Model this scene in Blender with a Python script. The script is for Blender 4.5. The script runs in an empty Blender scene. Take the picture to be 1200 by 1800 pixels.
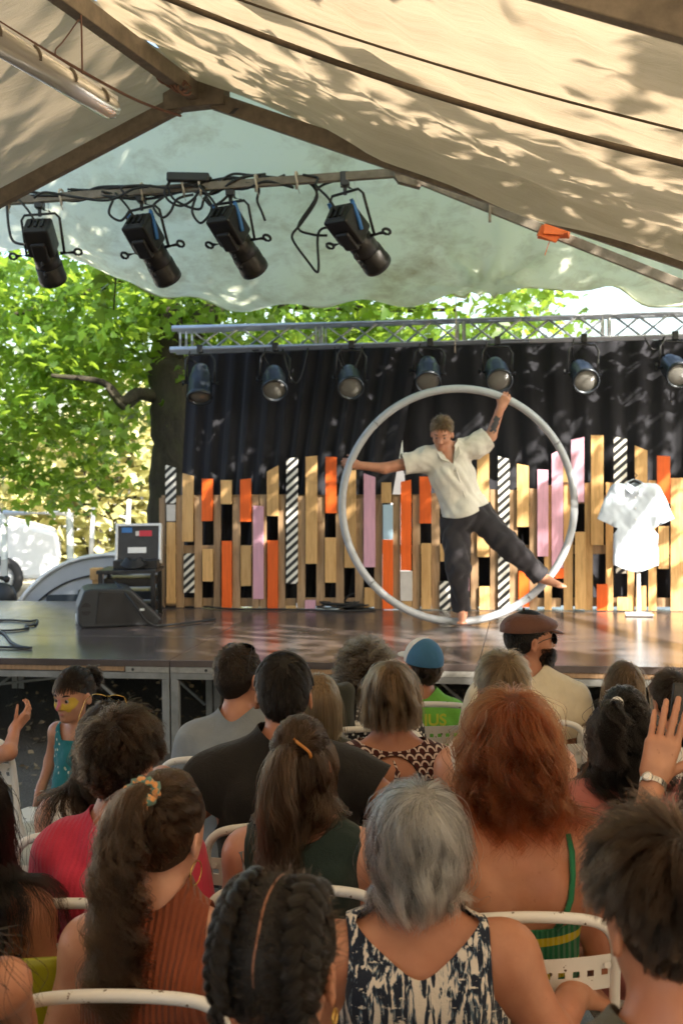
import bpy, bmesh, math, random
import numpy as np
from mathutils import Matrix, Vector, Euler
random.seed(7); np.random.seed(7)
R = math.radians
SC = bpy.context.scene
COL = SC.collection
# ------------------------------------------------------------------ camera, sky, sun, exposure
CAMZ, FPX, ROLL, HOR = 1.86, 2100.0, 0.012, 820.0
cam_data = bpy.data.cameras.new('camera'); cam = bpy.data.objects.new('camera', cam_data); COL.objects.link(cam)
cam.location = (0, 0, CAMZ)
cam.rotation_euler = (Matrix.Rotation(R(90), 3, 'X') @ Matrix.Rotation(-ROLL, 3, 'Z')).to_euler()
cam_data.sensor_fit = 'VERTICAL'; cam_data.sensor_height = 36; cam_data.sensor_width = 24
cam_data.lens = FPX / 1800 * 36; cam_data.shift_y = -(900 - HOR) / 1800
cam_data.clip_start = 0.05; cam_data.clip_end = 800
cam_data.dof.use_dof = True; cam_data.dof.focus_distance = 3.7; cam_data.dof.aperture_fstop = 5.6
SC.camera = cam

SUN_DIR = Vector((0.58, -0.60, 0.62)).normalized()      # from the scene towards the sun
SUN_EL = math.asin(SUN_DIR.z); SUN_AZ = math.atan2(SUN_DIR.x, SUN_DIR.y)
world = bpy.data.worlds.new('World'); SC.world = world; world.use_nodes = True
wn = world.node_tree.nodes; wl = world.node_tree.links
sky = wn.new('ShaderNodeTexSky'); sky.sky_type = 'NISHITA'; sky.sun_disc = False
sky.sun_elevation = SUN_EL; sky.sun_rotation = SUN_AZ; sky.air_density = 1.2; sky.dust_density = 3.0
wn['Background'].inputs['Strength'].default_value = 0.12
wl.new(sky.outputs[0], wn['Background'].inputs['Color'])
sun_data = bpy.data.lights.new('sun', 'SUN'); sun = bpy.data.objects.new('sun', sun_data); COL.objects.link(sun)
sun_data.energy = 5.0; sun_data.angle = R(0.55); sun_data.color = (1.0, 0.93, 0.82)
sun.rotation_euler = SUN_DIR.to_track_quat('Z', 'Y').to_euler(); sun.location = (20, -12, 25)
SC.view_settings.view_transform = 'Standard'; SC.view_settings.look = 'None'
SC.view_settings.exposure = 2.0; SC.view_settings.gamma = 1.0; SC.view_settings.use_curve_mapping = False
cy = SC.cycles
cy.use_denoising = True; cy.max_bounces = 9; cy.diffuse_bounces = 5; cy.glossy_bounces = 4
cy.transmission_bounces = 7; cy.transparent_max_bounces = 8; cy.caustics_reflective = False; cy.caustics_refractive = False
cy.sample_clamp_indirect = 6.0; cy.use_adaptive_sampling = True; cy.adaptive_threshold = 0.02

def P(px, py, d):
    """a point of the photograph's 1200 x 1800 frame at distance d in front of the lens, as a place in the world (metres)"""
    u, v = px - 600.0, HOR - py
    c, s = math.cos(ROLL), math.sin(ROLL)
    return Vector(((u * c + v * s) * d / FPX, d, CAMZ + (-u * s + v * c) * d / FPX))

def pix(w):
    """where a place in the world falls in the photograph's frame"""
    u0, v0 = w.x * FPX / w.y, (w.z - CAMZ) * FPX / w.y
    c, s = math.cos(ROLL), math.sin(ROLL); return 600 + u0 * c - v0 * s, HOR - (u0 * s + v0 * c)
# ------------------------------------------------------------------ materials
MATS = {}
def lin(c):
    return tuple(((x / 12.92) if x <= 0.04045 else ((x + 0.055) / 1.055) ** 2.4) for x in c)
class NT:
    def __init__(self, name):
        self.m = bpy.data.materials.new(name); self.m.use_nodes = True
        self.t = self.m.node_tree; self.n = self.t.nodes; self.b = self.n['Principled BSDF']; self.o = self.n['Material Output']
    def new(self, t, **kw):
        x = self.n.new('ShaderNode' + t)
        for k, v in kw.items(): setattr(x, k, v)
        return x
    def link(self, a, b): self.t.links.new(a, b)
    def coord(self, kind='Object', scale=(1, 1, 1), rot=(0, 0, 0)):
        if kind == 'World':
            c = self.new('NewGeometry').outputs['Position']
        else: c = self.new('TexCoord').outputs[kind]
        mp = self.new('Mapping'); mp.inputs['Scale'].default_value = scale; mp.inputs['Rotation'].default_value = rot
        self.link(c, mp.inputs['Vector']); return mp.outputs[0]
    def noise(self, vec, scale=5, detail=4, rough=0.6, dist=0.0):
        x = self.new('TexNoise'); x.inputs['Scale'].default_value = scale; x.inputs['Detail'].default_value = detail
        x.inputs['Roughness'].default_value = rough; x.inputs['Distortion'].default_value = dist
        if vec is not None: self.link(vec, x.inputs['Vector'])
        return x.outputs['Fac']
    def ramp(self, fac, stops, interp='LINEAR'):
        x = self.new('ValToRGB'); x.color_ramp.interpolation = interp
        e = x.color_ramp.elements
        while len(e) < len(stops): e.new(0.5)
        for el, (p, c) in zip(e, stops):
            el.position = p; el.color = (*c, 1) if len(c) == 3 else c
        self.link(fac, x.inputs['Fac']); return x.outputs['Color']
    def mix(self, fac, a, b, blend='MIX'):
        x = self.new('Mix', data_type='RGBA', blend_type=blend)
        for s, v in ((x.inputs['Factor'], fac), (x.inputs[6], a), (x.inputs[7], b)):
            if isinstance(v, (int, float)): s.default_value = v
            elif isinstance(v, tuple): s.default_value = (*v, 1) if len(v) == 3 else v
            else: self.link(v, s)
        return x.outputs[2]
    def math(self, op, a, b=0.0, c=None):
        x = self.new('Math', operation=op)
        for s, v in zip(x.inputs, (a, b, c)):
            if v is None: continue
            if isinstance(v, (int, float)): s.default_value = v
            else: self.link(v, s)
        return x.outputs[0]
    def bump(self, h, strength=0.3, dist=0.01):
        x = self.new('Bump'); x.inputs['Strength'].default_value = strength; x.inputs['Distance'].default_value = dist
        self.link(h, x.inputs['Height']); self.link(x.outputs[0], self.b.inputs['Normal']); return x.outputs[0]
    def base(self, c):
        if isinstance(c, tuple): self.b.inputs['Base Color'].default_value = (*c, 1)
        else: self.link(c, self.b.inputs['Base Color'])
    def set(self, **kw):
        for k, v in kw.items():
            self.b.inputs[{'rough': 'Roughness', 'metal': 'Metallic', 'spec': 'Specular IOR Level', 'sss': 'Subsurface Weight', 'sheen': 'Sheen Weight', 'coat': 'Coat Weight'}.get(k, k)].default_value = v

def simple(name, col, rough=0.6, metal=0.0, var=0.12, vs=8.0, bump=0.0, bs=60.0, spec=0.5, kind='Object'):
    if name in MATS: return MATS[name]
    t = NT(name); co = t.coord(kind)
    n = t.noise(co, vs, 5, 0.65)
    t.base(t.ramp(n, [(0.25, tuple(c * (1 - var) for c in col)), (0.75, tuple(min(1, c * (1 + var)) for c in col))]))
    t.set(rough=rough, metal=metal, spec=spec)
    rr = t.new('MapRange'); rr.inputs['To Min'].default_value = max(0.02, rough - 0.12); rr.inputs['To Max'].default_value = min(1, rough + 0.12)
    t.link(t.noise(co, vs * 2.3, 4), rr.inputs['Value']); t.link(rr.outputs[0], t.b.inputs['Roughness'])
    if bump: t.bump(t.noise(co, bs, 3), bump, 0.004)
    MATS[name] = t.m; return t.m

# ------------------------------------------------------------------ mesh helpers
def npmesh(name, V, F):
    me = bpy.data.meshes.new(name)
    V = np.asarray(V, np.float32)
    if isinstance(F, np.ndarray) and F.ndim == 2:
        k = F.shape[1]; n = len(F)
        me.vertices.add(len(V)); me.vertices.foreach_set('co', V.ravel())
        me.loops.add(n * k); me.loops.foreach_set('vertex_index', F.astype(np.int32).ravel())
        me.polygons.add(n); me.polygons.foreach_set('loop_start', np.arange(n, dtype=np.int32) * k)
        me.update(calc_edges=True); me.validate()
    else:
        me.from_pydata([tuple(map(float, v)) for v in V], [], [tuple(int(i) for i in f) for f in F]); me.update()
    return me
def smooth(me, on=True):
    me.polygons.foreach_set('use_smooth', np.full(len(me.polygons), on)); me.update()
def add(name, me, mat=None, parent=None, sm=False):
    o = bpy.data.objects.new(name, me); COL.objects.link(o)
    if mat is not None and not me.materials: me.materials.append(mat)
    if sm: smooth(me)
    if parent is not None:
        o.parent = parent
    return o
def tag(o, label=None, cat=None, group=None, kind=None):
    for k, v in (('label', label), ('category', cat), ('group', group), ('kind', kind)):
        if v: o[k] = v
    return o
def empty(name, loc=(0, 0, 0), rz=0.0, label=None, cat=None, group=None, kind=None):
    o = bpy.data.objects.new(name, None); COL.objects.link(o); o.location = loc; o.rotation_euler = (0, 0, rz)
    o.empty_display_size = 0.1
    return tag(o, label, cat, group, kind)
def world_part(o, parent):
    """o was modelled in world coordinates: hang it under parent without moving it"""
    o.parent = parent
    o.matrix_parent_inverse = (Matrix.Translation(parent.location) @ parent.rotation_euler.to_matrix().to_4x4()).inverted()
    return o
def copy_tree(o, parent=None):
    c = o.copy(); COL.objects.link(c)
    if parent is not None: c.parent = parent
    for ch in o.children: copy_tree(ch, c)
    return c
def basis(d, up=Vector((0, 0, 1))):
    d = Vector(d).normalized()
    if abs(d.dot(up)) > 0.98: up = Vector((0, 1, 0))
    x = d.cross(up).normalized(); y = x.cross(d).normalized()
    return x, y, d
class MB:
    def __init__(self): self.v = []; self.f = []; self.sm = []
    def _add(self, vs, fs, sm):
        b = len(self.v); self.v += [tuple(x) for x in vs]; self.f += [tuple(i + b for i in f) for f in fs]; self.sm += [sm] * len(fs)
    def box(self, c, s, rot=None, taper=None):
        c = Vector(c); h = [x / 2 for x in s]; vs = []
        for z in (-1, 1):
            for x, y in ((-1, -1), (1, -1), (1, 1), (-1, 1)):
                k = taper if (taper and z > 0) else 1
                p = Vector((x * h[0] * k, y * h[1] * k, z * h[2]))
                if rot is not None: p = rot @ p
                vs.append(c + p)
        self._add(vs, [(3, 2, 1, 0), (4, 5, 6, 7), (0, 1, 5, 4), (1, 2, 6, 5), (2, 3, 7, 6), (3, 0, 4, 7)], False); return self
    def tube(self, pts, r, n=8, cap=True, closed=False):
        pts = [Vector(p) for p in pts]; m = len(pts); vs = []; fs = []
        rs = r if isinstance(r, (list, tuple)) else [r] * m
        px = None
        for i, p in enumerate(pts):
            if closed: d = pts[(i + 1) % m] - pts[i - 1]
            else: d = pts[min(i + 1, m - 1)] - pts[max(i - 1, 0)]
            if d.length < 1e-9: d = Vector((0, 0, 1))
            d.normalize()
            if px is None: x, y, _ = basis(d)
            else:
                x = px - d * px.dot(d)
                if x.length < 1e-6: x, y, _ = basis(d)
                x.normalize(); y = d.cross(x)
            px = x
            for k in range(n):
                a = 2 * math.pi * k / n
                vs.append(p + (x * math.cos(a) + y * math.sin(a)) * rs[i])
        for i in range(m if closed else m - 1):
            j = (i + 1) % m
            for k in range(n):
                l = (k + 1) % n
                fs.append((i * n + k, i * n + l, j * n + l, j * n + k))
        self._add(vs, fs, True)
        if cap and not closed:
            b = len(self.v) - m * n
            self.f += [tuple(b + k for k in range(n))[::-1], tuple(b + (m - 1) * n + k for k in range(n))]; self.sm += [False, False]
        return self
    def cyl(self, a, b, r1, r2=None, n=12): return self.tube([a, b], [r1, r1 if r2 is None else r2], n)
    def lathe(self, o, axis, prof, n=20):
        """prof: list of (distance along axis, radius)"""
        x, y, d = basis(axis); o = Vector(o); vs = []; fs = []
        for t, r in prof:
            for k in range(n):
                a = 2 * math.pi * k / n; vs.append(o + d * t + (x * math.cos(a) + y * math.sin(a)) * r)
        for i in range(len(prof) - 1):
            for k in range(n):
                l = (k + 1) % n; fs.append((i * n + k, i * n + l, (i + 1) * n + l, (i + 1) * n + k))
        self._add(vs, fs, True); return self
    def prism(self, poly, ext, smooth_sides=False):
        n = len(poly); ext = Vector(ext)
        vs = [Vector(p) for p in poly] + [Vector(p) + ext for p in poly]
        self._add(vs, [tuple(range(n))[::-1], tuple(range(n, 2 * n))], False)
        b = len(self.v) - 2 * n
        for i in range(n):
            j = (i + 1) % n; self.f.append((b + i, b + j, b + n + j, b + n + i)); self.sm.append(smooth_sides)
        return self
    def ball(self, c, r, n=10, m=7):
        c = Vector(c); r = (r, r, r) if isinstance(r, (int, float)) else r; vs = []; fs = []
        for i in range(m + 1):
            t = math.pi * i / m
            for k in range(n):
                a = 2 * math.pi * k / n
                vs.append(c + Vector((r[0] * math.sin(t) * math.cos(a), r[1] * math.sin(t) * math.sin(a), r[2] * math.cos(t))))
        for i in range(m):
            for k in range(n):
                l = (k + 1) % n; fs.append((i * n + k, (i + 1) * n + k, (i + 1) * n + l, i * n + l))
        self._add(vs, fs, True); return self
    def poly(self, vs, sm=False): self._add(vs, [tuple(range(len(vs)))], sm); return self
    def mesh(self, name='mesh'):
        me = bpy.data.meshes.new(name); me.from_pydata(self.v, [], self.f)
        me.polygons.foreach_set('use_smooth', self.sm); me.update(); return me
    def build(self, name, mat, parent=None, bevel=0.0, world=False):
        o = add(name, self.mesh(name), mat)
        if parent is not None:
            if world: world_part(o, parent)
            else: o.parent = parent
        if bevel:
            b = o.modifiers.new('bevel', 'BEVEL'); b.width = bevel; b.segments = 2; b.limit_method = 'ANGLE'; b.angle_limit = R(40)
        return o
def catenary(a, b, sag, n=10, wob=0.0):
    a, b = Vector(a), Vector(b); out = []
    for i in range(n + 1):
        t = i / n; p = a.lerp(b, t); p.z -= sag * 4 * t * (1 - t)
        if wob: p += Vector((random.uniform(-wob, wob), random.uniform(-wob, wob), random.uniform(-wob, wob))) * (4 * t * (1 - t))
        out.append(p)
    return out
def spline(pts, n=6):
    pts = [Vector(p) for p in pts]; out = []
    q = [pts[0]] + pts + [pts[-1]]
    for i in range(1, len(q) - 2):
        for k in range(n):
            t = k / n; a, b, c, d = q[i - 1], q[i], q[i + 1], q[i + 2]
            out.append(0.5 * ((2 * b) + (c - a) * t + (2 * a - 5 * b + 4 * c - d) * t * t + (-a + 3 * b - 3 * c + d) * t ** 3))
    out.append(pts[-1]); return out
# ------------------------------------------------------------------ setting materials
def tarp_mat(name, col, tcol, trans, dirt=(0.30, 0.24, 0.17), amount=0.5, streak=(1.2, 9, 3), rough=0.45):
    t = NT(name); co = t.coord('Object'); cs = t.coord('Object', streak)
    n1 = t.noise(co, 1.3, 6, 0.65); n2 = t.noise(cs, 2.2, 7, 0.7, 0.4); n3 = t.noise(co, 28, 4, 0.7)
    d = t.math('MULTIPLY', t.math('MULTIPLY', n1, n2), 1.0)
    fac = t.ramp(d, [(0.22, (0, 0, 0)), (0.46, (amount,) * 3)])
    sp = t.ramp(t.noise(co, 55, 2, 0.5), [(0.70, (0, 0, 0)), (0.76, (0.6,) * 3)])
    c1 = t.mix(fac, col, dirt); c1 = t.mix(t.math('MULTIPLY', sp, n3), c1, tuple(x * 0.45 for x in dirt))
    t.base(c1); t.set(rough=rough, spec=0.35)
    tr = t.new('BsdfTranslucent'); t.link(t.mix(fac, tcol, tuple(x * y for x, y in zip(dirt, (1.2, 1.0, 0.8)))), tr.inputs['Color'])
    bn = t.bump(t.math('ADD', n2, t.math('MULTIPLY', n3, 0.15)), 0.35, 0.02); t.link(bn, tr.inputs['Normal'])
    mx = t.new('MixShader'); mx.inputs[0].default_value = trans
    t.link(t.b.outputs[0], mx.inputs[1]); t.link(tr.outputs[0], mx.inputs[2]); t.link(mx.outputs[0], t.o.inputs['Surface'])
    return t.m
M_TENT = tarp_mat('tent_tarp', (0.46, 0.405, 0.325), (0.52, 0.405, 0.275), 0.34)
M_CANOPY = tarp_mat('canopy_tarp', (0.74, 0.77, 0.66), (0.84, 0.88, 0.70), 0.60, dirt=(0.30, 0.27, 0.17), amount=0.85, streak=(2, 1.2, 4), rough=0.3)
M_STEEL = simple('weathered_steel', (0.20, 0.165, 0.125), 0.6, 0.25, 0.35, 14, 0.15, 90)
M_ALU = simple('aluminium', (0.70, 0.72, 0.75), 0.38, 0.45, 0.08, 20)
M_FRAME = simple('stage_frame_metal', (0.235, 0.235, 0.225), 0.55, 0.3, 0.3, 9)
M_BLACK = simple('black_metal', (0.018, 0.018, 0.02), 0.42, 0.1, 0.3, 10)
M_RUBBER = simple('black_rubber', (0.012, 0.012, 0.013), 0.55, 0, 0.2, 10)
M_WHITEP = simple('white_paint', (0.78, 0.78, 0.76), 0.4, 0, 0.06, 12)
M_BLUET = simple('blue_tape', (0.04, 0.16, 0.42), 0.5)
M_ORANGET = simple('orange_tape', (0.85, 0.16, 0.02), 0.5)
M_GLASS = simple('lamp_lens', (0.16, 0.155, 0.14), 0.15, 0.0, 0.15, 6)

def wood_mat(name, col, dark, scale=(2, 2, 0.5), rough=0.6):
    t = NT(name); co = t.coord('World', (14, 14, 1.3))
    n = t.noise(co, 2.5, 6, 0.6, 1.2); oi = t.new('ObjectInfo')
    c = t.ramp(n, [(0.3, dark), (0.62, col)])
    kn = t.ramp(t.noise(t.coord('World', (9, 9, 5)), 1.6, 3), [(0.70, (0, 0, 0)), (0.77, (0.6,) * 3)])
    c = t.mix(kn, c, tuple(x * 0.35 for x in dark))
    v = t.new('MapRange'); v.inputs['To Min'].default_value = 0.75; v.inputs['To Max'].default_value = 1.15
    t.link(oi.outputs['Random'], v.inputs['Value'])
    h = t.new('HueSaturation'); t.link(v.outputs[0], h.inputs['Value']); t.link(c, h.inputs['Color'])
    t.base(h.outputs[0]); t.set(rough=rough); t.bump(n, 0.25, 0.004); return t.m
M_PALLET = wood_mat('pallet_wood', (0.43, 0.28, 0.155), (0.27, 0.165, 0.085))
M_TAN = wood_mat('varnished_pine', (0.72, 0.445, 0.185), (0.54, 0.30, 0.105))
def paint_mat(name, col):
    t = NT(name); co = t.coord('World', (3, 3, 1)); oi = t.new('ObjectInfo'); n = t.noise(t.coord('World', (20, 20, 1.5)), 3, 5, 0.7); m = t.noise(co, 7, 6, 0.75)
    c = t.ramp(n, [(0.3, tuple(x * 0.84 for x in col)), (0.7, tuple(min(1, x * 1.08) for x in col))]); sc = t.ramp(m, [(0.66, (0, 0, 0)), (0.70, (0.75,) * 3)])
    c = t.mix(sc, c, (0.42, 0.27, 0.15)); h = t.new('HueSaturation'); v = t.new('MapRange'); v.inputs['To Min'].default_value = 0.84; v.inputs['To Max'].default_value = 1.1; t.link(oi.outputs['Random'], v.inputs['Value']); t.link(v.outputs[0], h.inputs['Value']); t.link(c, h.inputs['Color'])
    t.base(h.outputs[0]); t.set(rough=0.55); t.bump(n, 0.2, 0.003); return t.m
M_ORANGE = paint_mat('orange_paint', (0.86, 0.135, 0.012))
M_PINK = paint_mat('pink_paint', (0.78, 0.42, 0.54))
M_LBLUE = simple('pale_blue_paint', (0.42, 0.58, 0.70), 0.45, 0, 0.06)
M_PALE = simple('pale_grey_board', (0.60, 0.56, 0.52), 0.5)
def stripe_mat():
    t = NT('black_white_stripes'); g = t.new('NewGeometry'); s = t.new('SeparateXYZ'); t.link(g.outputs['Position'], s.inputs[0])
    a = t.math('MULTIPLY', t.math('ADD', t.math('MULTIPLY', s.outputs['Z'], 0.78), t.math('MULTIPLY', s.outputs['X'], -0.70)), 17.5)
    f = t.ramp(t.math('FRACT', a), [(0.0, (0.02, 0.02, 0.02)), (0.49, (0.02, 0.02, 0.02)), (0.52, (0.80, 0.77, 0.70)), (0.97, (0.80, 0.77, 0.70)), (1.0, (0.02, 0.02, 0.02))])
    t.base(f); t.set(rough=0.5); return t.m
M_STRIPE = stripe_mat()
def deck_mat():
    t = NT('stage_deck'); co = t.coord('World', (1, 4, 1)); c2 = t.coord('World')
    n = t.noise(co, 2.2, 7, 0.7); m = t.noise(c2, 1.1, 5, 0.6); sc = t.noise(t.coord('World', (3, 40, 1)), 3, 5, 0.7)
    t.base(t.ramp(n, [(0.3, (0.060, 0.046, 0.042)), (0.7, (0.115, 0.088, 0.078))]))
    rr = t.new('MapRange'); rr.inputs['From Min'].default_value = 0.3; rr.inputs['From Max'].default_value = 0.7
    rr.inputs['To Min'].default_value = 0.11; rr.inputs['To Max'].default_value = 0.28; t.link(m, rr.inputs['Value']); t.link(rr.outputs[0], t.b.inputs['Roughness'])
    t.set(spec=0.75); t.bump(t.math('ADD', sc, t.noise(c2, 9, 4)), 0.10, 0.006); return t.m
M_DECK = deck_mat()
def ground_mat():
    t = NT('ground_gravel'); co = t.coord('World'); n = t.noise(co, 0.6, 6, 0.6); v = t.new('TexVoronoi'); v.inputs['Scale'].default_value = 85; t.link(co, v.inputs['Vector'])
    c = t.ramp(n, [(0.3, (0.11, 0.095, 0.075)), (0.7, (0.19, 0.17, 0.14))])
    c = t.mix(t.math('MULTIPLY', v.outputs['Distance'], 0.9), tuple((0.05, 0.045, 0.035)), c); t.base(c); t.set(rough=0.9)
    t.bump(v.outputs['Distance'], 0.7, 0.02); return t.m
M_GROUND = ground_mat()
def drape_mat(name, col):
    t = NT(name); co = t.coord('World', (1, 1, 1)); w = t.noise(t.coord('World', (6, 6, 90)), 6, 3)
    n = t.noise(t.coord('World', (5, 5, 0.8)), 1.4, 5, 0.6)
    t.base(t.ramp(n, [(0.3, tuple(c * 0.75 for c in col)), (0.7, tuple(c * 1.35 for c in col))])); t.set(rough=0.85, spec=0.25, sheen=0.25); t.bump(w, 0.2, 0.003); return t.m
M_DRAPE = drape_mat('black_drape', (0.0125, 0.0125, 0.0165))
def leaf_mat(name, a, b, tr=(0.30, 0.46, 0.05), mixf=0.5):
    t = NT(name); g = t.new('NewGeometry'); n = t.noise(t.coord('World'), 0.8, 3)
    f = t.math('ADD', t.math('MULTIPLY', g.outputs['Random Per Island'], 0.65), t.math('MULTIPLY', n, 0.4))
    t.base(t.ramp(f, [(0.15, a), (0.8, b)])); t.set(rough=0.42, spec=0.4)
    x = t.new('BsdfTranslucent'); t.link(t.ramp(f, [(0.15, tuple(c * 0.7 for c in tr)), (0.8, tr)]), x.inputs['Color'])
    mx = t.new('MixShader'); mx.inputs[0].default_value = mixf
    t.link(t.b.outputs[0], mx.inputs[1]); t.link(x.outputs[0], mx.inputs[2]); t.link(mx.outputs[0], t.o.inputs['Surface']); return t.m
M_LEAF = leaf_mat('maple_leaves', (0.022, 0.062, 0.009), (0.085, 0.165, 0.022), (0.40, 0.58, 0.055), 0.55)
M_HEDGE = leaf_mat('hedge_leaves', (0.34, 0.36, 0.13), (0.60, 0.56, 0.30), (0.66, 0.62, 0.28), 0.4)
def bark_mat():
    t = NT('bark'); co = t.coord('World', (1, 1, 0.45)); n = t.noise(co, 9, 7, 0.7, 0.6); m = t.noise(t.coord('World'), 3.5, 4)
    c = t.ramp(n, [(0.3, (0.012, 0.010, 0.006)), (0.65, (0.046, 0.038, 0.022))]); c = t.mix(t.ramp(m, [(0.5, (0, 0, 0)), (0.65, (0.5,) * 3)]), c, (0.050, 0.050, 0.020))
    t.base(c); t.set(rough=0.9); t.bump(n, 0.8, 0.05); return t.m
M_BARK = bark_mat()

# ------------------------------------------------------------------ ground
g = np.array([[-300, -60, 0], [300, -60, 0], [300, 500, 0], [-300, 500, 0]], float)
gr = add('ground', npmesh('ground', g, np.array([[0, 1, 2, 3]])), M_GROUND); tag(gr, kind='structure')

# ------------------------------------------------------------------ trees
LEAF = np.array([[0, 0], [0.10, 0.10], [0.42, 0.02], [0.30, 0.22], [0.52, 0.42], [0.26, 0.44], [0.22, 0.62], [0.0, 1.0], [-0.22, 0.62], [-0.26, 0.44], [-0.52, 0.42], [-0.30, 0.22], [-0.42, 0.02], [-0.10, 0.10]])
def leaves(C, size, droop=0.5, seed=1, quad=False):
    """C: centres (n,3). lobed leaves bent along the midrib"""
    rs = np.random.RandomState(seed); n = len(C)
    tip = rs.normal(size=(n, 3)); tip[:, 2] = tip[:, 2] * 0.5 - droop; tip /= np.linalg.norm(tip, axis=1)[:, None]
    nr = rs.normal(size=(n, 3)) * 0.7; nr[:, 2] += 1.0
    sd = np.cross(tip, nr); sd /= np.linalg.norm(sd, axis=1)[:, None]; nr = np.cross(sd, tip)
    s = size * rs.uniform(0.65, 1.25, n)
    L = LEAF if not quad else np.array([[0, 0], [0.38, 0.4], [0, 1.0], [-0.38, 0.4]])
    k = len(L)
    X, Y = L[:, 0], L[:, 1] - 0.4
    bend = -0.35 * np.abs(X) - 0.25 * Y * Y
    V = C[:, None, :] + s[:, None, None] * (sd[:, None, :] * X[None, :, None] + tip[:, None, :] * Y[None, :, None] + nr[:, None, :] * bend[None, :, None])
    V = V.reshape(-1, 3)
    F0 = np.array([[0, 1, 13], [1, 2, 3], [1, 3, 13], [13, 3, 11], [13, 11, 12], [3, 5, 11], [3, 4, 5], [11, 5, 9], [11, 9, 10], [5, 6, 9], [9, 6, 8], [6, 7, 8]]) if not quad else np.array([[0, 1, 2], [0, 2, 3]])
    F = (F0[None] + (np.arange(n) * k)[:, None, None]).reshape(-1, 3)
    return V, F
def spray_points(centres, per, spread, seed=3, flat=0.45):
    rs = np.random.RandomState(seed); out = []
    for c in centres:
        m = int(per * rs.uniform(0.6, 1.4)); q = rs.normal(size=(m, 3)) * spread * rs.uniform(0.6, 1.3); q[:, 2] *= flat
        q[:, 2] -= 0.25 * np.hypot(q[:, 0], q[:, 1])
        out.append(np.array(c) + q)
    return np.concatenate(out)
def limb(mb, pts, r0, r1, n=9):
    q = spline(pts, 5); m = len(q)
    q = [p + Vector((random.gauss(0, 1), random.gauss(0, 1), random.gauss(0, 1))) * r1 * 0.07 if 0 < i < m - 1 else p for i, p in enumerate(q)]
    mb.tube(q, [r0 + (r1 - r0) * (i / (m - 1)) ** 0.8 for i in range(m)], n)
def tree(name, label, base, limbs, leafpts, size, mat=M_LEAF, seed=1, quad=False, group=None):
    e = empty(name, base, 0, label, 'tree', group)
    mb = MB()
    for pts, r0, r1 in limbs: limb(mb, pts, r0, r1)
    mb.build('trunk', M_BARK, e, world=True)
    V, F = leaves(leafpts, size, 0.5, seed, quad)
    world_part(add('crown', npmesh('crown', V, F), mat), e); return e
rs = np.random.RandomState(11)
# the big maple behind the stage: trunk left of the drape, crown over the left half of the picture and along the truss
cs = []
for _ in range(150):
    px = rs.uniform(-160, 330); d = rs.uniform(11.6, 15.5); py = rs.uniform(440, 800 - 50 * abs(math.sin(px / 60.0)))
    if 200 < px < 330 and py > 640 and d < 12.8: continue
    cs.append(P(px, py, d))
for _ in range(9): cs.append(P(rs.uniform(-100, 200), rs.uniform(800, 870), rs.uniform(12, 14)))
for _ in range(75): cs.append(P(rs.uniform(330, 955), rs.uniform(430, 610), rs.uniform(11.8, 15)))
for _ in range(22): cs.append(P(rs.uniform(300, 800), rs.uniform(560, 640), rs.uniform(12.2, 14)))
lp = spray_points(cs, 55, 0.28, 4)
def shade_spot(target, k0, k1):
    """an added bough between the sun and the target that the camera does not see in front of things"""
    for _ in range(14):
        c = Vector(target) + SUN_DIR * rs.uniform(k0, k1)
        if c.y < 0.5: return c
        x, y = pix(c)
        if x > 1330 or y < -110 or x < -130 or (c.y > 8.3 and y < 415): return c
    return None
sh = [shade_spot((rs.uniform(-2.4, 1.1), rs.uniform(9.2, 10.9), rs.uniform(1.0, 3.0)), 0.5, 3.6) for _ in range(230)]
sh += [shade_spot((rs.uniform(1.1, 3.2), rs.uniform(10.0, 10.7), rs.uniform(1.2, 3.0)), 0.8, 3.6) for _ in range(26)]
sh = [c for c in sh if c is not None and c.y > 8.3 and c.z > (4.0 if c.y < 9.4 else 3.5)]
lp = np.concatenate([lp, spray_points(sh, 60, 0.30, 6)])  # leaf clusters added out of view to shade the drape
tb = P(300, 1000, 12.6); tb.z = 0
limbs = [([tb, P(303, 900, 12.6), P(305, 780, 12.6), P(300, 690, 12.6), P(292, 640, 12.6)], 0.27, 0.21),
         ([P(298, 690, 12.6), P(330, 600, 12.7), P(390, 520, 12.8), P(470, 400, 13)], 0.19, 0.07),
         ([P(285, 660, 12.6), P(300, 560, 12.5), P(255, 470, 12.4), P(200, 330, 12.2)], 0.18, 0.06),
         ([P(290, 700, 12.6), P(240, 692, 12.3), P(215, 705, 12.0), P(180, 672, 11.8), P(90, 660, 11.7)], 0.085, 0.02),
         ([P(240, 700, 12.4), P(216, 715, 12.0), P(188, 680, 11.8)], 0.05, 0.02),
         ([P(255, 470, 12.4), P(140, 520, 12.6), P(0, 560, 13)], 0.06, 0.02),
         ([P(390, 520, 12.8), P(560, 540, 13), P(800, 545, 13.2)], 0.07, 0.02)]
tree('maple_tree', 'large maple tree with thick forked trunk standing behind the stage drape', tb, limbs, np.array(lp), 0.135, seed=5)
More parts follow.
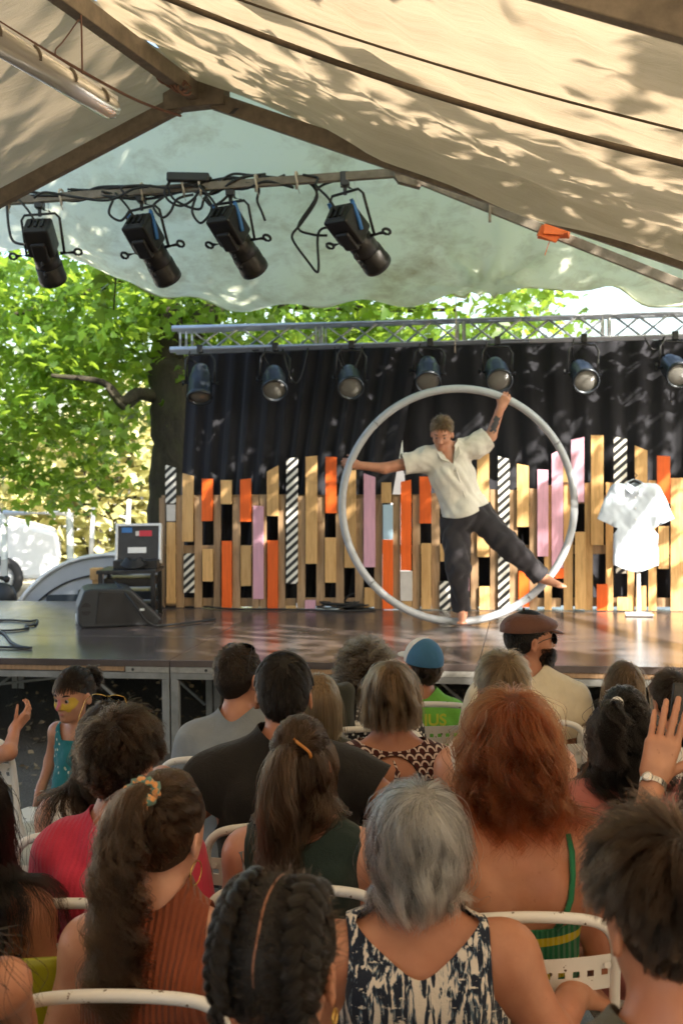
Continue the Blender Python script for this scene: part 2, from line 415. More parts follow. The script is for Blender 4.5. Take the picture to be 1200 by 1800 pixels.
# twigs of maple leaves that hang down between tent and canopy
for i, (pts, n, lab) in enumerate([([P(60, 250, 8.6), P(100, 290, 8.4), P(118, 360, 8.3), P(150, 392, 8.2)], 30, 'maple twig hanging down beside the tent rafter above the first spotlight'),
                       ([P(250, 380, 9.2), P(215, 430, 9.0), P(205, 480, 8.9), P(200, 545, 8.9)], 26, 'yellowish maple twig hanging from the canopy edge'),
                       ([P(262, 168, 7.6), P(240, 200, 7.6), P(232, 236, 7.6)], 8, 'small maple sprig showing just under the left rafter')]):
    e = empty('maple_twig', pts[0], 0, lab, 'twig')
    mb = MB(); q = spline(pts, 5); mb.tube(q, 0.006, 5); mb.build('stem', M_BARK, e, world=True)
    c = np.array([q[int(rs.uniform(0, len(q)))] + Vector(rs.normal(size=3) * 0.075) for _ in range(n)])
    V, F = leaves(c, 0.17, 1.0, 20 + i); world_part(add('leaves', npmesh('leaves', V, F), M_LEAF), e)
# the tree beside the tent (its trunk is out of the frame): its boughs are set to shade the tent and the stage
cs = []
def sunpt(t, k): return Vector(t) + SUN_DIR * k
spots = [((rs.uniform(-3.6, 0.1), rs.uniform(6.6, 9.2), 3.4), 2.0, 6.5) for _ in range(60)]          # the canopy's left
spots += [((rs.uniform(-3.8, 1.4), rs.uniform(7.2, 8.6), rs.uniform(0.2, 0.7)), 6.0, 9.0) for _ in range(14)]    # front of the stage
spots += [((rs.uniform(-0.3, 1.2), rs.uniform(4.9, 6.3), 3.3), 2.0, 5.0) for _ in range(26)]                     # the tent sheet near its gable
spots += [((rs.uniform(1.0, 2.4), rs.uniform(2.6, 5.2), 3.0), 3.0, 5.0) for _ in range(9)]
spots += [((rs.uniform(1.3, 3.3), rs.uniform(9.8, 10.4), rs.uniform(0.6, 2.8)), 3.0, 8.0) for _ in range(8)]     # dapples on the right of the stage
spots += [((rs.uniform(-3.6, -1.0), rs.uniform(8.6, 10.6), 0.8), 5.0, 9.0) for _ in range(30)] + [((rs.uniform(-0.2, 1.4), rs.uniform(8.8, 9.7), rs.uniform(0.7, 1.5)), 5.5, 9.0) for _ in range(16)]
spots += [((rs.uniform(-2.2, 0.5), rs.uniform(9.9, 10.6), rs.uniform(0.7, 1.5)), 5.0, 9.0) for _ in range(22)]
spots += [(tuple(P(rs.uniform(270, 325), rs.uniform(600, 900), 12.3)), 2.5, 7.0) for _ in range(40)]
cs = [c for c in (shade_spot(*q) for q in spots) if c is not None]
for _ in range(70):
    cs.append(Vector((rs.uniform(-6, 3), rs.uniform(-6, 2.4), rs.uniform(5.6, 8.5))))
lp = spray_points(cs, 55, 0.34, 9)
b2 = Vector((6.6, 2.2, 0))
limbs = [([b2, b2 + Vector((0, 0.1, 1.5)), b2 + Vector((-0.2, 0.1, 3.2)), b2 + Vector((-0.7, 0.2, 4.6))], 0.32, 0.22),
         ([b2 + Vector((-0.5, 0.2, 4.2)), b2 + Vector((-1.8, 1.6, 5.4)), b2 + Vector((-3.2, 3.2, 6.2))], 0.16, 0.04),
         ([b2 + Vector((-0.5, 0.2, 4.2)), b2 + Vector((-2.6, -1.0, 6.0)), b2 + Vector((-6, -3.0, 7.4))], 0.16, 0.04),
         ([b2 + Vector((-0.4, 0.1, 3.8)), b2 + Vector((-0.6, 2.4, 4.8)), b2 + Vector((-0.8, 5.0, 5.4))], 0.14, 0.04)]
tree('plane_tree', 'leafy tree beside the tent whose boughs shade the tarpaulin', b2, limbs, np.array(lp), 0.17, seed=15)
# sunlit hedge bushes at the far side of the yard
for i, (px, d, h, w) in enumerate([(-60, 20, 2.3, 1.5), (60, 21, 2.6, 1.5), (170, 20.5, 3.0, 1.4), (262, 21.5, 3.3, 1.3), (345, 22, 2.9, 1.3)]):
    b = P(px, 1000, d); b.z = 0
    n = 1500; q = rs.normal(size=(n, 3)); q /= np.linalg.norm(q, axis=1)[:, None]; q *= rs.uniform(0.55, 1.0, n)[:, None] ** 0.5
    q = q * np.array([w, 0.9, h / 2]) * (1 + 0.25 * np.sin(q[:, :1] * 7 + i) * np.cos(q[:, 2:] * 6)) + np.array([b.x, b.y, h / 2])
    e = empty('hedge_bush', b, 0, ['pale sunlit bush at the far end of the yard, cut by the picture edge', 'pale sunlit bush behind the white goal frame', 'yellow-green bush between the two thin white posts', 'tall pale bush beside the maple trunk', 'pale bush behind the end of the drape', 'bush glimpsed through the slit in the drape'][i], 'bush', 'bushes along the far side of the yard')
    mb = MB(); [limb(mb, [b, b + Vector((rs.uniform(-.3, .3), rs.uniform(-.2, .2), h * .4)), b + Vector((rs.uniform(-.8, .8), rs.uniform(-.3, .3), h * .8))], 0.05, 0.015, 5) for _ in range(4)]
    mb.build('trunk', M_BARK, e, world=True)
    V, F = leaves(q, 0.26, 0.2, 30 + i, quad=True); world_part(add('crown', npmesh('crown', V, F), M_HEDGE), e)

# ------------------------------------------------------------------ tent over the audience
TA = 0.291; TF = Vector((math.sin(TA), math.cos(TA), 0)); TR = Vector((math.cos(TA), -math.sin(TA), 0)); APEX = P(345, 152, 6.2)
PITCH, HALF, BAY = 0.39, 3.3, 3.15
def T(s, t, dz=0.0): return APEX + TF * s + TR * t + Vector((0, 0, -(0.415 if t > 0 else 0.385) * abs(t) + dz))
tent = empty('audience_tent', Vector((APEX.x, APEX.y, 0)), 0, 'long cream tarpaulin tent on rusty steel rafters over the audience', 'tent')
def tarp(sign, name, seed):
    ns, nt = 130, 44; rr = np.random.RandomState(seed); V = []
    ph = rr.uniform(0, 6.28, 12)
    for i in range(ns + 1):
        s = 0.10 - i / ns * (BAY * 3 + 0.1); fr = ((-s) % BAY) / BAY
        for j in range(nt + 1):
            t = j / nt * (HALF + 0.15)
            bay = math.sin(math.pi * min(max(fr, 0), 1)) ** 1.0
            tt = math.sin(math.pi * min(1, t / HALF)) 
            if sign > 0:
                sag = 0.04 - 0.10 * bay * tt - 0.03 * tt - 0.10 * math.exp(-((s + 0.38) / 0.30) ** 2) * min(1, max(0, (t - 0.55) / 0.5))
            else: sag = 0.05 - 0.06 * bay * tt
            w = 0.012 * math.sin(9 * s + 3 * t + ph[0]) * math.sin(2.3 * t + ph[1]) + 0.008 * math.sin(21 * s - 4 * t + ph[2]) + 0.010 * math.sin(5 * t + 13 * s * math.sin(t + ph[3])) * tt
            V.append(T(s + (0.05 * math.sin(3.1 * t) if i == 0 else 0), sign * t, sag + w))
    F = [[i * (nt + 1) + j, (i + 1) * (nt + 1) + j, (i + 1) * (nt + 1) + j + 1, i * (nt + 1) + j + 1] for i in range(ns) for j in range(nt)]
    o = add(name, npmesh(name, np.array([tuple(v) for v in V]), np.array(F)), M_TENT, sm=True); return world_part(o, tent)
tarp(1, 'roof_sheet', 1); tarp(-1, 'roof_sheet', 2)
def added_sheet(f, n, m, name):
    V = [tuple(f(i / n, j / m)) for i in range(n + 1) for j in range(m + 1)]
    F = [[i * (m + 1) + j, (i + 1) * (m + 1) + j, (i + 1) * (m + 1) + j + 1, i * (m + 1) + j + 1] for i in range(n) for j in range(m)]
    world_part(add(name, npmesh(name, np.array(V), np.array(F)), M_SUNBLOCK, sm=True), tent)
def side(sg, s0):
    def f(u, v):
        s = s0 - u * (BAY * 3 + s0); p = T(s, sg * (HALF + 0.06 + 0.04 * math.sin(s * 9) * v), -0.06); p.z *= (1 - v); return p
    return f
M_SUNBLOCK = tarp_mat('sunblock_tarp', (0.56, 0.50, 0.41), (0.60, 0.50, 0.37), 0.25)
added_sheet(side(1, 0.0), 90, 12, 'sunblock_sheet'); added_sheet(side(-1, -4.4), 60, 12, 'sunblock_sheet')  # unseen side sheets added to keep sun and skylight off the audience
def beam(a, b, w, h, name, mat, parent, up=Vector((0, 0, 1)), bevel=0.004):
    a, b = Vector(a), Vector(b); x, y, d = basis(b - a, up); rot = Matrix((x, y, d)).transposed()
    return MB().box((a + b) / 2, (w, h, (b - a).length), rot).build(name, mat, parent, bevel, world=True)
for k in range(4):
    s = -k * BAY
    for sg in (1, -1):
        beam(T(s, sg * 0.10, -0.045), T(s, sg * HALF, -0.045), 0.05, 0.085, 'rafter', M_STEEL, tent)
        pt = T(s, sg * HALF, -0.05); beam(pt, (pt.x, pt.y, 0), 0.06, 0.06, 'post', M_STEEL, tent)
    c = T(s, 0, -0.075); rot = Matrix((TR, TF, Vector((0, 0, 1)))).transposed()
    w = [(-0.17, -0.12), (-0.10, -0.115), (0.10, -0.115), (0.17, -0.12), (0.17, -0.03), (0, 0.04), (-0.17, -0.03)]
    MB().prism([T(s, 0) + TR * a + Vector((0, 0, b + 0.0)) + TF * -0.045 for a, b in w], TF * 0.09).build('apex_bracket', M_STEEL, tent, 0.004, world=True)
beam(T(-BAY * 3, 0, -0.035), T(0.12, 0, -0.035), 0.06, 0.09, 'ridge_beam', M_STEEL, tent)
for sg in (1, -1): beam(T(-BAY * 3, sg * HALF, -0.10), T(0.1, sg * HALF, -0.10), 0.05, 0.07, 'eave_beam', M_STEEL, tent)
# seams sewn along the slope of the right sheet
M_SEAM = simple('seam_webbing', (0.10, 0.075, 0.05), 0.8, 0, 0.3, 30)
for s, w in ((-2.02, 0.022), (-2.34, 0.008)):
    fr = (-s) / BAY; pts = []
    for j in range(25):
        t = 0.2 + j / 24 * 3.1; tt = math.sin(math.pi * min(1, t / HALF)); pts.append(T(s, t, 0.015 - 0.10 * math.sin(math.pi * fr) * tt - 0.03 * tt - 0.004))
    mb = MB(); mb.tube(pts, w * 0.5, 6); mb.build('seam', M_SEAM, tent, world=True)
# ropes under the ridge, twine knots at the apex
for pts, r, nm in (([T(-2.6, -0.16, -0.10), T(-1.6, -0.17, -0.13), T(-0.5, -0.15, -0.12), T(-0.02, -0.08, -0.12)], 0.007, 'ridge_rope'),
                   ([P(142, 12, 5.0), P(144, 60, 5.0), P(145, 140, 5.1)], 0.004, 'hanging_string'), ([P(142, 30, 5.0), P(112, 72, 5.0), P(98, 88, 5.0), P(100, 102, 5.0)], 0.003, 'hanging_string')):
    MB().tube(spline(pts, 6), r, 6).build(nm, simple('twine', (0.22, 0.12, 0.09), 0.9), tent, world=True)
mb = MB()
for k in range(7):
    c = P(288 + k * 6, 132 + k * 4 + random.uniform(-4, 4), 5.95); mb.tube([c + Vector((0.03 * math.cos(a), 0.03 * math.sin(a * 1.3), 0.035 * math.sin(a))) for a in np.linspace(0, 6, 14)], 0.006, 5)
mb.build('rope_knot', simple('twine', (0.22, 0.12, 0.09)), tent, world=True)
MB().prism([P(402, 200, 6.0), P(412, 190, 6.0), P(421, 190, 6.0), P(410, 199, 6.0)], (0.0, 0.01, 0)).build('hook', M_BLACK, tent, world=True)

# fluorescent tube in its clear housing under the left sheet
def lamp_tube():
    e = empty('tube_light', P(100, 130, 4.7), 0, 'clear plastic tube lamp hung under the left tent sheet', 'lamp')
    a = P(200, 194, 5.2); b = a - TF * 1.62; ax = (a - b).normalized()
    t = NT('clear_housing'); t.base((0.75, 0.72, 0.66)); t.set(rough=0.18, spec=0.6); t.b.inputs['Transmission Weight'].default_value = 0.55; t.b.inputs['IOR'].default_value = 1.25
    MB().lathe(b, ax, [(0, 0.0), (0, 0.05), (1.56, 0.05), (1.60, 0.044), (1.62, 0.03), (1.625, 0.0)], 20).build('housing', t.m, e, world=True)
    MB().cyl(b + ax * 0.02, b + ax * 1.58, 0.017).build('lamp', M_WHITEP, e, world=True)
    MB().box((a + b) / 2 + Vector((0, 0, 0.044)), (0.055, 1.6, 0.02), Matrix((TR, TF, Vector((0, 0, 1)))).transposed()).build('tray', M_ALU, e, world=True)
    for k in range(6):
        c = b + ax * (0.12 + 0.27 * k); s = MB(); x, y, _ = basis(ax)
        s.tube([c + (x * math.cos(t2) + y * math.sin(t2)) * 0.053 for t2 in np.linspace(-0.2, 1.4, 7)], 0.008, 5); s.build('clip', M_STEEL, e, world=True)
lamp_tube()

# ------------------------------------------------------------------ stage coordinates
SA = math.atan(0.16); E1 = Vector((math.cos(SA), -math.sin(SA), 0)); E2 = Vector((math.sin(SA), math.cos(SA), 0)); SO = Vector((0, 7.61, 0)); SZ = 0.61
def ST(p, q, z): return SO + E1 * p + E2 * q + Vector((0, 0, z))
CAMP = Vector((0, 0, CAMZ))
def onq(px, py, q):
    """(p, z) where the picture's point lies on the stage's upright plane q"""
    r = P(px, py, 1.0) - CAMP; t = (q - (CAMP - SO).dot(E2)) / r.dot(E2); w = CAMP + r * t
    return (w - SO).dot(E1), w.z
SROT = Matrix((E1, E2, Vector((0, 0, 1)))).transposed()
# overhead bar with the four spotlights, bending down to the right
gantry = empty('steel_gantry', (0.45, 6.95, 0), 0, 'rusty steel lighting gantry with bent joint and orange tape', 'gantry')
BA, BB = P(-160, 366, 7.85), P(712, 303, 6.98); BC = P(722, 310, 6.97); BD = BC + TR * 2.9 + Vector((0, 0, -0.475 * 2.9))
beam(BA, BB, 0.05, 0.05, 'cross_bar', M_STEEL, gantry)
beam(BC, BD, 0.05, 0.055, 'sloping_bar', M_STEEL, gantry)
for p_ in (BA, BD): beam((p_.x, p_.y, 0), (p_.x, p_.y, p_.z), 0.06, 0.06, 'post', M_STEEL, gantry)
gx = (BD - BC).normalized()
MB().prism([P(693, 291, 6.93), P(722, 290, 6.93), P(748, 310, 6.93), P(738, 329, 6.93), P(700, 319, 6.93), P(692, 308, 6.93)], (0.0, 0.075, 0)).build('gusset_plate', M_STEEL, gantry, 0.004, world=True)
for px, py in ((700, 302), (735, 316)): MB().cyl(P(px, py, 6.93), P(px, py, 6.90), 0.014, n=8).build('bolt', M_STEEL, gantry, world=True)
for px, py in ((860, 358),): MB().box(P(px, py + 8, 6.80), (0.014, 0.02, 0.16)).build('bracket', M_STEEL, gantry, world=True)
tp = P(972, 408, 6.64); mb = MB(); rs2 = np.random.RandomState(2)
for k in range(4): mb.box(tp + Vector((rs2.uniform(-.04, .04), rs2.uniform(-.03, .03), rs2.uniform(-.02, .02))), (0.11, 0.075, 0.055), Euler((rs2.uniform(-.3, .3), rs2.uniform(-.2, .5), rs2.uniform(-.4, .4))).to_matrix())
mb.tube([tp, tp + Vector((-0.03, 0, -0.07)), tp + Vector((-0.05, 0, -0.13))], 0.003, 4); mb.build('tape_flag', M_ORANGET, gantry, 0.008, world=True)

# white canopy slung over the stage
can_pts = [(-120, 425), (0, 428), (90, 436), (150, 456), (200, 492), (300, 515), (420, 530), (520, 538), (620, 537), (690, 531), (760, 526), (810, 512), (850, 497), (900, 498), (960, 503), (1060, 520), (1200, 542), (1310, 552)]
def canopy():
    nx, ny = 110, 46; V = []; rr = np.random.RandomState(5); ph = rr.uniform(0, 6.28, 20)
    xs = [c[0] for c in can_pts]; ys = [c[1] for c in can_pts]
    for i in range(nx + 1):
        px = -120 + 1430 * i / nx; ye = float(np.interp(px, xs, ys)); de = 9.0 - 0.45 * i / nx
        far = P(px, ye, de); near = P(600 + (px - 600) * 1.04, 95, 6.75 - 0.3 * i / nx)
        for j in range(ny + 1):
            v = j / ny
            p = near.lerp(far, v); p.z -= (0.62 + 0.10 * math.sin(px / 190.0)) * 4 * v * (1 - v) * 0.42 * (0.4 + v)
            fold = 0.035 * math.sin(px / 23.0 + 4 * v + ph[0]) * v ** 3 + 0.03 * math.sin(px / 75.0 + 7 * v + ph[1]) * v ** 2
            dx, dv = (px - 850) / 150.0, (v - 0.93) / 0.35
            rad = math.hypot(dx, dv); fold += 0.075 * math.exp(-rad * 0.9) * math.sin(9 * math.atan2(dv, dx) + ph[2]) * min(1, rad * 2)
            if px > 820: fold += 0.022 * math.sin(px / 17.0 - 15 * v + ph[3]) * math.sin(px / 60.0 + 6 * v) * v
            p.z += fold + 0.012 * math.sin(17 * v + px / 40.0 + ph[4]); V.append(p)
    F = [[i * (ny + 1) + j, (i + 1) * (ny + 1) + j, (i + 1) * (ny + 1) + j + 1, i * (ny + 1) + j + 1] for i in range(nx) for j in range(ny)]
    o = add('stage_canopy', npmesh('stage_canopy', np.array([tuple(v) for v in V]), np.array(F)), M_CANOPY, sm=True)
    tag(o, 'stained white tarpaulin canopy sagging above the stage', 'canopy')
    G = lambda i, j, dz=0.0: V[i * (ny + 1) + j] + Vector((0, 0, dz))
    MB().tube([G(i, ny) for i in range(nx + 1)], 0.011, 6).build('hem', M_CANOPY, o)
    for px, dz in ((800, 0.55),): MB().tube([P(px, 512, 8.72), P(px + 1, 555, 8.72), P(px - 1, 620, 8.72)], 0.004, 5).build('cord', simple('pale_twine', (0.55, 0.47, 0.38), 0.9), o)
canopy()

# ------------------------------------------------------------------ stage platform
stage = empty('stage_platform', SO, 0, 'low modular stage with dark glossy deck on braced metal legs', 'stage')
J0 = -1.15
cols = [J0 - 4, J0 - 2, J0, J0 + 2, J0 + 4, J0 + 6]; rows = [0, 1.05, 2.1, 3.3]
for a, b in zip(cols[:-1], cols[1:]):
    for c, d in zip(rows[:-1], rows[1:]):
        zz = SZ - 0.0225 + random.uniform(-0.0012, 0.0012)
        MB().box(ST((a + b) / 2, (c + d) / 2, zz), (b - a - 0.004, d - c - 0.004, 0.045), SROT).build('deck_panel', M_DECK, stage, 0.003, world=True)
M_PLY = wood_mat('raw_plywood', (0.36, 0.22, 0.12), (0.20, 0.12, 0.06))
for a, b in zip(cols[:-1], cols[1:]):
    MB().box(ST((a + b) / 2, 0.02, SZ - 0.062), (b - a - 0.62, 0.02, 0.030), SROT).build('edge_board', M_PLY, stage, world=True)
    for s_, e_ in ((a + 0.005, a + 0.30), (b - 0.30, b - 0.005)):
        MB().box(ST((s_ + e_) / 2, 0.012, SZ - 0.064), (e_ - s_, 0.02, 0.036), SROT).build('joint_plate', simple('pale_scuffed_metal', (0.30, 0.29, 0.265), 0.6, 0.1, 0.35, 18), stage, world=True)
        MB().cyl(ST(s_ + (0.24 if s_ < (a + b) / 2 else 0.05), 0.0, SZ - 0.064), ST(s_ + (0.24 if s_ < (a + b) / 2 else 0.05), 0.004, SZ - 0.064), 0.010).build('bolt_hole', M_BLACK, stage, world=True)
    for q in rows:
        MB().box(ST((a + b) / 2, q + 0.03, SZ - 0.105), (b - a - 0.01, 0.045, 0.042), SROT).build('frame_rail', M_FRAME, stage, 0.002, world=True)
for a in cols:
    for q in rows:
        for off in (-0.030, 0.030):
            if (a == cols[0] and off < 0) or (a == cols[-1] and off > 0): continue
            MB().box(ST(a + off, q + 0.03, (SZ - 0.126) / 2), (0.05, 0.05, SZ - 0.126), SROT).build('leg', M_FRAME, stage, 0.002, world=True)
    for q0, q1 in zip(rows[:-1], rows[1:]):
        MB().box(ST(a, (q0 + q1) / 2, SZ - 0.106), (0.04, q1 - q0 - 0.06, 0.038), SROT).build('frame_rail', M_FRAME, stage, world=True)
for i, a in enumerate(cols[:-1]):
    for q in (0.10, 1.2, 2.3):
        beam(ST(a + 0.10, q, 0.08), ST(a + 0.62, q, SZ - 0.14), 0.03, 0.02, 'brace', M_FRAME, stage)
        beam(ST(a + 1.90, q, 0.08), ST(a + 1.45, q, SZ - 0.14), 0.03, 0.02, 'brace', M_FRAME, stage)
        if q > 0.2:
            beam(ST(a + 0.05, q, 0.30), ST(a + 1.95, q, 0.30), 0.022, 0.022, 'tie_bar', simple('blue_grey_steel', (0.16, 0.22, 0.30), 0.5, 0.4), stage)
            beam(ST(a + 0.06, q, 0.18), ST(a + 1.94, q, 0.42), 0.022, 0.02, 'brace', M_FRAME, stage)
sk = MB(); n = 220; V = []
pts = [ST(-5.1 + 9.9 * i / n, 3.28 + 0.03 * math.sin(i * 1.1), 0) for i in range(n + 1)]
for i in range(n): sk._add([pts[i], pts[i + 1], pts[i + 1] + Vector((0, 0, SZ - 0.05)), pts[i] + Vector((0, 0, SZ - 0.05))], [(0, 1, 2, 3)], True)
tag(sk.build('blackout_skirt', M_DRAPE), 'black cloth skirt added behind the stage legs to keep the underside dark', 'skirt')  # added to block the bright ground behind the stage legs
# gravel and leaf litter under and before the stage
lit = np.array([ST(rs.uniform(-3, 3.5), rs.uniform(-1.2, 2.6), 0.012) for _ in range(1500)])
V, F = leaves(lit, 0.055, 0.0, 77, quad=True); V[:, 2] = np.clip(V[:, 2], 0.004, 0.03)
tag(add('leaf_litter', npmesh('leaf_litter', V, F), simple('dry_leaves', (0.24, 0.19, 0.12), 0.8, 0, 0.6, 3)), 'dry leaves and grit strewn on the ground under the stage', 'litter', kind='stuff')

# ------------------------------------------------------------------ black drapes
def drape(name, label, left, right, top_z, bot_z, q, nfold, seed, n=150):
    """left/right: p at top and bottom"""
    rr = np.random.RandomState(seed); m = 26; V = []
    f = np.cumsum(rr.uniform(0.5, 1.5, n + 1)); f = f / f[-1] * nfold * 6.28; am = 0.5 + rr.uniform(0, 1, n + 1); am = np.convolve(am, np.ones(9) / 9, 'same')
    for j in range(m + 1):
        v = j / m; z = top_z + (bot_z - top_z) * v
        for i in range(n + 1):
            u = i / n; p = (left[0] * (1 - u) + right[0] * u) * (1 - v) + (left[1] * (1 - u) + right[1] * u) * v
            V.append(ST(p, q + am[i] * 0.034 * (0.45 + 0.75 * v) * math.sin(f[i] + 0.8 * math.sin(3 * v + u * 9)) + 0.02 * math.sin(u * 11 + 2 * v), z + (0.012 * math.sin(f[i] * 0.5) if j == 0 else 0)))
    F = [[j * (n + 1) + i, j * (n + 1) + i + 1, (j + 1) * (n + 1) + i + 1, (j + 1) * (n + 1) + i] for j in range(m) for i in range(n)]
    o = add(name, npmesh(name, np.array([tuple(x) for x in V]), np.array(F)), M_DRAPE, sm=True); tag(o, label, 'drape', 'black stage drapes'); return o
QD = 3.02
l0, l1 = onq(331, 620, QD)[0], onq(305, 1060, QD)[0]; r0, r1 = onq(738, 620, QD)[0], onq(655, 1060, QD)[0]
drape('stage_drape', 'black stage drape covering the left half of the backdrop beside the tree', (l0, l1), (r0, r1), 2.93, SZ + 0.02, QD, 13, 1)
l0, l1 = onq(696, 620, QD)[0], onq(722, 1060, QD)[0]
drape('stage_drape', 'black stage drape with dappled sunlight covering the right half of the backdrop', (l0, l1), (3.35, 3.35), 2.93, SZ + 0.02, QD + 0.05, 14, 2)

# ------------------------------------------------------------------ pallet fence with painted boards
fence = empty('pallet_fence', ST(0.3, 2.82, SZ), 0, 'fence of upright pallet boards with orange, pink and striped planks', 'fence')
FQ = 2.82
def board(x0, x1, tl, tr, yb, mat, dq=0.0, name='plank', lean=0.0):
    q = FQ + dq
    pa, zb = onq(x0 + lean, yb, q); pb, zb2 = onq(x1 + lean, yb, q); _, za = onq(x0, tl, q); _, zc = onq(x1, tr, q)
    pa2 = onq(x0, tl, q)[0]; pb2 = onq(x1, tr, q)[0]
    zb = max(zb, SZ + 0.004); j = random.uniform(-0.002, 0.002)
    poly = [ST(pa, q + j, zb), ST(pb, q + j, zb), ST(pb2, q + j, zc), ST(pa2, q + j, za)]
    MB().prism(poly, E2 * 0.018).build(name, mat, fence, world=True)
nat = [(280, 290, 874), (310, 323, 872), (342, 355, 873), (376, 388, 872), (409, 422, 873), (443, 455, 874), (457, 468, 873), (489, 501, 872), (522, 536, 873), (556, 570, 873), (590, 604, 872), (624, 638, 874), (657.5, 671.5, 874), (690, 703.5, 872), (724.5, 738, 870), (758, 772, 868), (791, 804, 868), (827, 840, 866), (861, 875, 862), (895, 909, 860), (930, 944, 860), (956, 969, 852), (990, 1006, 850), (1027, 1041, 848), (1064, 1077, 847), (1102, 1114, 846), (1139, 1153, 844), (1178, 1200, 842), (1206, 1222, 842), (1240, 1254, 841), (1272, 1288, 840)]
for x0, x1, t in nat:
    k = random.uniform(-2, 2)
    board(x0, x1, t + k, t + k + random.uniform(-1, 1), 1069 + (x0 - 290) * 0.0105, M_PALLET if x0 < 940 else M_TAN, random.uniform(0, 0.004), 'pallet_board')
for y in (878, 966, 1058):                          # stringers behind the boards
    for a, b in ((284, 520), (524, 752), (756, 985), (992, 1290)):
        pa, z = onq(a, y, FQ + 0.03); pb, _ = onq(b, y, FQ + 0.03)
        MB().box(ST((pa + pb) / 2, FQ + 0.045, z), (pb - pa, 0.022, 0.075), SROT).build('stringer', M_PALLET, fence, world=True)
W_, O_, K_, S_, B_ = M_TAN, M_ORANGE, M_PINK, M_STRIPE, M_LBLUE
painted = [(291, 309, 817, 823, 885, S_, 0), (293, 308, 918, 918, 1061, W_, 0), (293, 308, 887, 887, 916, M_PALE, .004), (321, 340, 832, 837, 952, W_, 2), (323, 341, 973, 973, 1042, S_, 0), (355, 374, 841, 842, 916, O_, 1.5), (356, 374, 965, 965, 1022, W_, 0),
 (388, 407, 844, 844, 886, W_, 0), (390, 407, 951, 951, 1070, O_, 0), (422, 441, 843, 841, 917, O_, 0), (423, 441, 959, 959, 1030, W_, 0), (445, 463, 889, 890, 1053, K_, 0), (469, 489, 829, 818, 907, W_, 0), (470, 488, 950, 950, 1071, O_, 0),
 (503, 523, 806, 804, 1026, S_, 0), (502, 520, 1065, 1065, 1072, W_, 0), (537, 557, 803, 801, 991, W_, 0), (536, 554, 1055, 1055, 1072, K_, 0), (572, 591, 803, 803, 902, O_, 0), (571, 590, 945, 945, 1024, W_, 0), (605, 625, 827, 826, 998, W_, 0),
 (639, 659, 832, 839, 997, K_, 0), (640, 657, 1033, 1033, 1067, W_, 0), (670, 687, 848, 848, 884, W_, 0), (673, 690, 887, 887, 948, B_, 0), (672, 690, 948.5, 948.5, 1073, O_, 0), (704, 722, 847, 843, 1003, O_, 0), (704, 724, 1004, 1004, 1056, M_PALE, 0), (706, 723, 1057, 1057, 1072, W_, 0),
 (737, 757, 838, 838, 920, O_, 0), (740, 757, 955, 955, 1071, W_, 0), (773, 791, 956, 956, 987, W_, 0), (772, 791, 1022, 1022, 1072, S_, 0), (806, 824, 990, 990, 1040, K_, 0), (806, 824, 850, 846, 960, W_, 0), (838, 859, 797, 797, 979, W_, 0), (842, 860, 1031, 1031, 1072, W_, 0),
 (875, 895, 802, 807, 1072, S_, 0), (908, 929, 815, 819, 926, W_, 0), (911, 929, 1004, 1004, 1067, O_, 0), (944, 963, 825, 826, 978, K_, 0), (969, 989, 798, 787, 998, K_, 0), (975, 990, 999, 999, 1017, O_, 0), (989, 1002, 819, 822, 848, W_, .0), (1003, 1026, 773, 768, 883, K_, 0),
 (1010, 1029, 935, 935, 1071, W_, 0), (1038, 1060, 765, 765, 958, W_, 0), (1048, 1067, 1027, 1027, 1073, O_, 0), (1078, 1101, 767, 772, 878, S_, 0), (1082, 1100, 950, 950, 1008, S_, 0), (1084, 1103, 1050, 1050, 1073, W_, 0), (1115, 1137, 783, 792, 900, W_, 0), (1117, 1135, 1030, 1030, 1073, W_, 0), (1154, 1177, 801, 802, 885, O_, 0), (1156, 1175, 925, 925, 1000, W_, 0), (1222, 1240, 790, 796, 930, S_, 0), (1255, 1272, 820, 820, 960, K_, 0)]
for x0, x1, tl, tr, yb, m, ln in painted: board(x0, x1, tl, tr, yb, m, -0.022, 'painted_plank' if m is not W_ else 'plank', -ln * 0.5)

# ------------------------------------------------------------------ truss and its seven lamps
truss = empty('lighting_truss', ST(0.3, 2.7, 2.9), 0, 'silver box truss with cross bracing spanning above the drape', 'truss')
TQ, TZ0, TZ1, TP0, TP1 = 2.72, 2.905, 3.09, -1.88, 4.3
for q in (TQ - 0.09, TQ + 0.09):
    MB().cyl(ST(TP0 - 0.03, q, TZ1), ST(TP1, q, TZ1), 0.028, n=10).build('chord', M_ALU, truss, world=True)
    MB().cyl(ST(TP0 - 0.05, q, TZ0), ST(TP1, q, TZ0), 0.028, n=10).build('chord', M_ALU, truss, world=True)
k = 0; p_ = TP0 + 0.06
while p_ < TP1 - 0.1:
    nx = p_ + 0.23
    if k % 6 == 0:
        for q in (TQ - 0.09, TQ + 0.09):
            for dd in (-0.02, 0.035): MB().cyl(ST(p_ + dd, q, TZ0), ST(p_ + dd, q, TZ1), 0.011, n=6).build('strut', M_ALU, truss, world=True)
        nx = p_ + 0.06
    else:
        for q, sw in ((TQ - 0.09, 0), (TQ + 0.09, 1)):
            a, b = (TZ0, TZ1) if (k + sw) % 2 == 0 else (TZ1, TZ0)
            MB().cyl(ST(p_, q, a), ST(nx, q, b), 0.0135, n=6).build('brace', M_ALU, truss, world=True)
        MB().cyl(ST(p_, TQ - 0.09, TZ1), ST(nx, TQ + 0.09, TZ1), 0.009, n=6).build('brace', M_ALU, truss, world=True)
    p_ = nx; k += 1
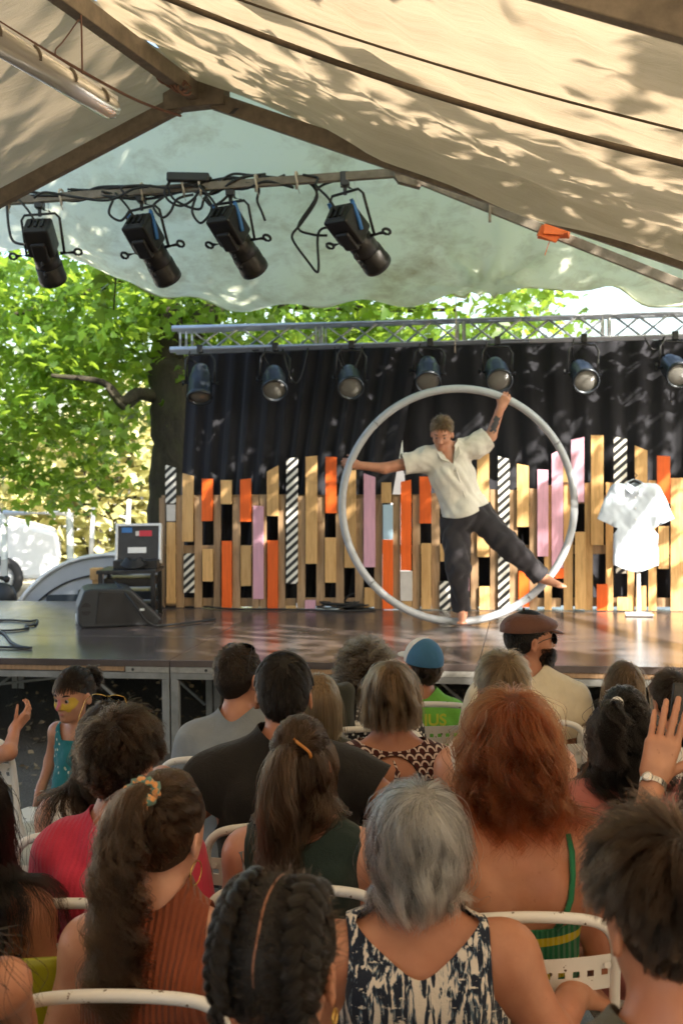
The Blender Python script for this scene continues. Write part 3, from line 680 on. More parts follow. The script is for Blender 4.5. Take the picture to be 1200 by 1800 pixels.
for pp in (-1.2, 3.9):
    MB().cyl(ST(pp, 3.16, SZ), ST(pp, 3.16, TZ0), 0.028).build('mast', M_BLACK, truss, world=True)
    MB().box(ST(pp, 2.98, TZ0 + 0.0), (0.06, 0.42, 0.03), SROT).build('mast_head', M_BLACK, truss, world=True)
M_CAN = simple('dark_blue_grey_can', (0.028, 0.034, 0.042), 0.35, 0.35, 0.2, 8)
def par_can(px, py, dirv, lab, hang_px):
    pz = onq(px, py, TQ - 0.12); c = ST(pz[0], TQ - 0.12, pz[1]); ph = onq(hang_px, 610, TQ - 0.09)[0]; hang = ST(ph, TQ - 0.09, TZ0)
    e = empty('par_can', c, 0, lab, 'stage light', 'lamps along the truss'); ax = Vector(dirv).normalized()
    L = 0.15
    MB().lathe(c - ax * L, ax, [(-0.03, 0.0), (-0.03, 0.055), (0, 0.075), (0.05, 0.082), (0.10, 0.10), (0.27, 0.104), (0.275, 0.112), (0.31, 0.112), (0.31, 0.098), (0.26, 0.092)], 22).build('can', M_CAN, e, world=True)
    MB().lathe(c - ax * L, ax, [(0.285, 0.100), (0.297, 0.07), (0.302, 0.03), (0.304, 0.0)], 20).build('lens', M_GLASS, e, world=True)
    sd = ax.cross(Vector((0, 0, 1)));
    if sd.length < 0.3: sd = E1.copy()
    sd.normalize(); piv = c; top = hang + Vector((0, 0, -0.05)); yw = 0.125
    up = (top - piv).normalized(); sd = (sd - up * sd.dot(up)).normalized()
    MB().tube([piv - sd * yw, piv - sd * yw + up * ((top - piv).length - 0.05), top - sd * 0.09 , top + sd * 0.09, piv + sd * yw + up * ((top - piv).length - 0.05), piv + sd * yw], 0.010, 6).build('yoke', M_BLACK, e, world=True)
    MB().cyl(piv + sd * 0.10, piv + sd * 0.155, 0.014, n=8).cyl(piv + sd * 0.15 - up * 0.02, piv + sd * 0.15 + up * 0.03, 0.008, n=6).build('knob', M_BLACK, e, world=True); MB().cyl(piv - sd * 0.155, piv - sd * 0.10, 0.014, n=8).build('knob', M_BLACK, e, world=True)
    MB().box(hang, (0.05, 0.06, 0.07), SROT).cyl(hang + Vector((0, 0, -0.03)), top, 0.010, n=6).build('clamp', M_BLACK, e, 0.005, world=True)
    MB().tube(spline([piv - ax * 0.15, piv - ax * 0.16 + Vector((-.04, 0, .05)), hang + Vector((-0.10, 0.0, -0.08)), hang + Vector((-0.08, 0, 0.01))], 5), 0.007, 5).build('cable', M_RUBBER, e, world=True)
pl = ['leftmost lamp on the truss, beside the tree trunk and pointing down', 'second lamp from the left end of the truss, in front of the drape', 'third lamp from the left end of the truss, above the striped plank', 'lamp on the truss directly above the wheel, fourth from the left', 'lamp on the truss above the performer\'s raised hand', 'sunlit lamp on the truss right of the wheel', 'rightmost lamp on the truss, cut by the picture edge']
for i, (px, py, hx, dv) in enumerate([(352, 674, 352, (0.02, -0.50, -0.86)), (482, 670, 484, (0.06, -0.80, -0.58)), (615, 668, 618, (0.04, -0.85, -0.52)), (752, 655, 756, (-0.05, -0.78, -0.6)), (873, 655, 874, (0.02, -0.85, -0.52)), (1023, 658, 1026, (0.02, -0.88, -0.45)), (1184, 648, 1186, (0.04, -0.90, -0.42))]):
    par_can(px, py, dv, pl[i], hx)
for a, b, s in ((500, 545, 40), (590, 640, 30), (1130, 1165, 14)):
    pa, pb = onq(a, 612, TQ)[0], onq(b, 612, TQ)[0]
    mb = MB().tube(catenary(ST(pa, TQ - 0.09, TZ0), ST(pb, TQ - 0.09, TZ0), s / 200 * 1.6, 12), 0.008, 6)
    mb.build('cable_loop', M_RUBBER, truss, world=True)

# ------------------------------------------------------------------ four profile spotlights under the gantry bar
M_SPOT = simple('spotlight_housing', (0.022, 0.019, 0.017), 0.38, 0.3, 0.25, 10)
M_RED = simple('label_print', (0.45, 0.42, 0.36), 0.6)
def profile_spot(hx, hy, bx, by, lx, ly, lab, seed):
    d = 7.85 - (hx + 160) / 872 * 0.87
    hang = P(hx, hy, d); back = P(bx, by, d - 0.10); lens = P(lx, ly, d + 0.22); ax = (lens - back).normalized(); L = (lens - back).length
    e = empty('profile_spotlight', hang, 0, lab, 'spotlight', 'spotlights under the gantry bar'); sd = ax.cross(Vector((0, 0, 1))).normalized(); up = sd.cross(ax)
    rot = Matrix((sd, up, ax)).transposed(); rr = random.Random(seed)
    MB().box(back + ax * 0.115, (0.17, 0.15, 0.21), rot).box(back + ax * 0.02, (0.13, 0.12, 0.03), rot).box(back + ax * 0.17 - up * 0.075, (0.10, 0.05, 0.14), rot).build('lamp_house', M_SPOT, e, 0.018, world=True)
    mb = MB()
    for k in range(4): mb.box(back + ax * (0.045 + 0.035 * k) + up * 0.076, (0.11, 0.006, 0.012), rot)
    for k in range(3): mb.box(back - ax * 0.002 + sd * (0.04 * (k - 1)), (0.014, 0.08, 0.012), rot)
    mb.build('cooling_fins', M_BLACK, e, world=True)
    MB().lathe(back + ax * 0.20, ax, [(0, 0.0), (0, 0.083), (0.14, 0.083), (0.145, 0.078), (L - 0.33, 0.078), (L - 0.325, 0.088), (L - 0.24, 0.088), (L - 0.235, 0.092), (L - 0.20, 0.092), (L - 0.20, 0.08), (L - 0.23, 0.075)], 24).build('barrel', M_SPOT, e, world=True)
    MB().lathe(lens - ax * 0.02, ax, [(0, 0.08), (0.01, 0.04), (0.012, 0)], 18).build('lens', M_GLASS, e, world=True)
    piv = back + ax * 0.24; top = hang - Vector((0, 0, 0.09)); w = 0.125; upv = (top - piv).normalized(); s2 = (sd - upv * sd.dot(upv)).normalized(); H = (top - piv).length
    MB().tube([piv - s2 * w, piv - s2 * w + upv * (H - 0.03), top - s2 * 0.10, top + s2 * 0.10, piv + s2 * w + upv * (H - 0.03), piv + s2 * w], 0.009, 6).build('yoke', M_SPOT, e, world=True)
    for sg in (-1, 1):
        k = piv + s2 * sg * 0.10; mb = MB().cyl(k, k + s2 * sg * 0.09, 0.012, n=8); c = k + s2 * sg * 0.115
        mb.tube([c + (ax * math.cos(a) + s2 * math.sin(a)) * 0.024 for a in np.linspace(0, 6.28, 11)[:-1]], 0.009, 6, closed=True); mb.build('locking_handle', M_BLACK, e, world=True)
    for t_, u_ in ((L - 0.20, -1), (L - 0.12, -1)):
        c = back + ax * t_ - up * 0.10; MB().tube([c + (ax * math.cos(a) + up * math.sin(a)) * 0.018 for a in np.linspace(0, 6.28, 9)[:-1]], 0.006, 5, closed=True).build('shutter_ring', M_BLACK, e, world=True)
    MB().box(hang - Vector((0, 0, 0.012)), (0.055, 0.075, 0.085)).cyl(hang - Vector((0, 0, 0.04)), top - Vector((0, 0, 0.015)), 0.013, n=8).cyl(hang + Vector((0.02, 0, -0.06)), hang + Vector((0.07, 0, -0.075)), 0.008, n=6).build('clamp', M_BLACK, e, 0.006, world=True)
    MB().box(back + ax * 0.12 + up * 0.0765 + sd * 0.05, (0.04, 0.004, 0.05), rot).build('sticker', M_RED, e, world=True)
    if seed in (1, 2, 3):
        MB().tube(spline([back + sd * 0.07 + up * 0.085, back + ax * 0.07 + sd * 0.09 + up * 0.03, back + ax * 0.15 + sd * 0.092 - up * 0.02], 5), 0.013, 5).build('tape', M_BLUET, e, world=True); MB().tube(spline([back - sd * 0.09 + up * 0.08, back + ax * 0.08 - sd * 0.092 + up * 0.05, back + ax * 0.16 - sd * 0.09], 5), 0.014, 5).build('tape', M_BLUET, e, world=True)
    MB().tube(spline([back, back + Vector((-0.05, 0, 0.08)), back + Vector((-0.12, 0.02, 0.16)), hang + Vector((-0.16, 0, 0.0)), hang + Vector((-0.25, 0, 0.02))], 6), 0.008, 6).build('cable', M_RUBBER, e, world=True)
    MB().tube(catenary(hang + Vector((0.05, 0, 0)), piv + s2 * 0.08, 0.05, 8), 0.002, 4).build('safety_wire', M_ALU, e, world=True)
profile_spot(70, 352, 64, 392, 94, 492, 'spotlight at the left end of the gantry bar, hanging before the trees', 0)
profile_spot(249, 341, 238, 385, 296, 490, 'second spotlight from the left on the gantry, blue tape on its housing', 1)
profile_spot(405, 330, 386, 372, 448, 474, 'third spotlight from the left on the gantry, below the cable bundle', 2)
profile_spot(606, 312, 592, 372, 664, 466, 'rightmost spotlight on the gantry, hanging apart beside the bent joint', 3)
# cable bundle lashed to the bar, with a long loop and a power strip
cab = empty('cable_bundle', P(350, 330, 7.3), 0, 'bundle of black cables lashed to the gantry bar', 'cables')
def barp(px, dy=0.0, dd=-0.04): 
    t = (px + 160) / 872.0; p = BA.lerp(BB, t); return P(px, 366 - 63 * t + dy, p.y + dd)
rr = random.Random(4)
for k in range(7):
    a = rr.choice((20, 120, 200)); b = rr.choice((300, 480, 530)); pts = []
    x = a
    while x < b: pts.append(barp(x, rr.uniform(-14, 14) if x < 380 or k < 4 else rr.uniform(-22, 8), rr.uniform(-0.06, 0.05))); x += rr.uniform(35, 70)
    if len(pts) > 3: MB().tube(spline(pts, 5), 0.0095, 5).build('cable', M_RUBBER, cab, world=True)
for pts in ([(530, 312), (552, 330), (556, 352), (530, 392), (514, 412), (518, 428), (540, 458), (556, 478), (560, 468), (558, 420), (566, 402), (590, 400)],
            [(520, 318), (545, 318), (556, 345), (524, 398), (548, 412), (575, 414)], [(290, 345), (270, 362), (285, 382), (300, 372), (312, 350), (340, 342)], [(345, 345), (338, 372), (352, 392), (368, 378), (372, 362), (362, 345)],
            [(200, 350), (192, 375), (212, 388), (228, 372)], [(12, 352), (16, 400), (24, 424), (44, 430)], [(296, 330), (308, 352), (350, 368), (362, 345), (400, 325), (440, 318), (480, 312)], [(376, 330), (388, 318), (410, 306), (440, 308), (500, 314), (545, 322)], [(300, 318), (290, 335), (296, 352), (318, 362), (340, 350), (352, 332)], [(225, 345), (214, 330), (250, 326), (300, 330), (352, 322), (372, 312)], [(60, 348), (80, 338), (130, 346), (190, 352), (235, 332), (262, 328)], [(360, 350), (372, 362), (392, 352), (405, 335), (398, 318)], [(440, 318), (455, 332), (452, 352), (460, 372), (466, 388)], [(556, 340), (560, 330), (575, 322), (596, 316)]):
    MB().tube(spline([P(x, y, 7.3 + 0.0003 * (500 - x) - 0.06) for x, y in pts], 6), 0.0085, 6).build('cable', M_RUBBER, cab, world=True)
MB().box(P(331, 312, 7.28), (0.26, 0.06, 0.055), Matrix.Rotation(0.03, 3, 'Y')).build('power_strip', M_BLACK, cab, 0.01, world=True)
for px in (16, 108, 250, 323, 352, 450, 521):
    c = barp(px); mb = MB(); mb.tube([c + Vector((0.006 * math.sin(a * 2), 0.045 * math.cos(a), 0.05 * math.sin(a))) for a in np.linspace(0, 6.28, 13)[:-1]], 0.007, 5, closed=True); mb.tube([c + Vector((0, -0.045, -0.03)), c + Vector((0.02, -0.05, -0.09))], 0.003, 4)
    mb.build('tie', simple('pale_twine', (0.55, 0.47, 0.38), 0.9), cab, world=True)
# ------------------------------------------------------------------ rounded forms from blended solids
def vec(a): return np.array([a[0], a[1], a[2]], float)
def RC(a, b, r1, r2, k=0.03, tag='body'): return dict(t='c', a=vec(a), b=vec(b), r1=r1, r2=r2, k=k, tag=tag)
def EL(c, r, k=0.03, tag='body', rot=None): return dict(t='e', c=vec(c), r=vec(r), k=k, tag=tag, rot=rot)
def BX(c, h, rd, k=0.02, tag='body', rot=None): return dict(t='b', c=vec(c), h=vec(h), rd=rd, k=k, tag=tag, rot=rot)
def xf_prims(prims, M):
    """move solids by a 4x4 matrix (rotation, uniform scale, translation)"""
    M = np.array(M); A = M[:3, :3]; T_ = M[:3, 3]; s = np.cbrt(abs(np.linalg.det(A))); Rm = A / s; out = []
    for p in prims:
        q = dict(p)
        for key in ('a', 'b', 'c'):
            if key in q: q[key] = A @ q[key] + T_
        for key in ('r1', 'r2', 'rd', 'k'):
            if key in q: q[key] = q[key] * s
        if p['t'] == 'e': q['r'] = q['r'] * s
        if p['t'] == 'b': q['h'] = q['h'] * s
        if p['t'] in 'eb': q['rot'] = Rm @ (np.eye(3) if p['rot'] is None else p['rot'])
        out.append(q)
    return out
def prim_d(p, X, infl):
    if p['t'] == 'c':
        ba = p['b'] - p['a']; pa = X - p['a']; L = max(1e-9, ba @ ba)
        t = np.clip((pa @ ba) / L, 0, 1); return np.linalg.norm(pa - t[..., None] * ba, axis=-1) - (p['r1'] + (p['r2'] - p['r1']) * t) - infl
    q = X - p['c']
    if p['rot'] is not None: q = q @ p['rot']
    if p['t'] == 'e':
        r = p['r'] + infl; k0 = np.linalg.norm(q / r, axis=-1); k1 = np.linalg.norm(q / (r * r), axis=-1)
        return k0 * (k0 - 1) / np.maximum(k1, 1e-6)
    w = np.abs(q) - (p['h'] - p['rd']); return np.linalg.norm(np.maximum(w, 0), axis=-1) + np.minimum(w.max(-1), 0) - p['rd'] - infl
def bounds(p):
    if p['t'] == 'c': r = max(p['r1'], p['r2']); return np.minimum(p['a'], p['b']) - r, np.maximum(p['a'], p['b']) + r
    r = p['r'] if p['t'] == 'e' else p['h']
    if p['rot'] is not None: r = np.abs(p['rot']) @ r
    return p['c'] - r, p['c'] + r
def surf(prims, h, infl=None, box=None):
    """surface of the smooth union (later solids with neg=True are carved out)"""
    infl = infl or {}
    bb = [bounds(p) for p in prims if not p.get('neg')]; pad = 0.05
    lo = np.min([b[0] for b in bb], 0) - pad; hi = np.max([b[1] for b in bb], 0) + pad
    if box is not None: lo = np.maximum(lo, box[0]); hi = np.minimum(hi, box[1])
    n = np.ceil((hi - lo) / h).astype(int) + 1
    D = np.full(n, 0.2, np.float32)
    for p in prims:
        f = infl.get(p['tag'], infl.get('*', 0.0)); k = max(p['k'], 1e-4); a, b = bounds(p); m = k + 3 * h + max(f, 0)
        i0 = np.clip(np.floor((a - m - lo) / h).astype(int), 0, n); i1 = np.clip(np.ceil((b + m - lo) / h).astype(int) + 1, 0, n)
        if (i1 <= i0).any(): continue
        g = np.stack(np.meshgrid(*[lo[q] + h * np.arange(i0[q], i1[q]) for q in range(3)], indexing='ij'), -1)
        d = prim_d(p, g, f); S = D[i0[0]:i1[0], i0[1]:i1[1], i0[2]:i1[2]]
        if p.get('neg'):
            d = -d; x = np.maximum(k - np.abs(S - d), 0) / k; S[...] = np.maximum(S, d) + x * x * k * 0.25
        else:
            x = np.maximum(k - np.abs(S - d), 0) / k; S[...] = np.minimum(S, d) - x * x * k * 0.25
    return nets(D, lo, h)
def nets(D, lo, h):
    ins = D < 0; c = [ins[i:i - 1 or None, j:j - 1 or None, k:k - 1 or None] for i in (0, 1) for j in (0, 1) for k in (0, 1)]
    s = sum(x.astype(np.int8) for x in c); act = (s > 0) & (s < 8)
    I = np.argwhere(act); idx = np.full(act.shape, -1, np.int64); idx[act] = np.arange(len(I))
    acc = np.zeros((len(I), 3)); cnt = np.zeros(len(I))
    cor = np.array([(i, j, k) for i in (0, 1) for j in (0, 1) for k in (0, 1)])
    val = np.stack([D[I[:, 0] + o[0], I[:, 1] + o[1], I[:, 2] + o[2]] for o in cor], 1)
    for a in range(8):
        for b in range(a + 1, 8):
            if np.abs(cor[a] - cor[b]).sum() != 1: continue
            va, vb = val[:, a], val[:, b]; m = (va < 0) != (vb < 0); t = np.where(m, va / np.where(m, va - vb, 1), 0)
            acc += np.where(m[:, None], cor[a] + t[:, None] * (cor[b] - cor[a]), 0); cnt += m
    V = lo + h * (I + acc / cnt[:, None]); F = []
    for ax in range(3):
        o = [slice(None)] * 3; o1 = list(o); o[ax] = slice(0, -1); o1[ax] = slice(1, None)
        e = ins[tuple(o)] != ins[tuple(o1)]; E = np.argwhere(e); u, v = (ax + 1) % 3, (ax + 2) % 3
        ok = (E[:, u] > 0) & (E[:, v] > 0) & (E[:, u] < act.shape[u]) & (E[:, v] < act.shape[v]); E = E[ok]
        q = []
        for du, dv in ((0, 0), (1, 0), (1, 1), (0, 1)):
            w = E.copy(); w[:, u] -= du; w[:, v] -= dv; q.append(idx[w[:, 0], w[:, 1], w[:, 2]])
        q = np.stack(q, 1); fl = ins[E[:, 0], E[:, 1], E[:, 2]]; q[~fl] = q[~fl][:, ::-1]; F.append(q)
    F = np.concatenate(F); F = F[(F >= 0).all(1)]
    return V, F
def tris(F): return np.concatenate([F[:, [0, 1, 2]], F[:, [0, 2, 3]]]) if F.shape[1] == 4 else F
def relax(V, F, n=1, w=0.5):
    E = np.concatenate([F[:, [i, (i + 1) % F.shape[1]]] for i in range(F.shape[1])])
    for _ in range(n):
        A = np.zeros_like(V); c = np.zeros(len(V))
        for a, b in ((0, 1), (1, 0)): np.add.at(A, E[:, a], V[E[:, b]]); np.add.at(c, E[:, a], 1)
        V = V + w * (A / np.maximum(c, 1)[:, None] - V)
    return V
def normals(V, F):
    F = tris(F); n = np.cross(V[F[:, 1]] - V[F[:, 0]], V[F[:, 2]] - V[F[:, 0]]); N = np.zeros_like(V)
    for i in range(3): np.add.at(N, F[:, i], n)
    return N / np.maximum(np.linalg.norm(N, axis=1), 1e-12)[:, None]
def clip(V, F, f):
    """keep the part where f > 0, cut along the smooth line f = 0"""
    F = tris(F); s = f > 0; c = s[F].sum(1); keep = [F[c == 3]]; nv = []; cache = {}; new = []
    def cut(a, b):
        k = (a, b) if a < b else (b, a)
        if k not in cache:
            t = f[k[0]] / (f[k[0]] - f[k[1]]); cache[k] = len(V) + len(nv); nv.append(V[k[0]] + t * (V[k[1]] - V[k[0]]))
        return cache[k]
    for t in F[(c == 1) | (c == 2)]:
        i = [bool(s[x]) for x in t]
        if sum(i) == 1:
            k = i.index(True); a, b, d = t[k], t[(k + 1) % 3], t[(k + 2) % 3]; new.append((a, cut(a, b), cut(a, d)))
        else:
            k = i.index(False); a, b, d = t[k], t[(k + 1) % 3], t[(k + 2) % 3]; x, y = cut(b, a), cut(d, a); new.append((b, d, y)); new.append((b, y, x))
    F2 = np.concatenate(keep + ([np.array(new)] if new else [])); V2 = np.concatenate([V, np.array(nv)]) if nv else V
    u, inv = np.unique(F2, return_inverse=True); return V2[u], inv.reshape(-1, 3)
def wob(Pn, amp, freq, seed, aniso=(1, 1, 1), n=7):
    r = np.random.RandomState(seed); o = np.zeros(len(Pn))
    for _ in range(n):
        k = r.normal(size=3); k = k / np.linalg.norm(k) * freq * r.uniform(0.5, 1.8) * np.array(aniso); o += np.sin(Pn @ k + r.uniform(0, 6.28) + 1.5 * np.sin(Pn @ (k[::-1] * 0.6)))
    return amp * o / n ** 0.5
# ------------------------------------------------------------------ things on the stage
# the performer's wheel
WD = 9.29; WC = P(806, 890, WD); WR = 0.906
wheel = empty('cyr_wheel', (WC.x, WC.y, SZ), 0, 'large pale grey hoop wheel with the performer standing inside', 'wheel')
M_WHEEL = simple('grey_wheel_tape', (0.40, 0.42, 0.45), 0.38, 0.0, 0.10, 14)
WPT = lambda a, r=WR: WC + Vector((math.cos(a) * r, 0.05 * math.cos(a) * r - 0.02 * math.sin(a) * r, math.sin(a) * r))
WC.z = SZ + WR + 0.031
MB().tube([WPT(a) for a in np.linspace(0, 2 * math.pi, 97)[:-1]], 0.030, 12, closed=True).build('hoop', M_WHEEL, wheel, world=True)
for a in (0.55, 2.35, 3.85, 5.35, 1.15):
    MB().tube([WPT(a + t) for t in (-0.008, 0, 0.008)], 0.0312, 12).build('joint_band', simple('dark_seam', (0.22, 0.22, 0.23), 0.5), wheel, world=True)
# wedge monitor
wz = SZ + 0.002; wb = P(205, 1075, 9.62)
wedge = empty('stage_monitor', (wb.x, wb.y, wz), 0, 'dark grey wedge stage monitor lying on the left of the deck', 'loudspeaker')
W1 = Vector((math.cos(0.25), math.sin(0.25), 0)); W2 = Vector((-W1.y, W1.x, 0)); org = Vector((wb.x, wb.y, wz)) - W1 * 0.31
t = NT('speaker_paint'); co = t.coord('World'); t.base((0.026, 0.028, 0.032)); t.set(rough=0.5); t.bump(t.noise(co, 160, 2), 0.4, 0.002); M_SPK = t.m
prof = [(0.03, 0), (0.62, 0), (0.655, 0.045), (0.42, 0.285), (0.36, 0.30), (0.10, 0.305), (0.05, 0.29), (0.0, 0.16), (0.0, 0.04)]
MB().prism([org + W1 * a_ + W2 * -0.16 + Vector((0, 0, b_)) for a_, b_ in prof], W2 * 0.46).build('cabinet', M_SPK, wedge, 0.012, world=True)
MB().prism([org + W1 * a_ + W2 * -0.168 + Vector((0, 0, b_)) for a_, b_ in ((0.14, 0.03), (0.58, 0.03), (0.605, 0.06), (0.405, 0.265), (0.17, 0.275))], W2 * 0.006).build('grille', M_BLACK, wedge, world=True)
for dz, g in ((0.135, -1), (0.165, 1)):
    c = org + W1 * 0.065 + W2 * -0.164 + Vector((0, 0, dz)); MB().prism([c + W1 * (0.036 * math.cos(a)) + Vector((0, 0, g * 0.036 * math.sin(a))) for a in np.linspace(0, math.pi, 9)], W2 * -0.004).build('handle_recess', M_RUBBER, wedge, world=True)
MB().box(org + W1 * 0.50 + W2 * -0.178 + Vector((0, 0, 0.13)), (0.035, 0.006, 0.018)).build('badge', M_WHITEP, wedge, world=True)
MB().tube(spline([org + W1 * 0.30 + W2 * -0.02 + Vector((0, 0, 0.345)), org + W1 * 0.42 + W2 * -0.24 + Vector((0, 0, 0.20)), org + W1 * 0.55 + W2 * -0.30 + Vector((0, 0, 0.03)), org + W1 * 0.75 + W2 * -0.25 + Vector((0, 0, 0.012)), org + W1 * 1.1 + W2 * -0.05 + Vector((0, 0, 0.012))], 8), 0.009, 6).build('cable', M_RUBBER, wedge, world=True)
# equipment table, flight case, coiled cable
tz = P(230, 1000, 10.25); TBZ = SZ + 0.40
tab = empty('equipment_table', (tz.x, tz.y, SZ), 0, 'small dark rack table cluttered with gear behind the monitor', 'table')
MB().box((tz.x, tz.y, TBZ - 0.015), (0.50, 0.46, 0.03)).build('table_top', M_BLACK, tab, 0.004, world=True)
for sx in (-1, 1):
    for sy in (-1, 1): MB().box((tz.x + sx * 0.22, tz.y + sy * 0.19, SZ + (TBZ - 0.03 - SZ) / 2), (0.035, 0.035, TBZ - 0.034 - SZ)).build('leg', M_BLACK, tab, world=True)
for k in range(3): MB().box((tz.x, tz.y + 0.02, SZ + 0.07 + 0.11 * k), (0.41, 0.34, 0.07)).build('rack_unit', [M_BLACK, M_CAN, M_SPOT][k], tab, 0.004, world=True)
case = empty('flight_case', (tz.x, tz.y, TBZ), 0, 'open black flight case lid with blue and red stickers standing on the table', 'flight case')
cx, cyy = P(238, 950, 10.2).x, tz.y + 0.02
cw, ch = 0.375, 0.32; lid = Matrix.Rotation(R(-10), 3, 'X')
cc = Vector((cx, cyy + 0.12, TBZ + 0.20))
MB().box(cc, (cw, 0.07, ch), lid).build('lid', simple('case_laminate', (0.028, 0.028, 0.03), 0.45, 0, 0.3, 20), case, world=True)
for a, b, s in (((0, ch / 2), None, (cw + 0.02, 0.09, 0.022)), ((0, -ch / 2), None, (cw + 0.02, 0.09, 0.022)), ((-cw / 2, 0), None, (0.022, 0.09, ch)), ((cw / 2, 0), None, (0.022, 0.09, ch))):
    MB().box(cc + lid @ Vector((a[0], -0.002, a[1])), s, lid).build('edge_profile', M_ALU, case, 0.003, world=True)
for x, z, w, h, m in ((-0.10, 0.115, 0.09, 0.045, M_BLUET), (0.06, 0.085, 0.11, 0.05, simple('red_sticker', (0.55, 0.03, 0.05), 0.5)), (-0.01, 0.085, 0.03, 0.04, M_PALE), (-0.01, -0.06, 0.16, 0.05, M_WHITEP)):
    MB().box(cc + lid @ Vector((x, -0.037, z)), (w, 0.004, h), lid).build('sticker', m, case, world=True)
MB().box((cx, cyy + 0.0, TBZ + 0.035), (cw, 0.20, 0.07)).build('tray', M_BLACK, case, 0.004, world=True)
coil = MB()
for k in range(6): coil.tube([Vector((cx + 0.0 + (0.10 - 0.008 * k) * math.cos(a), tz.y - 0.16 + (0.055) * math.sin(a) + 0.004 * k, TBZ + 0.016 + 0.011 * k + 0.03 * math.cos(a) ** 2)) for a in np.linspace(0, 6.28, 25)[:-1]], 0.009, 6, closed=True)
tag(coil.build('cable_coil', M_RUBBER), 'coil of black cable lying in front of the flight case', 'cable')
MB2 = MB().box((tz.x - 0.28, tz.y - 0.05, SZ + 0.36), (0.10, 0.10, 0.10)); MB2.box((tz.x - 0.28, tz.y - 0.05, SZ + 0.155), (0.07, 0.07, 0.31))
tag(MB2.build('wooden_block', M_TAN, bevel=0.004), 'small wooden block on a post beside the equipment table', 'block')
# cables strewn over the deck
def floor_cable(pts, lab, d=None, r=0.009):
    q = []
    for px, py in pts:
        rr_ = P(px, py, 1) - CAMP; k = (SZ + 0.010 - CAMZ) / rr_.z; q.append(CAMP + rr_ * k)
    tag(MB().tube(spline(q, 7), r, 6).build('floor_cable', M_RUBBER), lab, 'cable')
floor_cable([(-30, 1090), (20, 1090), (52, 1092), (66, 1090), (62, 1098), (45, 1100), (50, 1104), (20, 1108), (-20, 1108)], 'black cable looping across the deck below the trailer')
floor_cable([(-20, 1104), (6, 1112), (20, 1128), (36, 1136), (56, 1139), (30, 1138), (-20, 1137)], 'black cable at the picture edge on the front of the deck')
floor_cable([(270, 1068), (330, 1064), (400, 1070), (470, 1071), (545, 1072), (600, 1074), (660, 1072)], 'thin black cable running along the foot of the pallet fence')
cl = MB()
fc = P(622, 1062, 1); rr_ = P(622, 1070, 1) - CAMP; kk = (SZ - CAMZ) / rr_.z; fc = CAMP + rr_ * kk
for k in range(9):
    a0 = random.uniform(0, 6.28); cxk, cyk = random.uniform(-.16, .16), random.uniform(-.05, .05)
    cl.tube([fc + Vector((cxk + random.uniform(.13, .2) * math.cos(a), cyk + 0.07 * math.sin(a), 0.010 + 0.006 * k + 0.008 * math.sin(2 * a + k))) for a in np.linspace(0, 6.28, 20)[:-1]], 0.008, 5, closed=True)
cl.tube([fc + Vector((0.09 * math.cos(a), 0.0, 0.03 + 0.10 * math.sin(a))) for a in np.linspace(0, math.pi, 12)], 0.010, 6)
tag(cl.build('cable_heap', M_RUBBER), 'heap of black cable on the deck before the pallet fence', 'cable')
# microphone entering at the left edge
mc = P(12, 1018, 8.6); e = empty('microphone', mc, 0, 'black microphone on its boom at the left picture edge', 'microphone')
ax = Vector((-0.93, 0.1, 0.22)).normalized()
MB().ball(mc, 0.026).build('grille_head', M_BLACK, e, world=True)
MB().cyl(mc, mc + ax * 0.18, 0.021, 0.014).build('body', M_BLACK, e, world=True)
bs = mc + ax * 0.62; MB().cyl(mc + ax * 0.17, bs, 0.009).build('boom', M_BLACK, e, world=True)
MB().cyl((bs.x, bs.y, SZ), bs, 0.011).cyl((bs.x, bs.y, SZ), (bs.x, bs.y, SZ + 0.02), 0.13, 0.13, 18).build('stand', M_BLACK, e, world=True)
bo = P(138, 1092, 1); rr_ = P(138, 1096, 1) - CAMP; kk = (SZ - CAMZ) / rr_.z; bo = CAMP + rr_ * kk
e = empty('white_spot_bottle', bo, 0, 'small white spot on the deck before the monitor, modelled as a bottle', 'bottle')  # made-up bottle in place of a white spot on the deck
MB().lathe(bo, (0, 0, 1), [(0, 0), (0.001, 0.022), (0.075, 0.022), (0.09, 0.012), (0.098, 0.012)], 14).build('body', M_WHITEP, e, world=True)
MB().cyl(bo + Vector((0, 0, 0.098)), bo + Vector((0, 0, 0.112)), 0.014).build('cap', M_PALE, e, world=True)
# hanging shirt on a white stand
sp, sz_ = onq(1116, 945, 2.52); sc0 = ST(sp, 2.52, 0); shz = 1.70
e = empty('hanging_shirt', (sc0.x, sc0.y, SZ), 0, 'pale blue short-sleeved shirt hanging on a white stand', 'shirt')
pr = [BX((0, 0, -0.38), (0.180, 0.030, 0.37), 0.028, 0.02), RC((-0.14, 0, -0.055), (0.14, 0, -0.055), 0.036, 0.036, 0.04), BX((-0.205, 0, -0.20), (0.062, 0.026, 0.16), 0.024, 0.03, rot=np.array(Matrix.Rotation(0.38, 3, 'Y'))), BX((0.205, 0, -0.20), (0.062, 0.026, 0.16), 0.024, 0.03, rot=np.array(Matrix.Rotation(-0.38, 3, 'Y'))), RC((0, 0, -0.06), (0, 0, 0.0), 0.062, 0.052, 0.04)]
V, F = surf(pr, 0.012); V = relax(V, F, 2)
f = np.minimum(V[:, 2] + 0.70 + 0.03 * np.cos(V[:, 0] * 14), 0.5 - np.hypot(V[:, 0] / 0.14, V[:, 1] / 0.14) * 0 ); f = np.minimum(f, np.where(V[:, 2] > -0.1, np.hypot(V[:, 0], V[:, 1] + 0.02) - 0.062 + np.maximum(0, -(V[:, 2] + 0.03)) * 1.2, 1))
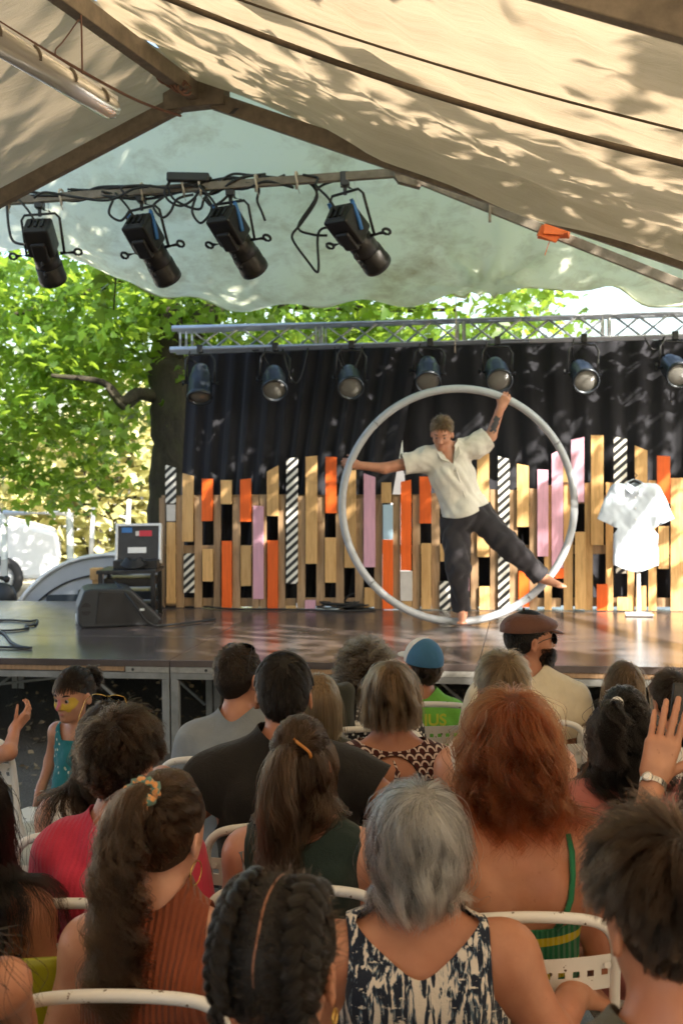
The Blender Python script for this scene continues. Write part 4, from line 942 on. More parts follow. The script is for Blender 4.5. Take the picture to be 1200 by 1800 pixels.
for sg in (-1, 1):
    hem = np.array([sg * 0.255, 0, -0.32]); axv = np.array([sg * 0.43, 0, -0.9]); f = np.minimum(f, np.maximum((hem - V) @ axv, np.linalg.norm(V - hem, axis=1) - 0.13))
V, F = clip(V, F, f); N = normals(V, F); V = V + N * (wob(V, 0.0032, 34, 3, (1.6, 1, 0.2)) + wob(V, 0.0012, 90, 4, (1, 1, 0.4)))[:, None]
t = NT('pale_blue_cotton'); t.base((0.62, 0.70, 0.80)); t.set(rough=0.85, spec=0.2); t.bump(t.noise(t.coord('Object'), 220, 2), 0.2, 0.001); M_SHIRT = t.m
off = np.array([sc0.x, sc0.y, shz]); Rz = np.array(SROT)
o = add('shirt_body', npmesh('shirt_body', V @ Rz.T + off, F), M_SHIRT, sm=True); world_part(o, e); so = o.modifiers.new('s', 'SOLIDIFY'); so.thickness = 0.003
mb = MB(); w3 = lambda x, y, z: Vector(off) + E1 * x + E2 * y + Vector((0, 0, z))
for sg in (-1, 1): mb.prism([w3(0, -0.045, -0.04), w3(sg * 0.062, -0.035, 0.0), w3(sg * 0.078, -0.048, -0.05), w3(sg * 0.03, -0.062, -0.09)], E2 * -0.006)
mb.build('collar', M_SHIRT, e, world=True)
for k in range(6): MB().ball(w3(0.0, -0.040, -0.12 - 0.09 * k), (0.007, 0.004, 0.007), 8, 5).build('button', M_WHITEP, e, world=True)
MB().tube(spline([w3(-0.15, 0, -0.075), w3(-0.06, 0, -0.02), w3(0, 0, 0.012), w3(0.06, 0, -0.02), w3(0.15, 0, -0.075)], 5), 0.012, 6).tube([w3(0, 0, 0.01), w3(0, 0, 0.04), w3(0.02, 0, 0.06), w3(0.0, 0, 0.075)], 0.005, 5).build('hanger', M_BLACK, e, world=True)
MB().box(ST(sp + 0.02, 2.52, SZ + 0.53), (0.03, 0.02, 1.06), SROT).build('stand_post', M_WHITEP, e, 0.004, world=True)
MB().box(ST(sp + 0.02, 2.52, SZ + 0.014), (0.22, 0.16, 0.016), SROT).build('stand_foot', M_WHITEP, e, 0.004, world=True)

# ------------------------------------------------------------------ the yard behind, left
M_CARW = simple('white_car_paint', (0.80, 0.80, 0.80), 0.25, 0, 0.03, 5); M_CARG = simple('car_glass', (0.05, 0.06, 0.07), 0.08)
def van(base, rz):
    e = empty('parked_van', base, rz, 'white van parked in the sun at the left picture edge', 'van')
    pf = [(-2.3, 0.3), (2.2, 0.3), (2.3, 0.6), (2.25, 0.95), (1.55, 1.15), (0.95, 1.85), (-2.2, 1.9), (-2.32, 1.1)]
    MB().prism([(x, -0.85, z) for x, z in pf], (0, 1.7, 0)).build('body', M_CARW, e, 0.06)
    for x0, x1, t0 in ((0.25, 1.35, 0.85), (-0.95, 0.1, 0.1), (-2.1, -1.1, -1.1)):
        for y in (-0.856, 0.852): MB().prism([(x0, y, 1.18), (x1, y, 1.18), (t0 if x1 > 1 else x1, y, 1.72), (x0, y, 1.72)], (0, 0.004, 0)).build('side_window', M_CARG, e)
    for x in (-1.5, 1.45):
        for y in (-0.86, 0.68):
            w = MB().lathe((x, y, 0.32), (0, 1, 0), [(0, 0.19), (0.0, 0.32), (0.18, 0.32), (0.18, 0.19)], 20).build('wheel', M_RUBBER, e)
            MB().lathe((x, y + 0.01, 0.32), (0, 1, 0), [(0, 0.0), (0, 0.19), (0.16, 0.19), (0.16, 0)], 14).build('rim', M_ALU, w)
    for y in (-0.6, 0.6): MB().ball((2.26, y, 0.75), (0.05, 0.16, 0.1)).build('headlight', M_GLASS, e)
    MB().prism([(1.52, -0.7, 1.2), (1.52, 0.7, 1.2), (1.02, 0.66, 1.78), (1.02, -0.66, 1.78)], (0.03, 0, 0.02)).build('windscreen', M_CARG, e)
    MB().box((0.9, -0.93, 1.2), (0.12, 0.14, 0.18)).build('mirror', M_BLACK, e, 0.02)
vb = P(-45, 1000, 17.5); van((vb.x - 1.1, vb.y, 0), 0.25)
# grey teardrop trailer
tb_ = P(145, 1000, 12.3); e = empty('teardrop_trailer', (tb_.x, tb_.y, 0), 0, 'small grey teardrop trailer with arched roof parked beside the stage', 'trailer')
M_TRL = simple('grey_trailer_shell', (0.33, 0.36, 0.40), 0.35, 0.1, 0.08, 3)
arc = [(-0.72, 0.12), (-0.70, 0.35), (-0.60, 0.55), (-0.42, 0.74), (-0.20, 0.88), (0.08, 0.96), (0.38, 0.97), (0.68, 0.92), (0.92, 0.78), (1.05, 0.55), (1.08, 0.12)]
def tw(x, y, z): return Vector((tb_.x + x, tb_.y + y + x * 0.12, z + 0.0))
MB().prism([tw(x, 0, z) for x, z in arc], (0.1, 1.3, 0)).build('shell', M_TRL, e, 0.02, world=True)
MB().tube(spline([tw(x, -0.01, z + 0.005) for x, z in arc], 4), 0.022, 8).build('edge_trim', simple('pale_trim', (0.62, 0.64, 0.66), 0.4), e, world=True)
MB().tube(spline([tw(x * 0.88 + 0.02, -0.012, z * 0.80) for x, z in arc[1:-1]], 4), 0.010, 6).build('door_seam', M_BLACK, e, world=True)
MB().prism([tw(-0.36, -0.015, 0.42), tw(0.12, -0.015, 0.42), tw(0.12, -0.015, 0.58), tw(-0.36, -0.015, 0.58)], (0, 0.012, 0)).build('hatch_window', M_CARG, e, world=True)
for y in (-0.10, 1.25):
    w = MB().lathe(tw(0.25, y, 0.22), (0, 1, 0), [(0, 0.12), (0, 0.22), (0.12, 0.22), (0.12, 0.12)], 18).build('wheel', M_RUBBER, e, world=True)
w = MB().lathe(tw(-0.80, -0.05, 0.56), (0.3, 1, 0), [(0, 0.0), (0, 0.16), (0.05, 0.16), (0.05, 0)], 18).build('spare_wheel', M_RUBBER, e, world=True)
MB().tube([tw(-0.05, -0.05, 0.42), tw(-0.02, -0.06, 0.62), tw(0.05, -0.06, 0.66)], 0.012, 6).build('handle', M_BLACK, e, world=True)
# goal frame and posts
gA, gB = P(8, 1000, 16.5), P(124, 1000, 16.5)
e = empty('goal_frame', (gA.x, gA.y, 0), 0, 'white metal goal frame in the sunny yard', 'goal')
ztop = P(60, 902, 16.5).z
for g_ in (gA, gB): MB().cyl((g_.x, g_.y, 0), (g_.x, g_.y, ztop), 0.05).build('post', M_WHITEP, e, world=True)
MB().cyl((gA.x, gA.y, ztop), (gB.x, gB.y, ztop), 0.05).build('crossbar', M_WHITEP, e, world=True)
for px, d, top, lab in ((157, 18, 882, 'thin white post right of the goal frame'), (220, 18.5, 878, 'thin white post behind the flight case'), (268, 18.5, 892, 'thin white post nearest the pallet fence')):
    b = P(px, 1000, d); tag(MB().cyl((b.x, b.y, 0), (b.x + 0.08, b.y, P(px, top, d).z), 0.045, 0.03).build('white_post', M_WHITEP), lab, 'post', 'thin white posts in the yard')
# pale gravel court in the sun beyond the stage
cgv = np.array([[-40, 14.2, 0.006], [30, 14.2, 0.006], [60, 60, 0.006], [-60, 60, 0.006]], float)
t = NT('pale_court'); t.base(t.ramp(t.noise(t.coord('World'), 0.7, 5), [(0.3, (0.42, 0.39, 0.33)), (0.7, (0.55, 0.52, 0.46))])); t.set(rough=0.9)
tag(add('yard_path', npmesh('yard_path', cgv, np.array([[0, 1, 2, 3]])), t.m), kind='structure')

# ------------------------------------------------------------------ folding chairs
t = NT('chipped_white_enamel'); co = t.coord('Object'); ch_ = t.ramp(t.noise(co, 38, 4, 0.7), [(0.635, (0, 0, 0)), (0.655, (1, 1, 1))])
t.base(t.mix(ch_, t.ramp(t.noise(co, 5, 4), [(0.3, (0.70, 0.69, 0.66)), (0.7, (0.80, 0.80, 0.78))]), (0.10, 0.06, 0.04))); t.set(rough=0.38); t.bump(ch_, -0.3, 0.001); M_CHAIR = t.m
def make_chair():
    e = empty('folding_chair', (0, 0, 0))
    hw = 0.205; up = Vector((0, -0.17, 1)).normalized()
    B = lambda x, h: Vector((x, -0.16 - 0.17 * (h - 0.45), h))          # the plane of the back, h = height
    pts = [Vector((-hw, 0.235, 0.0)), Vector((-hw, -0.02, 0.30)), B(-hw, 0.52), B(-hw, 0.72), B(-hw, 0.80), B(-hw + 0.022, 0.845), B(-hw + 0.075, 0.865), B(0, 0.872), B(hw - 0.075, 0.865), B(hw - 0.022, 0.845), B(hw, 0.80), B(hw, 0.72), B(hw, 0.52), Vector((hw, -0.02, 0.30)), Vector((hw, 0.235, 0.0))]
    MB().tube(spline(pts, 5), 0.0125, 10).build('frame', M_CHAIR, e)
    for s in (-1, 1):
        MB().tube([(s * (hw - 0.03), 0.19, 0.44), (s * (hw - 0.03), -0.05, 0.25), (s * (hw - 0.03), -0.30, 0.0)], 0.0115, 8).build('leg', M_CHAIR, e)
        MB().cyl((s * (hw - 0.03), -0.05, 0.25), (s * hw, -0.05, 0.25), 0.007).build('pivot', M_CHAIR, e)
    MB().cyl((-hw + 0.03, -0.26, 0.035), (hw - 0.03, -0.26, 0.035), 0.008).build('stretcher', M_CHAIR, e)
    def plate(x0, x1, h0, h1, nh, hole, name, curve=0.035):
        """curved sheet with a row of square holes"""
        v = []; f = []; xs = []
        pitch = (x1 - x0) / nh
        for k in range(nh):
            c = x0 + pitch * (k + 0.5); xs += [c - hole / 2, c + hole / 2]
        xs = [x0] + xs + [x1]; hm = (h0 + h1) / 2; hs = [h0, hm - hole / 2, hm + hole / 2, h1]
        pt = lambda x, h, o: B(x, h) + Vector((0, -curve * (1 - (x / hw) ** 2) + o, 0))
        for o in (0.0, 0.0028):
            for h in hs:
                for x in xs: v.append(pt(x, h, o))
        n = len(xs); L = 4 * n
        hol = lambda i, j: j == 1 and i % 2 == 1
        for j in range(3):
            for i in range(n - 1):
                if hol(i, j): continue
                a, b, c, d = j * n + i, j * n + i + 1, (j + 1) * n + i + 1, (j + 1) * n + i
                f += [(d, c, b, a), (a + L, b + L, c + L, d + L)]
        for i in range(n - 1):
            f += [(i, i + 1, i + 1 + L, i + L), (3 * n + i + L, 3 * n + i + 1 + L, 3 * n + i + 1, 3 * n + i)]
            if hol(i, 1):
                a, b, c, d = n + i, n + i + 1, 2 * n + i + 1, 2 * n + i
                for p_, q_ in ((a, b), (b, c), (c, d), (d, a)): f.append((q_, p_, p_ + L, q_ + L))
        me = bpy.data.meshes.new(name); me.from_pydata(v, [], f); me.update(); add(name, me, M_CHAIR, e)
    plate(-hw + 0.008, hw - 0.008, 0.705, 0.785, 12, 0.0155, 'backrest')
    MB().prism([(-hw + 0.015, -0.17, 0.445), (hw - 0.015, -0.17, 0.445), (hw - 0.01, 0.20, 0.455), (hw - 0.04, 0.235, 0.45), (-hw + 0.04, 0.235, 0.45), (-hw + 0.01, 0.20, 0.455)], (0, 0, 0.014)).build('seat', M_CHAIR, e, 0.004)
    for s in (-1, 1): MB().cyl(B(s * (hw - 0.02), 0.765) + Vector((0, -0.018, 0)), B(s * (hw - 0.02), 0.765) + Vector((0, 0.0, 0)), 0.008, n=8).build('rivet', M_CHAIR, e)
    return e
CHAIR0 = make_chair(); CHAIR_USED = [False]
def chair(x, y, rz, label, sc=1.0):
    if not CHAIR_USED[0]: o = CHAIR0; CHAIR_USED[0] = True
    else: o = copy_tree(CHAIR0)
    o.location = (x, y, 0); o.rotation_euler = (0, 0, rz); o.scale = (sc, sc, sc)
    return tag(o, label, 'chair', 'white folding chairs in the audience')
# ------------------------------------------------------------------ people: skin, cloth, hair
def skin_mat(name, col):
    t = NT(name); co = t.coord('Object'); n = t.noise(co, 11, 5, 0.6); m = t.noise(co, 95, 3, 0.6)
    c = t.ramp(n, [(0.3, tuple(x * y for x, y in zip(col, (0.80, 0.70, 0.66)))), (0.7, tuple(x * y for x, y in zip(col, (1.06, 1.04, 1.02))))])
    sp = t.ramp(t.noise(co, 60, 2, 0.5), [(0.70, (0, 0, 0)), (0.75, (0.45,) * 3)]); c = t.mix(sp, c, tuple(x * y for x, y in zip(col, (0.55, 0.40, 0.34))))
    big = t.noise(co, 3.2, 4, 0.55); c = t.mix(t.ramp(big, [(0.40, (0, 0, 0)), (0.68, (0.55,) * 3)]), c, tuple(x * y for x, y in zip(col, (0.98, 0.72, 0.68)))); t.base(c)
    t.set(rough=0.43, sss=0.12, spec=0.42); t.b.inputs['Subsurface Radius'].default_value = (0.9, 0.35, 0.2); t.b.inputs['Subsurface Scale'].default_value = 0.012
    t.bump(m, 0.12, 0.002); return t.m
SKIN = {'tan': skin_mat('tanned_skin', (0.46, 0.225, 0.135)), 'fair': skin_mat('fair_skin', (0.60, 0.345, 0.245)), 'mid': skin_mat('warm_skin', (0.52, 0.275, 0.175)), 'dark': skin_mat('shaded_skin', (0.34, 0.165, 0.10)), 'ear': skin_mat('backlit_ear', (0.56, 0.15, 0.10))}  # ear tone has light shining through it painted in; unused
def fabric(name, col, bump=0.25, scale=260, rough=0.88, pat=None, wr=0.55, sheen=0.15):
    if name in MATS: return MATS[name]
    t = NT(name); co = t.coord('Object')
    n = t.noise(co, 6, 4); c = t.ramp(n, [(0.3, tuple(x * 0.86 for x in col)), (0.7, tuple(min(1, x * 1.1) for x in col))])
    h = t.math('ADD', t.math('MULTIPLY', t.noise(co, scale, 2), 0.25), t.noise(t.coord('Object', (1.0, 1.0, 0.45)), 17, 4, 0.55, 0.6))
    if pat: c, h2 = pat(t, co, c); h = t.math('ADD', h, h2) if h2 is not None else h
    t.base(c); t.set(rough=rough, spec=0.25, sheen=sheen); t.bump(h, wr, 0.013); MATS[name] = t.m; return t.m
def sep(t, co):
    s = t.new('SeparateXYZ'); t.link(co, s.inputs[0]); return s.outputs
def pat_tiedye(t, co, c):
    a = t.noise(t.coord('Object', (1, 0.6, 0.13)), 62, 4, 0.6, 0.7); b = t.noise(t.coord('Object', (1, 1, 3.4)), 30, 4, 0.7)
    f = t.math('SUBTRACT', a, t.math('MULTIPLY', t.math('GREATER_THAN', b, 0.62), 0.10))
    return t.ramp(f, [(0.465, (0.66, 0.60, 0.53)), (0.49, (0.10, 0.16, 0.22)), (0.52, (0.012, 0.018, 0.035))]), None
def pat_scallop(t, co, c):
    x, y, z = sep(t, co); u = t.math('MULTIPLY', t.math('ADD', x, t.math('MULTIPLY', y, 0.4)), 30.0); v = t.math('MULTIPLY', z, 46.0); row = t.math('FLOOR', v)
    u = t.math('ADD', u, t.math('MULTIPLY', t.math('MODULO', row, 2.0), 0.5)); fu = t.math('SUBTRACT', t.math('FRACT', u), 0.5); fv = t.math('FRACT', v)
    r = t.math('POWER', t.math('ADD', t.math('MULTIPLY', fu, fu), t.math('MULTIPLY', t.math('MULTIPLY', fv, fv), 0.35)), 0.5)
    return t.ramp(r, [(0.0, (0.055, 0.010, 0.010)), (0.30, (0.055, 0.010, 0.010)), (0.36, (0.62, 0.50, 0.44)), (0.46, (0.62, 0.50, 0.44)), (0.52, (0.045, 0.010, 0.010))]), None
def pat_floral(bg, fg, scale=45, thr=0.28):
    def p(t, co, c):
        v = t.new('TexVoronoi'); v.inputs['Scale'].default_value = scale; t.link(co, v.inputs['Vector']); n = t.noise(co, scale * 2.2, 3)
        d = t.math('ADD', v.outputs['Distance'], t.math('MULTIPLY', t.math('SUBTRACT', n, 0.5), 0.5))
        return t.ramp(d, [(thr, fg), (thr + 0.06, bg)]), None
    return p
def pat_dots(bg, fg, scale=32): return pat_floral(bg, fg, scale, 0.12)
def pat_rib(freq=260.0, bands=None, amp=0.6):
    def p(t, co, c):
        x, y, z = sep(t, co); w = t.math('SINE', t.math('MULTIPLY', t.math('ADD', x, t.math('MULTIPLY', t.math('ABSOLUTE', y), 0.25)), freq))
        if bands: c = t.ramp(t.math('ADD', z, t.math('MULTIPLY', t.math('SINE', t.math('MULTIPLY', x, 9.0)), 0.004)), bands, 'CONSTANT')
        sh = t.math('MULTIPLY_ADD', w, 0.5, 0.5); return t.mix(t.math('MULTIPLY', sh, 0.45), t.mix(0.62, c, (0, 0, 0), 'MIX') if False else c, c), t.math('MULTIPLY', w, amp)
    return p
def pat_denim(t, co, c):
    n = t.noise(t.coord('Object', (1, 1, 7)), 90, 4); return t.ramp(n, [(0.3, (0.10, 0.19, 0.32)), (0.7, (0.30, 0.42, 0.55))]), None
def hair_mat(name, a, b, rough=0.24, rr=0.36):
    if name in MATS: return MATS[name]
    t = NT(name); t.n.remove(t.b); h = t.new('BsdfHairPrincipled'); h.parametrization = 'COLOR'
    hi = t.new('Attribute'); hi.attribute_name = 'tone'; x = t.new('ValToRGB'); e = x.color_ramp.elements; e[0].color = (*a, 1); e[1].color = (*b, 1); e[0].position = 0.15; e[1].position = 0.9
    t.link(hi.outputs['Fac'], x.inputs['Fac']); t.link(x.outputs['Color'], h.inputs['Color']); h.inputs['Roughness'].default_value = rough; h.inputs['Radial Roughness'].default_value = rr; h.inputs['IOR'].default_value = 1.34
    t.link(h.outputs[0], t.o.inputs['Surface']); MATS[name] = t.m; return t.m
HC = dict(black=((0.006, 0.0045, 0.004), (0.028, 0.019, 0.014)), dbrown=((0.009, 0.005, 0.003), (0.070, 0.036, 0.018)), brown=((0.030, 0.016, 0.009), (0.13, 0.075, 0.042)), lbrown=((0.06, 0.035, 0.018), (0.24, 0.15, 0.08)), red=((0.060, 0.010, 0.003), (0.30, 0.072, 0.020)),
          blond=((0.14, 0.085, 0.04), (0.42, 0.28, 0.15)), grey=((0.008, 0.0075, 0.007), (0.52, 0.505, 0.48)), sandy=((0.055, 0.033, 0.017), (0.30, 0.195, 0.105)), greybrown=((0.045, 0.030, 0.019), (0.24, 0.175, 0.12)), highl=((0.025, 0.014, 0.008), (0.34, 0.20, 0.10)))
HC = {k: tuple(tuple(c * (0.40 if k in ('black', 'dbrown') else 0.55 if k == 'brown' else 1.0 if k == 'grey' else 0.62) for c in x) for x in v) for k, v in HC.items()}
def hmat(k): return hair_mat('hair_' + k, *HC[k])
def cap_mat(k):
    a, b = HC[k]; c = tuple(x * 0.7 + y * 0.3 for x, y in zip(a, b)); t = 'scalp_' + k
    if t in MATS: return MATS[t]
    n = NT(t); w = n.noise(n.coord('Object', (1, 1, 1)), 120, 3); n.base(n.ramp(w, [(0.35, tuple(x * 0.7 for x in c)), (0.7, tuple(x * 1.5 for x in c))])); n.set(rough=0.6, spec=0.3); n.bump(w, 0.5, 0.004); MATS[t] = n.m; return n.m

HCEN = np.array([0, 0.008, 0.130]); HRAD = np.array([0.079, 0.100, 0.106])     # skull, in the head's own frame
def scalp_mask(D):
    a = np.arctan2(np.abs(D[:, 0]), -D[:, 1]); lim = np.interp(a, [0, 0.7, 1.25, 1.55, 1.75, 2.1, 2.5, 3.15], [-0.78, -0.74, -0.55, -0.12, 0.02, 0.16, 0.44, 0.52]); return D[:, 2] - lim
def rotm(yaw=0, pitch=0, roll=0): return np.array(Matrix.Rotation(yaw, 3, 'Z') @ Matrix.Rotation(pitch, 3, 'X') @ Matrix.Rotation(roll, 3, 'Y'))
def unit(v): return v / np.maximum(np.linalg.norm(v, axis=-1, keepdims=True), 1e-9)
LAST = [None]
def curves_obj(name, Pt, rad, mat, parent):
    n, k, _ = Pt.shape; cu = bpy.data.hair_curves.new(name); cu.add_curves([k] * n)
    cu.position_data.foreach_set('vector', Pt.astype(np.float32).ravel())
    at = cu.attributes.get('radius') or cu.attributes.new('radius', 'FLOAT', 'POINT')
    t = np.linspace(0, 1, k); w = np.broadcast_to(rad * (1 - 0.75 * t ** 3), (n, k)).astype(np.float32); at.data.foreach_set('value', np.ascontiguousarray(w).ravel())
    tn = cu.attributes.new('tone', 'FLOAT', 'CURVE'); tv = LAST[0] if LAST[0] is not None and len(LAST[0]) == n else np.random.RandomState(n).uniform(0, 1, n); tn.data.foreach_set('value', tv.astype(np.float32)); LAST[0] = None
    o = bpy.data.objects.new(name, cu); COL.objects.link(o); cu.materials.append(mat); o.parent = parent; return o
def sample_roots(n, rs_, extra=None):
    out = []
    while sum(map(len, out)) < n:
        D = unit(rs_.normal(size=(n * 2, 3))); m = scalp_mask(D) > 0
        if extra is not None: m &= extra(D)
        out.append(D[m])
    return np.concatenate(out)[:n]
def resample(Q, end, k):
    n, m, _ = Q.shape; t = np.linspace(0, 1, k)[None] * np.clip(end, 0.5, m - 1.001)[:, None]; i = np.floor(t).astype(int); f = (t - i)[..., None]; r_ = np.arange(n)[:, None]
    return Q[r_, i] * (1 - f) + Q[r_, np.minimum(i + 1, m - 1)] * f
def grow(Rh, Oh, D, rs_, length, zend=None, ds=0.009, grav=0.26, lift=0.10, layer=(0.02, 0.12), whorl=(0.05, -0.5, 0.86), part=None, wave=0.0, wfreq=8.0, clump=0.5, ncl=160, frizz=0.0, back=None, k=16, outward=0.0, sweep=(0, 0, 0), fly=0.03, drift=0.0, gather=0.0):
    """strands in the body's frame. D: root directions on the skull (head frame). length: array. zend: body-frame height where the cut ends"""
    n = len(D); steps = int(np.max(length) / ds) + 2
    W = unit(np.array(whorl)[None]); lay = rs_.uniform(*layer, n) if True else 0
    lay = layer[0] + (layer[1] - layer[0]) * rs_.uniform(0, 1, n) ** 0.8
    N = unit(D / HRAD); tg = D - W if part is None else np.stack([np.sign(D[:, 0] - part) * 1.0, -0.35 * np.ones(n), np.full(n, -0.15)], 1)
    tg = tg + np.array(sweep); tg = unit(tg - N * np.sum(tg * N, 1, keepdims=True))
    v = unit(tg * (1 - lift) + N * lift + rs_.normal(size=(n, 3)) * 0.06)
    p = HCEN + D * HRAD * 0.99; Gh = Rh.T @ np.array([0, 0, -1.0]); Q = [p.copy()]; Ri = np.linalg.inv(Rh).T; Gh = Gh / np.linalg.norm(Gh)
    fl = rs_.uniform(0, 1, n) < fly; g = np.where(fl, grav * 0.5, grav)[:, None] * rs_.uniform(0.8, 1.2, (n, 1))
    dn = np.zeros((n, 3))
    for s in range(steps):
        q = unit((p - HCEN) / HRAD); nn = unit(q / HRAD)
        dn = dn * 0.8 + rs_.normal(size=(n, 3)) * drift
        v = unit(v + g * Gh + nn * outward + dn)
        if gather: v = unit(v - gather * np.clip((HCEN[2] - p[:, 2:]) / 0.1, 0, 1) * np.stack([p[:, 0], np.zeros(n), np.zeros(n)], 1))
        p2 = p + v * ds
        r_ = np.linalg.norm((p2 - HCEN) / HRAD, axis=1); lim = 1 + lay * np.clip((s + 1) / 6.0, 0, 1) * np.where(fl, 1.12, 1); m = r_ < lim
        p2 = np.where(m[:, None], HCEN + (p2 - HCEN) * (lim / np.maximum(r_, 1e-6))[:, None], p2)
        if back is not None:
            w = p2 @ Rh.T + Oh; w = back(w, lay); p2 = (w - Oh) @ Ri
        v = unit(p2 - p); p = p2; Q.append(p.copy())
    Q = np.stack(Q, 1) @ Rh.T + Oh
    end = np.minimum(length / ds, steps)
    if zend is not None:
        b = Q[:, :, 2] < (zend if np.ndim(zend) == 0 else zend[:, None]); first = np.where(b.any(1), b.argmax(1), steps); end = np.minimum(end, first)
    Q = resample(Q, end.astype(float), k)
    return style(Q, D, rs_, wave, wfreq, clump, ncl, frizz)
def style(Q, D, rs_, wave, wfreq, clump, ncl, frizz):
    n, k, _ = Q.shape; t = np.linspace(0, 1, k)
    gi = rs_.choice(n, min(ncl, n), False); G = Q[gi]; E = Q[:, k // 2]; a = np.empty(n, int)
    for c0 in range(0, n, 2000):
        a[c0:c0 + 2000] = ((E[c0:c0 + 2000, None] - G[None, :, k // 2]) ** 2).sum(-1).argmin(1)
    LAST[0] = np.clip(rs_.uniform(0, 1, len(gi))[a] * 0.65 + rs_.uniform(0, 1, n) * 0.35, 0, 1)
    ph = rs_.uniform(0, 6.28, len(gi))[a] + rs_.normal(size=n) * 0.35; fr = wfreq * rs_.uniform(0.75, 1.3, len(gi))[a]; am = wave * rs_.uniform(0.5, 1.4, len(gi))[a]
    d = rs_.normal(size=(len(gi), 3))[a]; d[:, 2] *= 0.3; d = unit(d); e = unit(np.cross(d, [0, 0, 1.0]))
    Q = Q + (clump * t ** 1.2)[None, :, None] * (G[a] - Q) * rs_.uniform(0.5, 1, (n, 1, 1))
    w = np.clip(t * 2.2, 0, 1)[None] * am[:, None]
    Q = Q + (w * np.sin(fr[:, None] * t[None] * 3 + ph[:, None]))[..., None] * d[:, None] + (w * np.cos(fr[:, None] * t[None] * 3 + ph[:, None]))[..., None] * e[:, None]
    if frizz:
        f = np.cumsum(rs_.normal(size=Q.shape), 1) * frizz; f -= f[:, :1]; Q = Q + f * (t ** 0.7)[None, :, None]
    return Q
def scalp_cap(Rh, Oh, parent, mat, infl=0.05, name='hair', extra=None):
    V, F = [], []; nu, nv = 40, 26
    for j in range(nv + 1):
        th = math.pi * j / nv
        for i in range(nu): a = 2 * math.pi * i / nu; V.append((math.sin(th) * math.cos(a), math.sin(th) * math.sin(a), math.cos(th)))
    F = [[j * nu + i, (j + 1) * nu + i, (j + 1) * nu + (i + 1) % nu, j * nu + (i + 1) % nu] for j in range(nv) for i in range(nu)]
    D = np.array(V); f = scalp_mask(D)
    if extra is not None: f = np.minimum(f, extra(D))
    V2, F2 = clip(D, np.array(F), f); V3 = (HCEN + V2 * HRAD * (1 + infl)) @ Rh.T + Oh
    return add(name, npmesh(name, V3, F2), mat, parent, sm=True)

def hand(wrist, d, palm, thumb, size=1.0, curl=(0.3, 0.35, 0.4, 0.5), thumb_out=0.7, thumb_curl=0.2, tagn='hand', spread=0.06):
    w = vec(d) / np.linalg.norm(vec(d)); n = vec(palm); n = n - w * (n @ w); n /= np.linalg.norm(n); th = np.cross(w, n); th = th if th @ vec(thumb) > 0 else -th
    o = vec(wrist); s = size; out = []
    off = [0.030, 0.010, -0.011, -0.029]; fwd = [0.090, 0.095, 0.091, 0.082]; seg = [(0.045, 0.027, 0.022), (0.050, 0.031, 0.024), (0.046, 0.029, 0.022), (0.036, 0.022, 0.019)]; rad = [0.0092, 0.0095, 0.0090, 0.0080]
    out.append(BX(o + w * 0.050 * s, (0.036 * s, 0.013 * s, 0.045 * s), 0.012 * s, 0.015, tagn, np.stack([th, n, w], 1)))
    out.append(RC(o - w * 0.03 * s, o + w * 0.03 * s, 0.025 * s, 0.026 * s, 0.02, tagn))
    for i in range(4):
        b = o + (w * fwd[i] + th * off[i]) * s; out.append(RC(o + w * 0.02 * s + th * off[i] * 0.6 * s, b, 0.0135 * s, 0.0115 * s, 0.012, tagn))
        dv = w + th * (off[i] / 0.03) * spread; dv /= np.linalg.norm(dv); a = 0.0; p = b
        for j, L in enumerate(seg[i]):
            a += curl[i] * (0.75, 1.15, 0.8)[j]; dd = dv * math.cos(a) + n * math.sin(a); q = p + dd * L * s; r0 = rad[i] * s * (1, 0.92, 0.84)[j]; out.append(RC(p, q, r0, r0 * 0.9, 0.004, tagn)); p = q
    b = o + (w * 0.022 + th * 0.024 + n * 0.006) * s; dv = w * (1 - thumb_out * 0.5) + th * thumb_out + n * 0.25; dv /= np.linalg.norm(dv); p = b
    for j, (L, r0) in enumerate(((0.045, 0.0135), (0.033, 0.0105), (0.026, 0.0092))):
        if j: dv = dv + (w * 0.5 + n * 0.4 - th * 0.3) * thumb_curl; dv /= np.linalg.norm(dv)
        q = p + dv * L * s; out.append(RC(p, q, r0 * s, r0 * 0.86 * s, 0.008 if j == 0 else 0.004, tagn)); p = q
    return out
